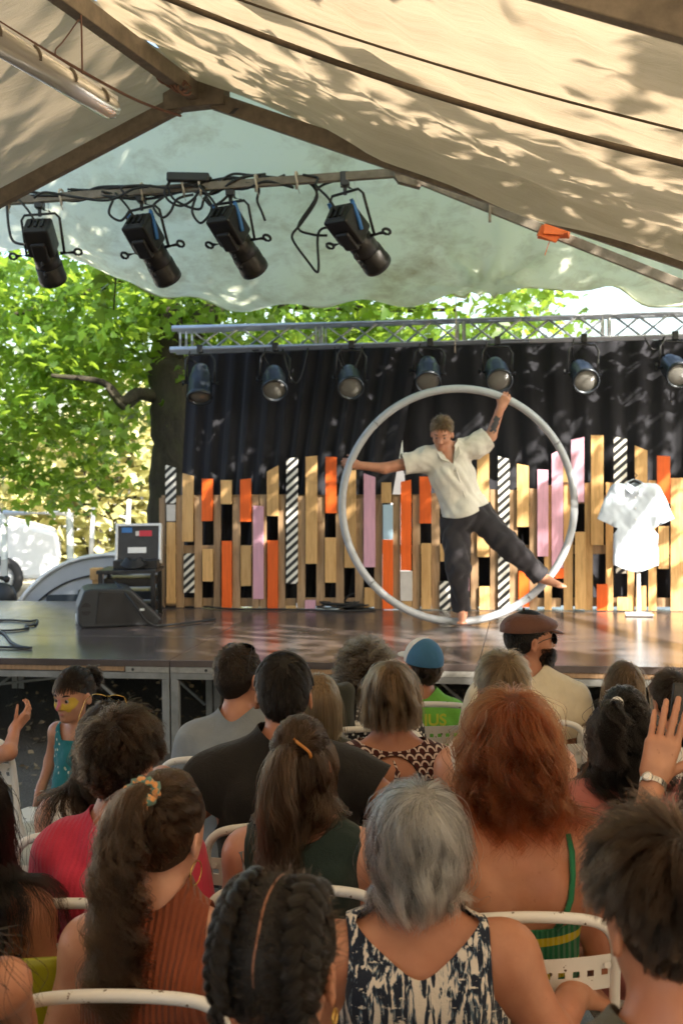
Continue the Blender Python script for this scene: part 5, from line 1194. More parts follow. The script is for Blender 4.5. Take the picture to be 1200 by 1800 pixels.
def head_prims(face=False, child=False, jaw=1.0):
    o = [EL((0, 0.006, 0.132), (0.074, 0.094, 0.099), 0.02, 'head'), EL((0, 0.046, 0.085), (0.058, 0.062, 0.088), 0.03, 'head'), RC((0, 0.02, 0.05), (0, 0.075, 0.018), 0.045, 0.026 * jaw, 0.03, 'head')]
    for s in (-1, 1):
        er = np.array(Matrix.Rotation(s * 0.35, 3, 'Z') @ Matrix.Rotation(-0.2, 3, 'X'))
        o.append(EL((s * 0.081, 0.002, 0.098), (0.009, 0.020, 0.032), 0.008, 'ear', er))
        o.append(dict(EL((s * 0.092, 0.002, 0.10), (0.008, 0.010, 0.018), 0.006, 'ear', er), neg=True))
    if face:
        o += [RC((0, 0.098, 0.108), (0, 0.122, 0.078), 0.008, 0.0125, 0.012, 'head'), EL((-0.010, 0.112, 0.074), (0.008, 0.010, 0.007), 0.006, 'head'), EL((0.010, 0.112, 0.074), (0.008, 0.010, 0.007), 0.006, 'head'), RC((-0.032, 0.088, 0.126), (0.032, 0.088, 0.126), 0.012, 0.012, 0.02, 'head'),
              EL((0, 0.090, 0.017), (0.018, 0.015, 0.014), 0.015, 'head'), RC((-0.014, 0.099, 0.046), (0.014, 0.099, 0.046), 0.008, 0.008, 0.010, 'head')]
        for s in (-1, 1): o += [EL((s * 0.036, 0.072, 0.078), (0.022, 0.022, 0.02), 0.02, 'head'), dict(EL((s * 0.031, 0.108, 0.110), (0.015, 0.012, 0.009), 0.012, 'head'), neg=True)]
    return o
def face_bits(par, Rh, Oh, brow, lip=(0.42, 0.15, 0.12), beard=None):
    X = lambda p: Vector(Rh @ vec(p) + Oh)
    for s in (-1, 1):
        b = MB().ball((0, 0, 0), 0.0108, 12, 8); e = b.build('eye', simple('eye_white', (0.42, 0.40, 0.38), 0.2), par); e.location = X((s * 0.031, 0.0895, 0.110))
        MB().ball((0, 0, 0), (0.0072, 0.003, 0.0072), 10, 6).build('iris', simple('dark_iris', (0.03, 0.02, 0.015), 0.15), e).location = Vector(Rh @ np.array([0, 0.0097, -0.001]))
        MB().tube([X((s * 0.030 + t * 0.017, 0.0955 - 0.004 * abs(t), 0.118 - 0.003 * abs(t))) for t in (-1, -0.5, 0, 0.5, 1)], [0.002, 0.0035, 0.0038, 0.0035, 0.002], 6).build('eyelid', simple('eyelid_skin', (0.33, 0.17, 0.12), 0.5), par)
        MB().tube([X((s * (0.016 + 0.034 * t), 0.105 - 0.016 * t * t, 0.131 + 0.006 * math.sin(t * 2.6))) for t in np.linspace(0, 1, 6)], [0.0035, 0.0045, 0.0045, 0.004, 0.003, 0.001], 6).build('eyebrow', brow, par)
    MB().tube([X((t * 0.023, 0.1055 - 0.008 * t * t, 0.0485)) for t in np.linspace(-1, 1, 7)], [0.001, 0.003, 0.0042, 0.0035, 0.0042, 0.003, 0.001], 6).tube([X((t * 0.021, 0.1045 - 0.008 * t * t, 0.0420)) for t in np.linspace(-1, 1, 7)], [0.001, 0.0035, 0.0048, 0.005, 0.0048, 0.0035, 0.001], 6).build('lips', simple('lips', lip, 0.4), par)

def two_res(prims, h, hands, hf=0.0036):
    """one skin mesh: the body at spacing h, with each hand (wrist, direction) at a finer spacing, joined at the wrist"""
    V, F = surf(prims, h); F = tris(F); f = np.ones(len(V))
    for w, d in hands:
        w, d = vec(w), unit(vec(d)); s = (V - w) @ d; f = np.minimum(f, np.where(np.linalg.norm(V - w, axis=1) < 0.26, -s, 1.0))
    if hands: V, F = clip(V, F, f)
    Vs, Fs = [V], [F]; nb = len(V)
    for w, d in hands:
        w, d = vec(w), unit(vec(d)); hp = [p for p in prims if p['tag'] in ('hand', 'fore')]
        v, q = surf(hp, hf, box=(w - 0.25, w + 0.25)); s = (v - w) @ d; v, q = clip(v, q, np.where(np.linalg.norm(v - w, axis=1) < 0.25, s, -1.0)); Vs.append(v); Fs.append(q + nb); nb += len(v)
    return np.concatenate(Vs), np.concatenate(Fs)
def garment(par, name, prims, tags, infl, mat, cuts, h=0.010, wr=0.004, freq=30, aniso=(1, 1, 0.5), seed=1, thick=0.003, extra=None):
    pr = [p for p in prims if p['tag'] in tags] + (extra or [])
    V, F = surf(pr, h, infl); V = relax(V, F, 2); f = np.ones(len(V))
    for c in cuts: f = np.minimum(f, c(V))
    V, F = clip(V, F, f)
    if len(F) == 0: return None
    N = normals(V, F); V = V + N * (wob(V, wr, freq, seed, aniso) + wob(V, wr * 0.5, freq * 2.2, seed + 1, aniso))[:, None]
    o = add(name, npmesh(name, V, F), mat, par, sm=True); s = o.modifiers.new('cloth', 'SOLIDIFY'); s.thickness = thick; s.offset = 1; return o
def cut_z(z): return lambda V: V[:, 2] - z
def cut_ztop(z): return lambda V: z - V[:, 2]
def cut_ball(c, d, r):
    c, d = vec(c), unit(vec(d)); return lambda V: np.maximum((c - V) @ d, np.linalg.norm(V - c, axis=1) - r)
def cut_neck(c, a, b, z0, drop_front=0.03):
    return lambda V: np.where(V[:, 2] > z0, np.hypot((V[:, 0] - c[0]) / a, (V[:, 1] - c[1]) / b) - 1.0, 1.0) * 0.1
def cut_x(xl, z): return lambda V: np.where(V[:, 2] > z, xl - np.abs(V[:, 0]) , 1.0)

PEOPLE = 0
def seated(name, label, hx, top, d, yaw=0.0, S=None, wx=1.0, head=(0, 0, 0), lean=(0.0, 0.03), skin='mid', face=False, arms=None, hands=(), h=0.010, body_dx=0.0, jaw=1.0, hs=1.0, fit=1.345, chair_label=None, chair_sc=1.0, chair_off=(0, 0), pants=(0.05, 0.05, 0.06), arm_w=1.0, legs=True, knees=None, jitter=0):
    """a seated figure, head top at the given place; returns a record with the frames clothes and hair need"""
    tp = P(hx, top, d); S = S or tp.z / fit; nx, ny = lean
    nb = np.array([nx, ny, 1.045]); hp = nb + np.array([0, 0.012, 0.062])
    Rz = np.array(Matrix.Rotation(yaw, 3, 'Z')); base = vec(tp) - Rz @ np.array([hp[0], hp[1] + 0.01, 0]) * S; base[2] = max(0.0, tp.z - fit * S)
    e = empty(name, base, yaw, label, 'person', 'people seated in the audience'); e.scale = (S, S, S)
    inv = lambda w: (Rz.T @ (vec(w) - base)) / S
    w_ = wx; sp = lambda t: np.array([nx * t, ny * t - 0.02 * math.sin(t * 3.1), 0.52 + 0.525 * t])
    ch = sp(0.66); sh = sp(0.90)
    B = [EL(sp(0.02), (0.175 * w_, 0.128, 0.115), 0.05, 'hip'), EL(sp(0.34), (0.143 * w_, 0.103, 0.15), 0.06, 'torso'), EL(ch, (0.158 * w_, 0.108, 0.165), 0.06, 'torso'), RC(sh + [-0.115 * w_, -0.012, -0.01], sh + [0.115 * w_, -0.012, -0.01], 0.066, 0.066, 0.06, 'torso'),
         RC(sh + [-0.12 * w_, -0.005, 0.0], nb + [-0.012, 0, 0.045], 0.040, 0.044, 0.05, 'torso'), RC(sh + [0.12 * w_, -0.005, 0.0], nb + [0.012, 0, 0.045], 0.040, 0.044, 0.05, 'torso'),
         EL(ch + [-0.078 * w_, -0.070, 0.03], (0.048, 0.044, 0.080), 0.022, 'torso', np.array(Matrix.Rotation(-0.25, 3, 'Y'))), EL(ch + [0.078 * w_, -0.070, 0.03], (0.048, 0.044, 0.080), 0.022, 'torso', np.array(Matrix.Rotation(0.25, 3, 'Y'))), RC(nb + [0, -0.005, -0.03], hp + [0, 0.005, 0.03], 0.056, 0.050, 0.04, 'neck')]
    B.append(dict(RC(sp(0.22) + [0, -0.122, 0], sp(0.80) + [0, -0.126, 0], 0.013, 0.012, 0.035, 'groove'), neg=True))
    sd = {-1: (sh + [-0.168 * w_, -0.005, -0.022]), 1: (sh + [0.168 * w_, -0.005, -0.022])}; rec = dict(S=S, arm={}, sh=sh)
    for s, nm in ((-1, 'L'), (1, 'R')):
        a = (arms or {}).get(nm); el, wr = (np.array([s * (0.215 * w_ + 0.005), 0.01, 0.70]), np.array([s * 0.14, 0.23, 0.615])) if a is None else [inv(q) if isinstance(q, Vector) else vec(q) for q in a[:2]]
        k = arm_w; B += [EL(sd[s], (0.060 * k, 0.062 * k, 0.066 * k), 0.04, 'arm'), RC(sd[s], el, 0.054 * k, 0.041 * k, 0.04, 'arm'), RC(el, wr, 0.041 * k, 0.027 * k, 0.02, 'fore')]
        if a is not None and len(a) > 2: hd = hand(wr, Rz.T @ vec(a[2]), Rz.T @ vec(a[3]), Rz.T @ vec(a[4]), hs, *a[5:])
        else: hd = hand(wr, unit(wr - el) + np.array([0, 0, -0.3]), (0, 0, -1), (-s, 0, 0), hs, (0.35, 0.35, 0.35, 0.35))
        B += hd; rec['arm'][nm] = (sd[s], el, wr, unit(vec(Rz.T @ vec(a[2]))) if a is not None and len(a) > 2 else unit(wr - el))
    if legs:
        for s in (-1, 1):
            kn = np.array([s * 0.115, 0.43, 0.53]) if not knees or s not in knees else inv(knees[s]); an = np.array([kn[0], kn[1] - 0.02, 0.09])
            B += [RC((s * 0.09, 0.02, 0.52), kn, 0.088, 0.062, 0.05, 'leg'), RC(kn + [0, 0, -0.01], an, 0.057, 0.038, 0.02, 'leg'), RC(an + [0, -0.02, -0.045], an + [s * 0.01, 0.15, -0.06], 0.036, 0.028, 0.02, 'foot')]
    Rh = rotm(*head); HP = [dict(q) for q in head_prims(face, jaw=jaw)]; M = np.eye(4); M[:3, :3] = Rh * hs; M[:3, 3] = hp; HP = xf_prims(HP, M)
    rec.update(e=e, B=B, Rh=Rh * hs, Oh=hp, nb=nb, inv=inv, sp=sp, w=w_, base=base, Rz=Rz, ch=ch, R0=Rh)
    order = [q for q in B if q['tag'] != 'hand'] + HP + [q for q in B if q['tag'] == 'hand']
    V, F = two_res(order, h, [(rec['arm'][n][2], rec['arm'][n][3]) for n in hands])
    me = npmesh('body', V, tris(F)); o = add('body', me, SKIN[skin], e, sm=True)
    rec['body'] = o
    if legs: garment(e, 'trousers', B, ('hip', 'leg'), {'hip': 0.012, 'leg': 0.014}, fabric('trousers_%d' % (int(sum(pants) * 1000)), pants), [cut_ztop(0.64), cut_z(0.12)], 0.016, 0.004, 24, seed=3)
    if chair_label:
        cw = Rz @ np.array([chair_off[0] , chair_off[1] + 0.02, 0]) * S + base; chair(cw[0], cw[1], yaw, chair_label, chair_sc)
    return rec
def tee(r, mat, name='shirt', sleeve=0.42, infl=0.012, arm=0.018, neck=0.072, hem=0.50, wr=0.005, seed=1, h=0.010, sides=('L', 'R'), neckb=0.078, freq=26):
    cuts = [cut_z(hem), cut_neck(r['nb'] + [0, 0.0, 0], neck, neckb, 0.96)]; pr = [q for q in r['B'] if q['tag'] in ('torso', 'hip', 'neck')]
    for n in ('L', 'R'):
        s, e, w, _ = r['arm'][n]; hem_p = s + (e - s) * sleeve; q = s + (e - s) * (sleeve + 0.10)
        if sleeve > 0.05:
            pr.append(RC(s, q, 0.062, 0.058, 0.045, 'arm')); cuts.append(cut_ball(hem_p, e - s, 0.105))
        else: cuts.append(cut_ball(s + (e - s) * 0.02, e - s, 0.10))
    return garment(r['e'], name, pr, ('torso', 'hip', 'arm', 'neck'), {'torso': infl, 'neck': 0.006, 'hip': infl + 0.006, 'arm': arm}, mat, cuts, h, wr, freq, seed=seed)
def back_col(r, y0=0.0, gap=0.004):
    """keeps hair outside back, shoulders and neck"""
    ps = [q for q in r['B'] if q['tag'] in ('torso', 'neck', 'arm')]
    def f(W, lay):
        for q in ps:
            if q['t'] == 'e':
                dd = (W - q['c']) / (q['r'] + 0.012 + gap + lay[:, None] * 0.12); L = np.linalg.norm(dd, axis=1); m = L < 1
                W = np.where(m[:, None], q['c'] + (W - q['c']) / np.maximum(L, 1e-6)[:, None], W)
            else:
                ba = q['b'] - q['a']; t = np.clip(((W - q['a']) @ ba) / (ba @ ba), 0, 1); c = q['a'] + t[:, None] * ba; dv = W - c; L = np.linalg.norm(dv, axis=1); rr_ = q['r1'] + (q['r2'] - q['r1']) * t + 0.012 + gap + lay * 0.10; m = L < rr_
                W = np.where(m[:, None], c + dv * (rr_ / np.maximum(L, 1e-6))[:, None], W)
        return W
    return f
def hair(r, key, kind, n=4500, seed=1, rad=0.0007, **kw):
    rs_ = np.random.RandomState(seed); e, Rh, Oh = r['e'], r['Rh'], r['Oh']; cap = scalp_cap(Rh, Oh, e, cap_mat(key), kw.pop('cap', 0.035)); m = hmat(key)
    if kind == 'short':
        D = sample_roots(n, rs_, kw.pop('mask', None)); el = D[:, 2]; lo, hi = kw.pop('len', (0.018, 0.05)); L = np.interp(el, [-0.7, -0.2, 0.4, 1], [lo * 0.7, lo, (lo + hi) / 2, hi]) * rs_.uniform(0.7, 1.2, n) * np.where((np.abs(D[:, 0]) > 0.75) & (D[:, 2] < 0.2) & (D[:, 1] > -0.45), 0.45, 1.0)
        Q = grow(Rh, Oh, D, rs_, L, ds=0.005, **{**dict(grav=0.06, lift=0.12, layer=(0.03, 0.14), clump=0.45, ncl=220, k=8, fly=0.06, drift=0.02), **kw})
    elif kind == 'long':
        D = sample_roots(n, rs_, kw.pop('mask', None)); L = kw.pop('len', 0.5) * rs_.uniform(0.75, 1.05, n); ze = kw.pop('zend', None); zj = kw.pop('zjit', 0.02)
        Q = grow(Rh, Oh, D, rs_, L, zend=None if ze is None else ze + rs_.normal(size=n) * zj, back=back_col(r), **{**dict(k=18, clump=0.55, ncl=150), **kw})
    elif kind == 'curly':
        D = sample_roots(n, rs_); L = kw.pop('len', 0.10) * rs_.uniform(0.7, 1.15, n)
        Q = grow(Rh, Oh, D, rs_, L, **{**dict(grav=0.03, lift=0.75, layer=(0.05, 0.5), wave=0.011, wfreq=9, clump=0.6, ncl=320, k=18, frizz=0.0012, ds=0.007), **kw})
    return curves_obj('hair_strands', Q, rad, m, cap)
def tail(r, key, tie, n_scalp, n_tail, length, seed, drop=None, wave=0.012, wfreq=7, rad=0.0007, spread=0.03, mask=None, thick=0.03, throw=(0, -0.6, 0.2), zend=None, clump=0.6, frizz=0.0008):
    """hair combed to a tie and falling from it as a tail"""
    rs_ = np.random.RandomState(seed); Rh, Oh, e = r['Rh'], r['Oh'], r['e']; cap = scalp_cap(Rh, Oh, e, cap_mat(key), 0.035); m = hmat(key)
    T_ = np.array(tie); Td = unit(((T_ - HCEN) / HRAD)[None])[0]
    D = sample_roots(n_scalp, rs_, mask); k = 14; t = np.linspace(0, 1, k)
    om = np.arccos(np.clip(D @ Td, -0.999, 0.999)); lay = rs_.uniform(0.02, 0.13, n_scalp); Tq = np.linalg.norm((T_ - HCEN) / HRAD)
    dirs = (np.sin((1 - t)[None] * om[:, None]) / np.sin(om)[:, None])[..., None] * D[:, None] + (np.sin(t[None] * om[:, None]) / np.sin(om)[:, None])[..., None] * Td
    radl = 1 + lay[:, None] * np.sin(np.pi * np.clip(t * 1.1, 0, 1))[None] + (Tq - 1) * t[None] ** 3; Q = HCEN + dirs * HRAD * radl[..., None]
    Q[:, -3:] += rs_.normal(size=(n_scalp, 1, 3)) * np.array([0.008] * 3) * np.array([0.3, 0.6, 1])[None, :, None]
    Q = style(Q @ Rh.T + Oh, D, rs_, 0.0045, 5, 0.45, 130, 0.0009); curves_obj('hair_strands', Q, rad, m, cap)
    if n_tail:
        p = T_ + unit(rs_.normal(size=(n_tail, 3))) * thick * rs_.uniform(0, 1, (n_tail, 1)) ** 0.5; v = unit(np.array(throw)[None] + rs_.normal(size=(n_tail, 3)) * 0.13); Ri = np.linalg.inv(Rh).T; Gh = Rh.T @ np.array([0, 0, -1.0]); Gh = Gh / np.linalg.norm(Gh); ds = 0.012; st = int(length / ds) + 1; q = [p.copy()]; lay = rs_.uniform(0.02, 0.26, n_tail); bc = back_col(r); off = rs_.normal(size=(n_tail, 3)) * spread
        for s in range(st):
            v = unit(v * 0.86 + Gh * 0.22 + off * 0.25); p2 = p + v * ds; rr_ = np.linalg.norm((p2 - HCEN) / HRAD, axis=1); lim = 1.04 + lay * 0.5; mm = rr_ < lim
            p2 = np.where(mm[:, None], HCEN + (p2 - HCEN) * (lim / np.maximum(rr_, 1e-6))[:, None], p2); p2 = (bc(p2 @ Rh.T + Oh, lay) - Oh) @ Ri; v = unit(p2 - p); p = p2; q.append(p.copy())
        Q = np.stack(q, 1) @ Rh.T + Oh; Lh = length * rs_.uniform(0.6, 1.0, n_tail); end = Lh / ds
        if zend is not None: b = Q[:, :, 2] < zend + rs_.normal(size=(n_tail, 1)) * 0.03; end = np.minimum(end, np.where(b.any(1), b.argmax(1), 999))
        Q = resample(Q, end, 24); Q = style(Q, None, rs_, wave, wfreq, clump, max(20, n_tail // 28), frizz); curves_obj('hair_strands', Q, rad, m, cap)
    return cap
def hx_pt(r, p): return Vector(r['Rh'] @ vec(p) + r['Oh'])
def sunglasses(r, label, gold=True, pos=(0, 0.02, 0.235), tilt=0.35, lens_col=(0.01, 0.01, 0.012), w=0.066):
    """pushed up on the head (head frame); a thing of its own"""
    S = r['S']; e = empty('sunglasses', Vector(r['Rz'] @ vec(hx_pt(r, pos)) * S + r['base']), 0, label, 'sunglasses')
    W = lambda p: Vector(r['Rz'] @ (r['Rh'] @ vec(p) + r['Oh']) * S + r['base'])
    ct, st = math.cos(tilt), math.sin(tilt); L = lambda x, y, z: W((pos[0] + x, pos[1] + y * ct - z * st, pos[2] + y * st + z * ct)); mt = simple('gold_frame', (0.65, 0.42, 0.12), 0.25, 0.9) if gold else M_BLACK
    for s in (-1, 1):
        c = (s * 0.034, 0); ring = [(c[0] + 0.028 * math.cos(a), c[1] + 0.023 * math.sin(a)) for a in np.linspace(0, 6.28, 19)[:-1]]
        MB().prism([L(x, 0.002 * 0, z) for x, z in ring], (L(0, 0.002, 0) - L(0, 0, 0))).build('lens', simple('dark_lens', lens_col, 0.08), e, world=True)
        MB().tube([L(x, 0.001, z) for x, z in ring], 0.0016 * S, 6, closed=True).build('rim', mt, e, world=True)
        MB().tube([L(s * 0.062, 0, 0.012), L(s * w * 1.02, -0.02, 0.012), L(s * w * 1.15, -0.07, 0.004), L(s * w * 1.18, -0.11, -0.012)], 0.0016 * S, 6).build('temple', mt, e, world=True)
    MB().tube([L(-0.008, 0.001, 0.006), L(0, 0.003, 0.009), L(0.008, 0.001, 0.006)], 0.0015 * S, 6).build('bridge', mt, e, world=True)
# ------------------------------------------------------------------ the audience, from the front row by the stage back to the lens
CH = 'white folding chair '
# man in the flat cap
r = seated('person', 'bearded man in brown flat cap and cream tee looking to the right', 926, 1072, 4.85, yaw=-0.05, wx=1.12, head=(-1.28, 0.05, 0.0), skin='tan', face=True, h=0.009, chair_label=CH + 'of the man in the flat cap', lean=(0.02, 0.03))
tee(r, fabric('cream_cotton', (0.74, 0.66, 0.50)), sleeve=0.55, wr=0.006, seed=3)
hair(r, 'black', 'short', 1800, 3, 0.0009, len=(0.02, 0.03), mask=lambda D: D[:, 2] < 0.25); face_bits(r['e'], r['Rh'], r['Oh'], cap_mat('black'))
def beard(r, key, n, seed):
    rs_ = np.random.RandomState(seed); c = np.array([0, 0.045, 0.05]); D = unit(rs_.normal(size=(n * 5, 3))); m = (D[:, 2] < 0.05 + 0.5 * np.abs(D[:, 0])) & (D[:, 1] > -0.15) & (D[:, 2] > -0.9); D = D[m][:n]; p = c + D * np.array([0.066, 0.068, 0.062]); L = rs_.uniform(0.010, 0.026, len(D))
    v = unit(D + np.array([0, 0.1, -0.7])); Q = p[:, None] + v[:, None] * (np.linspace(0, 1, 5)[None, :, None] * L[:, None, None]) + rs_.normal(size=(len(D), 5, 3)) * 0.001; Q = Q @ r['Rh'].T + r['Oh']
    V, F = surf([EL((0, 0.052, 0.036), (0.062, 0.062, 0.050), 0.01), RC((0, 0.06, 0.02), (0, 0.10, 0.0), 0.03, 0.022, 0.02)], 0.007); V, F = clip(V, F, np.minimum(np.minimum(0.052 + 0.35 * np.abs(V[:, 0]) - V[:, 2], V[:, 1] + 0.004), np.hypot(V[:, 0], V[:, 2] - 0.046) - 0.020 + 0 * V[:, 0]))
    o = add('beard', npmesh('beard', V @ r['Rh'].T + r['Oh'], F), cap_mat(key), r['e'], sm=True); curves_obj('beard_strands', Q, 0.0008, hmat(key), o)
beard(r, 'black', 1500, 4)
def flat_cap(r):
    V, F = surf([EL((0, -0.004, 0.172), (0.086, 0.108, 0.060), 0.03), EL((0, 0.062, 0.168), (0.078, 0.082, 0.034), 0.03), EL((0, -0.03, 0.150), (0.085, 0.080, 0.060), 0.02)], 0.008); V, F = clip(V, F, V[:, 2] - 0.150 + 0.10 * (V[:, 1]) * 0.4)
    V2, F2 = surf([EL((0, 0.115, 0.140), (0.068, 0.052, 0.009), 0.01, rot=np.array(Matrix.Rotation(-0.28, 3, 'X')))], 0.006)
    m = fabric('brown_leather', (0.115, 0.045, 0.028), 0.2, 120, 0.5)
    o = add('flat_cap', npmesh('flat_cap', V @ r['Rh'].T + r['Oh'], F), m, r['e'], sm=True); add('peak', npmesh('peak', V2 @ r['Rh'].T + r['Oh'], tris(F2)), m, o, sm=True); s = o.modifiers.new('t', 'SOLIDIFY'); s.thickness = 0.003
    b = MB().ball(hx_pt(r, (0, -0.005, 0.244)), 0.007, 8, 5).build('cap_button', m, o)
flat_cap(r)
sunglasses(r, 'dark sunglasses on the nose of the man in the flat cap', False, (0, 0.112, 0.110), 0.0, w=0.068)
# curly-haired woman, keyhole dress, cap child, boy with sunglasses, blonde
r = seated('person', 'curly grey-brown haired person in black and white patterned blouse before the stage', 643, 1143, 4.75, wx=1.15, head=(-0.1, 0.05, 0), chair_label=CH + 'of the curly-haired person')
hair(r, 'greybrown', 'curly', 3800, 5, 0.0008, len=0.085); tee(r, fabric('ditsy_print', (0.1, 0.1, 0.1), pat=pat_floral((0.02, 0.02, 0.025), (0.72, 0.70, 0.66), 52, 0.30)), sleeve=0.5, seed=5)
r = seated('person', 'small child in blue and white cap and lime green tee', 742, 1158, 5.2, S=0.80, head=(0.55, 0.12, 0), skin='tan', chair_label=CH + 'of the child in the blue and white cap', hs=1.12)
hair(r, 'dbrown', 'short', 1500, 6, 0.001, len=(0.03, 0.04), mask=lambda D: D[:, 2] < 0.1); tee(r, fabric('lime_cotton', (0.17, 0.46, 0.06)), sleeve=0.5, seed=6)
def trucker_cap(r):
    V, F = surf([EL(HCEN + [0, 0, 0.02], HRAD * 1.10 + [0.002, 0.002, -0.012], 0.01)], 0.008); f = V[:, 2] - 0.135; V, F = clip(V, F, f)
    mb = fabric('blue_cap_mesh', (0.05, 0.16, 0.30), 0.3, 200); mw = fabric('white_cap_front', (0.74, 0.72, 0.68))
    for nm, mm, g in (('cap_crown', mb, 1), ('cap_front', mw, -1)):
        v, q = clip(V, F, g * (0.030 - V[:, 1] - 0.3 * (V[:, 2] - 0.16))); o = add(nm, npmesh(nm, v @ r['Rh'].T + r['Oh'], q), mm, r['e'], sm=True); s = o.modifiers.new('t', 'SOLIDIFY'); s.thickness = 0.002
    v, q = surf([EL((0, 0.135, 0.142), (0.066, 0.055, 0.007), 0.01)], 0.006); add('peak', npmesh('peak', v @ r['Rh'].T + r['Oh'], tris(q)), mw, r['e'], sm=True)
trucker_cap(r)
def lettering(r, text, size, loc, mat, name='lettering'):
    c = bpy.data.curves.new(name, 'FONT'); c.body = text; c.size = size; c.extrude = 0.001; c.offset = 0.002; o0 = bpy.data.objects.new(name, c); COL.objects.link(o0); bpy.context.view_layer.update(); me = bpy.data.meshes.new_from_object(o0); COL.objects.unlink(o0); bpy.data.objects.remove(o0)
    o = add(name, me, mat, r['e']); o.location = loc; o.rotation_euler = (R(90), 0, 0); return o
lettering(r, 'IUS', 0.085, (-0.01, -0.150, 0.955), simple('yellow_print', (0.62, 0.62, 0.04), 0.6))
r = seated('person', 'boy in grey tee with sunglasses pushed up on his cropped hair', 419, 1158, 4.3, S=0.90, yaw=-0.2, head=(-0.35, 0.02, -0.05), skin='mid', chair_label=CH + 'of the boy in the grey tee', hs=1.05)
hair(r, 'dbrown', 'short', 3000, 7, 0.0008, len=(0.010, 0.035)); tee(r, fabric('grey_blue_cotton', (0.24, 0.27, 0.30)), sleeve=0.5, seed=7)
sunglasses(r, 'black sunglasses on the head of the boy in grey', False, (0.0, 0.040, 0.226), 0.75)
r = seated('person', 'long blonde haired person mostly hidden behind the man in black', 560, 1185, 4.25, wx=0.9, skin='fair', chair_label=CH + 'of the long-haired blonde person', chair_off=(0.0, 0))
hair(r, 'blond', 'long', 2600, 8, 0.0008, len=0.45, zend=0.86); tee(r, fabric('dark_olive_cotton', (0.06, 0.06, 0.045)), sleeve=0.5, seed=8)
r = seated('person', 'person with long light brown hair near the stage, right of the cap man', 1097, 1163, 4.7, wx=0.95, head=(0.1, 0, 0), skin='fair', chair_label=CH + 'of the person with long light brown hair')
hair(r, 'lbrown', 'long', 3000, 9, 0.0008, len=0.5, zend=0.88); tee(r, fabric('white_cotton', (0.72, 0.70, 0.67)), sleeve=0.5, seed=9)
r = seated('person', 'dark short haired person in white tee at the right picture edge', 1182, 1180, 4.15, head=(0.2, 0, 0), skin='tan', chair_label=CH + 'of the dark-haired person at the right edge')
hair(r, 'dbrown', 'short', 2500, 10, 0.0008, len=(0.025, 0.06)); tee(r, fabric('white_cotton', (0.72, 0.70, 0.67)), sleeve=0.5, seed=10)
# keyhole dress
r = seated('person', 'woman with brown bob and keyhole-back patterned dress', 686, 1163, 3.9, wx=1.05, skin='tan', chair_label=CH + 'of the woman in the keyhole dress')
hair(r, 'highl', 'long', 5200, 11, 0.0006, len=0.26, zend=1.125, zjit=0.008, lift=0.15, layer=(0.03, 0.20), whorl=(0.0, -0.15, 0.98), wave=0.006, wfreq=3, clump=0.65, ncl=170, frizz=0.0006, fly=0.06)
zc = 0.958; m_sc = fabric('scallop_print', (0.1, 0.02, 0.02), pat=pat_scallop); keyh = lambda V: np.where(V[:, 1] < 0.02, np.hypot(V[:, 0] / 0.090, (V[:, 2] - zc) / 0.076) - 1, 1.0) * 0.09
ctop = lambda V: np.where(V[:, 1] < 0.1, (1.045 + 0.03 * np.clip(np.abs(V[:, 0]) / 0.12, 0, 1) ** 2) - V[:, 2], 1.0)
cuts = [cut_z(0.50), keyh, ctop]; pr = [q for q in r['B'] if q['tag'] in ('torso', 'hip')]
for n in 'LR':
    s, e_, w, _ = r['arm'][n]; pr.append(RC(s, s + (e_ - s) * 0.62, 0.062, 0.056, 0.045, 'arm')); cuts.append(cut_ball(s + (e_ - s) * 0.52, e_ - s, 0.105))
garment(r['e'], 'dress', pr, ('torso', 'hip', 'arm'), {'torso': 0.010, 'hip': 0.018, 'arm': 0.014}, m_sc, cuts, 0.009, 0.003, 26, seed=11)
def surf_line(r, pts, rad, name, mat, closed=False, tags=('torso',), push=0.014):
    """a cord laid over the back: points (x, z) pushed out to the body"""
    ps = [q for q in r['B'] if q['tag'] in tags]; out = []
    for x, z in pts:
        ys = np.linspace(-0.35, 0.1, 91); X = np.stack([np.full(91, x), ys, np.full(91, z)], 1); dd = np.min([prim_d(q, X, 0) for q in ps], 0) - 0.008; i = np.argmax(dd < push - 0.008); out.append(Vector((x, ys[i], z)))
    return MB().tube(out, rad, 8, closed=closed).build(name, mat, r['e'])
mblk = fabric('black_trim', (0.012, 0.011, 0.011))
surf_line(r, [(0.091 * math.cos(a), zc + 0.077 * math.sin(a)) for a in np.linspace(0.5 * math.pi + 0.45, 2.5 * math.pi - 0.45, 30)], 0.006, 'keyhole_binding', mblk)
surf_line(r, [(x, 1.036 + 0.03 * min(1, abs(x) / 0.12) ** 2) for x in np.linspace(-0.115, 0.115, 20)], 0.006, 'neck_binding', mblk)
MB().tube(spline([(0.0, -0.118, 1.03), (0.012, -0.136, 0.995), (0.006, -0.142, 0.955), (0.014, -0.145, 0.93)], 5), [0.004] * 5 + [0.010] * 5 + [0.014] * 5 + [0.004], 6).build('tie_end', m_sc, r['e'])
# blond boy with bare shoulders
r = seated('person', 'short blond haired person with bare shoulders and white lace top', 882, 1146, 3.75, wx=1.0, skin='fair', head=(0.05, 0.05, 0), chair_label=CH + 'of the short-haired blond person')
hair(r, 'sandy', 'short', 5500, 12, 0.0006, len=(0.025, 0.075), grav=0.12, lift=0.08, layer=(0.03, 0.14)); tee(r, fabric('white_lace', (0.70, 0.66, 0.64), pat=pat_floral((0.72, 0.68, 0.66), (0.50, 0.38, 0.36), 80, 0.22)), sleeve=0.0, neck=0.12, neckb=0.12, seed=12)
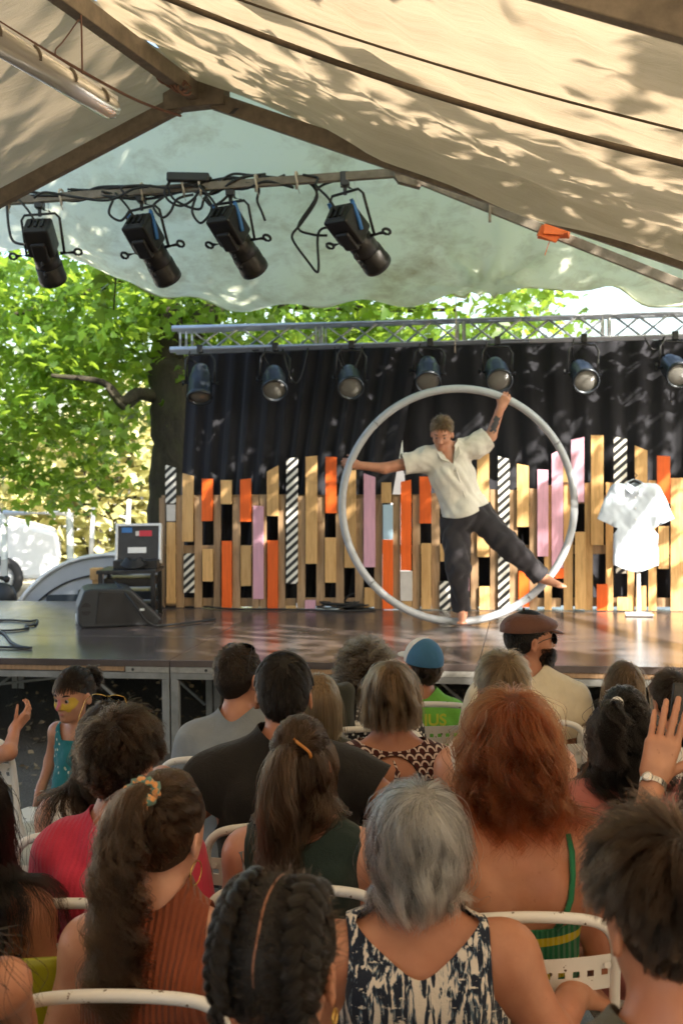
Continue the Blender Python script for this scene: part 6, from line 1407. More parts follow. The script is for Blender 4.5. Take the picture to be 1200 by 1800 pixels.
# salmon blouse
r = seated('person', 'woman with half-tied dark hair in salmon pink ruffled blouse', 1096, 1212, 3.3, wx=1.05, skin='tan', head=(-0.1, 0.02, 0), chair_label=CH + 'of the woman in the salmon blouse')
tee(r, fabric('salmon_cotton', (0.52, 0.185, 0.165)), sleeve=0.40, arm=0.030, wr=0.007, seed=13, infl=0.016)
hair(r, 'black', 'long', 4600, 13, 0.0007, len=0.34, zend=1.065, zjit=0.025, gather=1.5, wave=0.012, wfreq=4.5, layer=(0.04, 0.34), lift=0.12, clump=0.7, ncl=110, mask=lambda D: (D[:, 2] < 0.55))
tail(r, 'black', (-0.035, -0.085, 0.215), 2200, 1500, 0.22, 14, mask=lambda D: D[:, 2] > 0.35, wave=0.014, wfreq=4, thick=0.015, spread=0.03, throw=(-0.2, -0.5, 0.1))
MB().tube([hx_pt(r, (-0.035 + 0.014 * math.cos(a), -0.089 + 0.004 * math.sin(a), 0.217 + 0.015 * math.sin(a))) for a in np.linspace(0, 6.28, 13)[:-1]], 0.006, 6, closed=True).build('hair_tie', M_WHITEP, r['e'])
for n, s_ in (('L', -1), ('R', 1)):
    s, e_, w, _ = r['arm'][n]; q = []
    for i in range(60):
        a = i / 59 * 2 * math.pi * 0.95; c = s + (e_ - s) * 0.05 + np.array([s_ * 0.0, 0.075 * math.cos(a), 0.075 * math.sin(a)]); q.append(c)
    mb = MB()
    for i in range(59):
        f0, f1 = 0.012 * math.sin(i * 1.9), 0.012 * math.sin((i + 1) * 1.9); ex = np.array([s_ * 0.045, 0, 0]); mb._add([q[i], q[i + 1], q[i + 1] * 1.0 + ex + [0, 0, f1], q[i] + ex + [0, 0, f0]], [(0, 1, 2, 3)], True)
    mb.build('shoulder_ruffle', fabric('salmon_cotton', (0.52, 0.185, 0.165)), r['e'])
# man in black
r = seated('person', 'dark haired man in black tee with a band over his head', 498, 1150, 3.55, wx=1.30, skin='mid', arms={'L': (P(345, 1418, 3.5), P(285, 1362, 3.75)), 'R': (P(668, 1396, 3.5), P(585, 1450, 3.75))}, chair_label=CH + 'of the man in black', chair_sc=1.0)
hair(r, 'black', 'short', 6500, 15, 0.0006, len=(0.022, 0.045), grav=0.12, lift=0.08, layer=(0.03, 0.12)); tee(r, fabric('black_cotton', (0.014, 0.013, 0.013)), sleeve=0.80, arm=0.022, infl=0.016, wr=0.006, seed=15)
MB().tube([hx_pt(r, (0.089 * math.cos(a), 0.012 - 0.012 * math.sin(a), 0.135 + 0.112 * math.sin(a))) for a in np.linspace(0.05, math.pi - 0.05, 24)], 0.0045, 8).build('head_band', M_BLACK, r['e'])
MB().box((0.03, -0.150, 1.03), (0.028, 0.003, 0.028)).build('neck_label', M_WHITEP, r['e'])
for x, z, w_, h_, m in ((-0.02, 0.80, 0.05, 0.05, simple('yellow_print2', (0.45, 0.42, 0.16), 0.7)), (-0.02, 0.735, 0.045, 0.05, simple('ochre_print', (0.35, 0.22, 0.07), 0.7)), (-0.015, 0.885, 0.03, 0.07, simple('red_print', (0.22, 0.03, 0.02), 0.7))):
    MB().box((x, -0.150, z), (w_, 0.004, h_)).build('shirt_print', m, r['e'])
# sunglasses person behind the pink tee
r = seated('person', 'curly dark haired person with gold sunglasses on top, behind the pink shirt', 188, 1234, 3.5, wx=1.0, skin='fair', head=(-0.3, 0.0, 0.0), chair_label=CH + 'behind the pink shirt')
hair(r, 'dbrown', 'long', 3200, 16, 0.0007, len=0.40, zend=0.90, wave=0.014, wfreq=7, layer=(0.03, 0.16), clump=0.7, ncl=120); tee(r, fabric('white_cotton', (0.72, 0.70, 0.67)), sleeve=0.0, neck=0.13, neckb=0.12, seed=16)
sunglasses(r, 'gold framed dark sunglasses pushed up on the curly-haired head', True, (0.0, 0.02, 0.250), 0.95, w=0.075)
# long half-up hair, dark green top
r = seated('person', 'woman with long half-up brown hair and dark green top', 534, 1262, 3.05, yaw=-0.08, wx=0.98, skin='fair', head=(-0.28, 0.02, -0.06), lean=(0.0, 0.02), chair_label=CH + 'of the woman in dark green')
cuts = [cut_z(0.50), cut_neck(r['nb'] + [0, 0, 0], 0.10, 0.10, 0.93), lambda V: np.where(V[:, 2] > 0.90, V[:, 0] + 0.155, 1.0)]
garment(r['e'], 'top', r['B'], ('torso', 'hip', 'neck'), {'neck': 0.004, 'torso': 0.010, 'hip': 0.016}, fabric('dark_green_jersey', (0.016, 0.030, 0.026)), cuts, 0.009, 0.005, 26, seed=17)
surf_line(r, [(-0.165, 1.0), (-0.155, 0.96), (-0.145, 0.90), (-0.135, 0.84)], 0.007, 'bra_strap', fabric('grey_strap', (0.40, 0.39, 0.40)), tags=('torso', 'arm'))
hair(r, 'brown', 'long', 7000, 18, 0.00055, len=0.62, zend=0.80, zjit=0.05, wave=0.016, wfreq=4.5, gather=3.0, layer=(0.03, 0.20), clump=0.62, ncl=110, mask=lambda D: D[:, 2] < 0.45, frizz=0.0005)
tail(r, 'brown', (0.01, -0.105, 0.165), 3000, 3200, 0.52, 19, mask=lambda D: D[:, 2] > 0.2, wave=0.014, wfreq=4, thick=0.030, spread=0.03, throw=(0, -0.8, 0.25), rad=0.00055, zend=0.84)
t = simple('tortoiseshell', (0.42, 0.16, 0.03), 0.15); MB().tube([hx_pt(r, (0.045 + 0.02 * math.sin(t_ * 2), -0.092 + 0.012 * t_, 0.185 - 0.035 * t_)) for t_ in np.linspace(-0.6, 1.0, 9)], 0.005, 7).build('hair_clip', t, r['e'])
MB().tube([hx_pt(r, (0.082, -0.01 + 0.010 * math.sin(a), 0.052 - 0.02 + 0.022 * math.cos(a))) for a in np.linspace(0, 6.28, 17)[:-1]], 0.0018, 6, closed=True).build('earring', M_ALU, r['e'])
# pink tee
r = seated('person', 'dark short haired person in bright pink tee', 212, 1256, 2.98, yaw=-0.1, wx=0.93, skin='fair', lean=(0.0, 0.03), head=(-0.35, 0.02, 0.0), chair_label=CH + 'of the person in the pink tee', chair_off=(0.0, 0))
hair(r, 'dbrown', 'short', 8000, 20, 0.0006, len=(0.045, 0.10), grav=0.12, lift=0.12, layer=(0.04, 0.24), clump=0.65, ncl=170, wave=0.004); tee(r, fabric('pink_ribbed', (0.60, 0.045, 0.095), pat=pat_rib(420, None, 0.12)), sleeve=0.42, arm=0.020, wr=0.005, seed=20, neck=0.080, neckb=0.084)
# dark haired woman, black lace top, at the left edge on a lime chair
r = seated('person', 'woman with long dark hair and black lace top at the left edge', -52, 1354, 2.75, wx=1.0, skin='tan', head=(0.1, 0, 0))
hair(r, 'black', 'long', 5000, 21, 0.0006, len=0.5, zend=0.93, zjit=0.03, wave=0.005, layer=(0.04, 0.24)); lace = lambda V: np.where(V[:, 1] < 0.05, 0.90 + 0.06 * np.abs(V[:, 0]) * 0 - V[:, 2] + np.clip((np.abs(V[:, 0]) - 0.085) * 9, -0.02, 0.20) * (np.abs(V[:, 0]) < 0.125) + 0.006 * np.abs(np.sin(V[:, 0] * 160)), 1.0)
garment(r['e'], 'lace_top', r['B'], ('torso', 'hip'), {'torso': 0.007, 'hip': 0.014}, fabric('black_lace', (0.012, 0.011, 0.012)), [cut_z(0.50), lace, cut_x(0.135, 0.9)], 0.007, 0.002, 26, seed=21)
def lime_chair(x, y, rz):
    e = empty('plastic_chair', (x, y, 0), rz, 'lime green plastic chair at the left edge below the lace top', 'chair'); m = simple('lime_plastic', (0.34, 0.36, 0.015), 0.35, 0, 0.06)
    V = []; nu, nv = 14, 18
    for j in range(nv + 1):
        z = 0.44 + 0.40 * j / nv
        for i in range(nu + 1):
            u = -1 + 2 * i / nu; w = 0.22 - 0.03 * (j / nv) ** 3; V.append((u * w, -0.20 - 0.12 * (z - 0.44) + 0.05 * u * u, z - 0.012 * (abs(u) ** 4) * (j / nv)))
    o = add('backrest', npmesh('backrest', V, np.array([[j * (nu + 1) + i, j * (nu + 1) + i + 1, (j + 1) * (nu + 1) + i + 1, (j + 1) * (nu + 1) + i] for j in range(nv) for i in range(nu)])), m, e, sm=True); s = o.modifiers.new('t', 'SOLIDIFY'); s.thickness = 0.012
    MB().box((0, 0.02, 0.44), (0.44, 0.42, 0.02)).build('seat', m, e, 0.008)
    for sx in (-1, 1):
        for sy in (-1, 1): MB().cyl((sx * 0.19, sy * 0.17, 0.43), (sx * 0.21, sy * 0.21, 0), 0.014).build('leg', M_ALU, e)
lb = P(8, 1600, 2.62); lime_chair(lb.x - 0.02, lb.y + 0.10, 0.0)
# red-haired woman
r = seated('person', 'red-haired woman in green and yellow crop top with bare back', 893, 1226, 2.86, wx=1.05, skin='tan', head=(0.04, 0.03, 0.03), lean=(0.01, 0.02), chair_label=CH + 'of the red-haired woman, perforated band showing her striped top', pants=(0.2, 0.3, 0.42), hs=1.04)
bands = [(0.0, (0.02, 0.16, 0.07)), (0.712, (0.55, 0.44, 0.02)), (0.742, (0.02, 0.16, 0.07)), (0.752, (0.02, 0.16, 0.07)), (0.790, (0.55, 0.44, 0.02)), (0.812, (0.02, 0.16, 0.07))]
garment(r['e'], 'crop_top', r['B'], ('torso', 'hip'), {'torso': 0.007, 'hip': 0.007}, fabric('ribbed_stripe_knit', (0.02, 0.16, 0.07), pat=pat_rib(520, bands, 1.2), wr=0.5), [cut_z(0.690), cut_ztop(0.832)], 0.008, 0.001, 30, seed=22)
surf_line(r, [(0.135, 1.035), (0.140, 1.0), (0.138, 0.95), (0.130, 0.90), (0.115, 0.86), (0.095, 0.828)], 0.0075, 'strap', fabric('green_strap', (0.02, 0.16, 0.07)), tags=('torso', 'arm'), push=0.011)
surf_line(r, [(-0.135, 1.035), (-0.140, 1.0), (-0.138, 0.95), (-0.130, 0.90), (-0.115, 0.86), (-0.095, 0.828)], 0.0075, 'strap', fabric('green_strap', (0.02, 0.16, 0.07)), tags=('torso', 'arm'), push=0.011)
garment(r['e'], 'jeans', r['B'], ('hip', 'leg'), {'hip': 0.016, 'leg': 0.018}, fabric('blue_denim', (0.2, 0.3, 0.42), pat=pat_denim), [cut_ztop(0.655), cut_z(0.12)], 0.010, 0.004, 24, seed=23)
MB().box((0.03, -0.158, 0.635), (0.075, 0.006, 0.045)).build('leather_patch', fabric('brown_patch', (0.17, 0.065, 0.028)), r['e'])
hair(r, 'red', 'long', 9000, 23, 0.0005, len=0.46, zend=1.075, zjit=0.035, gather=0.2, wave=0.014, wfreq=5.5, layer=(0.03, 0.34), lift=0.10, whorl=(0.0, -0.25, 0.96), clump=0.72, ncl=150, frizz=0.0012, fly=0.10)
# grey bob
r = seated('person', 'grey bobbed woman in navy and white tie-dyed sleeveless top', 728, 1381, 2.45, wx=1.18, skin='tan', head=(-0.12, -0.02, 0.06), lean=(0.0, 0.03), arms={'R': (P(962, 1818, 2.40), P(1012, 1748, 2.62), Vector((0.55, 0.35, -0.25)), Vector((-0.3, 0.1, -0.9)), Vector((-0.5, 0.8, 0.1)), (0.45, 0.42, 0.45, 0.5), 0.4)}, hands=('R',), h=0.008, chair_label=CH + 'of the grey-haired woman', chair_sc=0.90, hs=1.06, fit=1.36, arm_w=1.32)
vneck = lambda V: np.minimum(0.975 + (np.sqrt(V[:, 0] ** 2 + 0.0009) - 0.03) * 0.85 + np.clip(V[:, 1] + 0.02, 0, 1) * 0.9 - V[:, 2], 1)
garment(r['e'], 'sleeveless_top', r['B'], ('torso', 'hip', 'neck'), {'neck': 0.006, 'torso': 0.017, 'hip': 0.020}, fabric('tie_dye', (0.1, 0.1, 0.1), pat=pat_tiedye), [cut_z(0.50), vneck, lambda V: np.where(V[:, 2] > 0.80, 0.158 + 0.5 * np.clip(0.93 - V[:, 2], 0, 0.2) - np.abs(V[:, 0]), 1.0)], 0.008, 0.007, 24, (1.3, 1, 0.3), seed=24)
hair(r, 'grey', 'long', 9000, 24, 0.0005, len=0.29, zend=1.095, zjit=0.014, gather=2.0, wave=0.011, wfreq=3.2, layer=(0.03, 0.26), lift=0.10, whorl=(0.12, -0.35, 0.93), clump=0.78, ncl=150, frizz=0.0008, fly=0.08)
# rust top, high pony tail with scrunchie
r = seated('person', 'woman with curly ponytail, floral scrunchie and rust ribbed top', 284, 1368, 2.5, yaw=-0.05, wx=0.98, skin='fair', head=(-0.36, 0.0, 0.06), lean=(0.04, 0.03), h=0.009, knees={-1: P(84, 1772, 2.95)}, chair_label=CH + 'of the woman in the rust top', fit=1.35, hs=1.06)
sl = lambda V: np.where(V[:, 2] > 0.84, 0.128 + 0.5 * np.clip(0.96 - V[:, 2], 0, 0.12) - np.abs(V[:, 0] - 0.03), 1.0)
garment(r['e'], 'ribbed_top', r['B'], ('torso', 'hip', 'neck'), {'neck': 0.004, 'torso': 0.011, 'hip': 0.018}, fabric('rust_rib', (0.235, 0.060, 0.026), pat=pat_rib(430, None, 1.0), wr=0.5), [cut_z(0.50), sl, cut_neck(r['nb'] + [0, 0, 0], 0.066, 0.075, 1.0)], 0.008, 0.003, 24, seed=25)
tail(r, 'brown', (-0.005, -0.088, 0.213), 6000, 7000, 0.56, 26, wave=0.019, wfreq=8.5, thick=0.034, spread=0.03, throw=(-0.15, -0.8, 0.1), rad=0.00055, clump=0.7, frizz=0.0009, zend=0.90)
mb = MB(); q = [hx_pt(r, (-0.005 + 0.03 * math.cos(a), -0.092 + 0.022 * math.sin(a) + 0.006 * math.sin(3 * a), 0.222 + 0.020 * math.sin(a))) for a in np.linspace(0, 6.28, 33)[:-1]]; mb.tube(q, [0.013 + 0.004 * math.sin(k * 2.1) for k in range(32)], 9, closed=True)
mb.build('scrunchie', fabric('floral_scrunchie', (0.2, 0.25, 0.2), pat=pat_floral((0.10, 0.20, 0.17), (0.62, 0.28, 0.10), 60, 0.40)), r['e'])
MB().tube([hx_pt(r, (0.084, 0.0 + 0.024 * math.sin(a), 0.040 + 0.026 * math.cos(a))) for a in np.linspace(0, 6.28, 19)[:-1]], 0.0016, 6, closed=True).build('earring', simple('gold_frame', (0.65, 0.42, 0.12), 0.25, 0.9), r['e'])
# woman holding up a phone, at the right edge
pw, pd = P(1148, 1372, 2.72), Vector((0.13, 0.10, 1.0))
r = seated('person', 'person at the right edge raising a phone, with a silver wrist watch', 1292, 1300, 2.75, wx=1.0, skin='mid', arms={'L': (P(1122, 1480, 2.62), pw, Vector((0.30, 0.12, 1.0)), Vector((0.2, 1, 0)), Vector((1, 0.2, 0.1)), (0.12, 0.13, 0.16, 0.22), 0.75, 0.35)}, hands=('L',), h=0.009, hs=1.08, arm_w=0.95, chair_label=CH + 'of the person raising the phone')
hair(r, 'dbrown', 'long', 3500, 27, 0.0006, len=0.5, zend=0.9, wave=0.01, layer=(0.05, 0.35)); tee(r, fabric('ditsy_red', (0.6, 0.5, 0.5), pat=pat_floral((0.66, 0.60, 0.58), (0.40, 0.06, 0.06), 60, 0.25)), sleeve=0.15, seed=27)
w_ = r['arm']['L'][2]; dv = unit(r['arm']['L'][2] - r['arm']['L'][1]); wq = w_ - dv * 0.012
x_, y_, _ = basis(Vector(dv)); ring = [Vector(wq) + (x_ * math.cos(a) + y_ * math.sin(a)) * 0.031 for a in np.linspace(0, 6.28, 25)[:-1]]
me = MB()
for i in range(24):
    a = 2 * math.pi * i / 24; c = Vector(wq) + (x_ * math.cos(a) + y_ * math.sin(a)) * 0.0315; u = (x_ * -math.sin(a) + y_ * math.cos(a)); n_ = (x_ * math.cos(a) + y_ * math.sin(a)); me.box(c, (0.0085, 0.004, 0.016), Matrix((u, n_, Vector(dv))).transposed())
wt = me.build('watch_strap', simple('watch_steel', (0.60, 0.58, 0.55), 0.25, 0.9), r['e'], 0.001); wt['kind'] = 'stuff'
cam_dir = unit(-vec(wq) + r['inv'](CAMP)); cd = Vector(cam_dir); cd = (cd - Vector(dv) * cd.dot(Vector(dv))).normalized(); cd = (cd + x_ * -0.5 * (1 if x_.x > 0 else -1)).normalized(); cd = (cd - Vector(dv) * cd.dot(Vector(dv))).normalized()
MB().lathe(Vector(wq) + cd * 0.030, cd, [(0, 0.0), (0, 0.014), (0.007, 0.014), (0.008, 0.012), (0.007, 0.0)], 18).build('watch_case', simple('watch_steel', (0.6, 0.58, 0.55), 0.25, 0.9), r['e'])
MB().lathe(Vector(wq) + cd * 0.0375, cd, [(0.0, 0.011), (0.001, 0.0)], 16).build('watch_dial', M_WHITEP, r['e'])
ph = P(1204, 1258, 2.80); e = empty('phone', ph, 0, 'black smartphone held up at the right picture edge', 'phone')
rt = Matrix.Rotation(0.12, 3, 'Y'); MB().box(ph, (0.075, 0.008, 0.15), rt).build('body', M_BLACK, e, 0.004, world=True); MB().box(ph + Vector((0, -0.0048, 0)), (0.069, 0.002, 0.142), rt).build('screen', simple('phone_screen', (0.012, 0.013, 0.016), 0.08), e, world=True)
# front: braids and the boy
r = seated('person', 'person with two dark french braids and centre parting in front', 482, 1545, 1.68, wx=1.0, skin='tan', head=(-0.30, -0.02, 0.02), chair_label=CH + 'of the person with braids', h=0.008, fit=1.35, hs=1.03)
tee(r, fabric('dark_grey_cotton', (0.05, 0.05, 0.055)), sleeve=0.4, seed=28); rs_ = np.random.RandomState(28); cap = scalp_cap(r['Rh'], r['Oh'], r['e'], cap_mat('black'), 0.03)
def braid_path(s):
    out = []
    for t in np.linspace(0, 1, 15):
        if t < 0.72:
            a = -0.15 + t / 0.72 * 2.35; x = s * (0.58 + 0.10 * math.sin(a) ** 2); c = math.sqrt(1 - min(0.95, x * x)); out.append(HCEN + np.array([x, -math.sin(a) * c, math.cos(a) * c]) * HRAD * 1.09)
        else: out.append(out[-1] + np.array([s * 0.001, -0.004, -0.030]))
    return np.array(out)
for s in (-1, 1):
    bp = braid_path(s); pr = []
    for i in range(len(bp) - 1):
        dv = unit(bp[i + 1] - bp[i]); nn = unit(bp[i] - HCEN); sd = np.cross(dv, nn)
        for g in (-1, 1):
            rot = np.stack([unit(sd * 0.75 * g + dv * 0.65), unit(np.cross(nn, unit(sd * 0.75 * g + dv * 0.65))), nn], 1); pr.append(EL(bp[i] + sd * g * 0.0105 + nn * 0.004 + (dv * 0.014 if g > 0 else 0) + rs_.normal(size=3) * 0.0015, np.array([0.0185, 0.0115, 0.0115]) * rs_.uniform(0.9, 1.1) * (0.75 + 0.25 * min(1, i / 3)), 0.004, rot=rot))
    V, F = surf(pr, 0.0045); o = add('braid', npmesh('braid', V @ r['Rh'].T + r['Oh'], F), cap_mat('black'), r['e'], sm=True)
    Q = []
    for i in range(len(bp) - 1):
        dv = unit(bp[i + 1] - bp[i]); nn = unit(bp[i] - HCEN); sd = np.cross(dv, nn)
        for g in (-1, 1):
            for _ in range(90):
                u = rs_.uniform(-1, 1); t = np.linspace(-1, 1, 8)[:, None]; ax = unit(sd * 0.75 * g + dv * 0.65); b2 = unit(np.cross(nn, ax)); c = bp[i] + sd * g * 0.0105 + nn * 0.004 + (dv * 0.014 if g > 0 else 0)
                Q.append(c + ax * t * 0.021 + b2 * u * 0.0125 * (1 - 0.5 * t * t) + nn * (0.0130 * np.sqrt(np.clip(1 - 0.8 * t * t, 0, 1)) * math.sqrt(max(0.05, 1 - u * u * 0.8)) + 0.0008))
    curves_obj('braid_strands', np.array(Q) @ r['Rh'].T + r['Oh'], 0.0006, hmat('black'), o)
D = sample_roots(10000, rs_, lambda D: np.abs(D[:, 0] + 0.01 * np.sin(D[:, 2] * 9)) > 0.022); bps = {s: braid_path(s) for s in (-1, 1)}; sgn = np.where(D[:, 0] + 0.01 * np.sin(D[:, 2] * 9) > 0, 1, -1); k = 12; t = np.linspace(0, 1, k); Q = np.zeros((len(D), k, 3))
for s in (-1, 1):
    m = sgn == s; d = D[m]; bd = unit((bps[s][:11] - HCEN) / HRAD); j = (d @ bd.T).argmax(1); j = np.minimum(j + 1, 10); T_ = bd[j]; q = d[:, None] * (1 - t)[None, :, None] + T_[:, None] * t[None, :, None]; q = unit(q); lay = rs_.uniform(0.025, 0.06, len(d)); Q[m] = HCEN + q * HRAD * (1 + lay[:, None] * np.sin(np.clip(t * 3, 0, 1.57))[None] + 0.04 * t[None])[..., None]
Q = style(Q @ r['Rh'].T + r['Oh'], D, rs_, 0.001, 6, 0.3, 200, 0.0005); curves_obj('hair_strands', Q, 0.0006, hmat('black'), cap)
MB().tube([hx_pt(r, HCEN + HRAD * 1.022 * np.array([-0.01 * math.sin(math.cos(a) * 9), -math.sin(a), math.cos(a)])) for a in np.linspace(-0.5, 1.75, 26)], [0.0006 + 0.0014 * math.sin(math.pi * k / 25) for k in range(26)], 6).build('hair_parting', SKIN['dark'], r['e'])  # darker skin tone paints in the shade along the parting
fz = sample_roots(1100, rs_); q = HCEN + fz * HRAD * 1.03; Q = q[:, None] + unit(fz + rs_.normal(size=fz.shape) * 0.8)[:, None] * (np.linspace(0, 1, 6)[None, :, None] * rs_.uniform(0.01, 0.03, (1100, 1, 1))); curves_obj('flyaway_hair', Q @ r['Rh'].T + r['Oh'], 0.0004, hmat('dbrown'), cap)
MB().tube([hx_pt(r, (0.086, 0.004 + 0.010 * math.sin(a), 0.052 + 0.011 * math.cos(a))) for a in np.linspace(0, 6.28, 15)[:-1]], 0.0022, 6, closed=True).build('earring', simple('gold_frame', (0.65, 0.42, 0.12), 0.25, 0.9), r['e'])
r = seated('person', 'boy with tousled short brown hair in front at the lower right', 1176, 1440, 1.66, wx=0.9, skin='tan', head=(0.28, -0.05, -0.03), chair_label=CH + 'of the boy in front', h=0.008, fit=1.35)
hair(r, 'dbrown', 'short', 11000, 30, 0.0005, len=(0.020, 0.095), grav=0.09, lift=0.14, layer=(0.04, 0.22), clump=0.6, ncl=200, wave=0.0, whorl=(0.15, -0.45, 0.88)); tee(r, fabric('olive_cotton', (0.09, 0.085, 0.06)), sleeve=0.4, seed=30, neck=0.085)
# person cut by the left edge, in front
r = seated('person', 'person with dark curls cut by the left edge, bare arm in front', -268, 1400, 2.0, wx=1.05, skin='tan', arms={'R': (P(10, 1730, 2.0), P(52, 1850, 2.3))}, h=0.010)
hair(r, 'black', 'long', 3500, 31, 0.0007, len=0.5, zend=0.78, wave=0.014, layer=(0.1, 0.5), wfreq=8); tee(r, fabric('white_cotton', (0.72, 0.70, 0.67)), sleeve=0.0, neck=0.11, neckb=0.11, seed=31)
# ------------------------------------------------------------------ the performer in the wheel
def performer():
    base = vec((WPT(-math.pi / 2).x, WD, SZ + 0.06)); Q = lambda px, py, dd=0.0: vec(P(px, py, WD + dd)) - base
    e = empty('person', base, 0, 'barefoot performer in cream shirt and dark trousers balancing inside the wheel', 'person')
    pel, che, nb = Q(819, 903), Q(793, 835), Q(787, 796, -0.02); hips = (Q(800, 912), Q(838, 902)); B = []
    rs_, ls = Q(747, 808, 0), Q(833, 786, 0); up = unit(nb - pel)
    tilt = np.array(Matrix.Rotation(math.atan2(up[0], up[2]), 3, 'Y'))
    B += [EL(pel, (0.155, 0.115, 0.12), 0.05, 'hip', tilt), EL(pel * 0.55 + che * 0.45, (0.140, 0.10, 0.16), 0.06, 'torso', tilt), EL(che, (0.155, 0.112, 0.17), 0.06, 'torso', tilt), RC(rs_, ls, 0.062, 0.062, 0.06, 'torso'), RC(rs_ * 0.75 + nb * 0.25, nb + up * 0.04, 0.045, 0.05, 0.04, 'torso'), RC(ls * 0.75 + nb * 0.25, nb + up * 0.04, 0.045, 0.05, 0.04, 'torso')]
    Rh = rotm(math.pi - 0.22, -0.42, -0.06); hc = Q(776, 762, -0.07); hp = hc - Rh @ np.array([0, 0.02, 0.115]); B.append(RC(nb - up * 0.02, hp + Rh @ np.array([0, 0.0, 0.03]), 0.060, 0.055, 0.04, 'neck'))
    el, wr = Q(676, 823, -0.03), Q(631, 818, -0.045); B += [RC(rs_, el, 0.056, 0.042, 0.04, 'arm'), RC(el, wr, 0.042, 0.028, 0.02, 'fore')]
    el2, wr2 = Q(862, 766, 0.02), Q(879, 718, -0.03); B += [RC(ls, el2, 0.056, 0.044, 0.04, 'arm'), RC(el2, wr2, 0.045, 0.030, 0.02, 'fore')]
    HA = hand(wr, Q(606, 813, -0.045) - wr, (0, 1, -0.2), (0, 0, 1), 1.0, (0.8, 0.85, 0.85, 0.85), 0.6, 0.5); HB = hand(wr2, Q(893, 690, -0.03) - wr2, (0.3, 1, 0.1), (-1, 0, 0.3), 1.0, (0.8, 0.85, 0.85, 0.85), 0.6, 0.5)
    k1, a1, t1 = Q(804, 1000, -0.10), Q(812, 1076, -0.0), Q(811, 1094, -0.14); k2, a2, t2 = Q(898, 962, -0.08), Q(953, 1016, -0.03), Q(986, 1030, -0.09)
    for h_, k_, a_, t_ in ((hips[0], k1, a1, t1), (hips[1], k2, a2, t2)):
        B += [RC(h_, k_, 0.090, 0.064, 0.05, 'leg'), RC(k_, a_, 0.060, 0.040, 0.02, 'leg'), RC(a_, a_ + (t_ - a_) * 0.35, 0.036, 0.034, 0.02, 'foot'), RC(a_ + (t_ - a_) * 0.3, t_, 0.034, 0.022, 0.02, 'foot')]
        for q in (-2, -1, 0, 1, 2): B.append(RC(t_ + np.array([q * 0.013, 0.0, 0.0]), t_ + np.array([q * 0.016, -0.02 + 0.004 * abs(q), -0.006]), 0.010, 0.008, 0.006, 'foot'))
    M = np.eye(4); M[:3, :3] = Rh; M[:3, 3] = hp; HP = xf_prims(head_prims(True, jaw=1.05), M)
    V, F = two_res([q for q in B] + HP + HA + HB, 0.008, [])
    V, F = surf(B + HP + HA + HB, 0.0065); add('body', npmesh('body', V, F), SKIN['mid'], e, sm=True)
    m = fabric('cream_linen', (0.66, 0.62, 0.54)); pr = [q for q in B if q['tag'] in ('torso', 'hip')]; cuts = []
    for s_, e_ in ((rs_, el), (ls, el2)):
        fr = 0.55 if s_ is rs_ else 0.78; pr.append(RC(s_, s_ + (e_ - s_) * (fr + 0.12), 0.064, 0.066, 0.045, 'arm')); cuts.append(cut_ball(s_ + (e_ - s_) * fr, e_ - s_, 0.12))
    h0, h1 = Q(765, 902), Q(850, 884); dn = unit(np.array([-(h1 - h0)[2], 0, (h1 - h0)[0]])); cuts.append(lambda V: (V - h0) @ dn + 0.018 + 0.05 * np.sin((V[:, 0] - h0[0]) * 8.0) * 1.0 * (V[:, 1] < 0))
    cuts.append(lambda V: np.where((V - nb) @ up > -0.10, np.hypot((V[:, 0] - nb[0] - 0.0) / 0.075, (V[:, 1] - nb[1]) / 0.085) - 1.0, 1.0) * 0.1)
    vx = unit(np.array([up[2], 0, -up[0]])); cuts.append(lambda V: np.where((V[:, 1] < nb[1] - 0.02), np.abs((V - nb) @ vx) - np.clip(0.040 + ((V - nb) @ up) * 0.42, -1, 0.05), 1.0))
    garment(e, 'shirt', pr, ('torso', 'hip', 'arm'), {'torso': 0.020, 'hip': 0.038, 'arm': 0.018}, m, cuts, 0.008, 0.0065, 42, (1, 1, 0.6), seed=41)
    fr_ = lambda t, o: nb + up * t + vx * o
    def front(p):
        ys = np.linspace(-0.4, 0.1, 101); X = np.stack([np.full(101, p[0]), ys, np.full(101, p[2])], 1); dd = np.min([prim_d(q, X, 0.026) for q in B if q['tag'] in ('torso', 'hip')], 0); i = np.argmax(dd < 0); return np.array([p[0], ys[i] - 0.004, p[2]])
    pts = [front(fr_(-0.13 - 0.036 * i, 0.01 + 0.001 * i)) for i in range(11)]
    MB().tube([Vector(p) for p in pts], 0.006, 6).build('placket', m, e)
    for i in range(1, 10, 2): MB().ball(pts[i] + [0, -0.006, 0], (0.006, 0.003, 0.006), 8, 5).build('button', M_PALE, e)
    for sg in (-1, 1):
        c = [nb + up * 0.055 + vx * sg * 0.062 + [0, -0.02, 0], nb + up * 0.02 + vx * sg * 0.085 + [0, -0.07, 0], nb - up * 0.035 + vx * sg * 0.075 + [0, -0.105, 0], nb - up * 0.075 + vx * sg * 0.020 + [0, -0.112, 0], nb - up * 0.02 + vx * sg * 0.045 + [0, -0.085, 0]]
        MB().prism(c, (0, -0.006, 0.004)).build('collar', m, e)
    garment(e, 'trousers', B, ('hip', 'leg'), {'hip': 0.014, 'leg': 0.024}, fabric('charcoal_trousers', (0.030, 0.027, 0.031)), [lambda V: 0.030 - (V - pel) @ up, cut_ball(a1 + (k1 - a1) * 0.06, a1 - k1, 0.13), cut_ball(a2 + (k2 - a2) * 0.06, a2 - k2, 0.13)], 0.008, 0.010, 30, (1, 1, 0.9), seed=42)
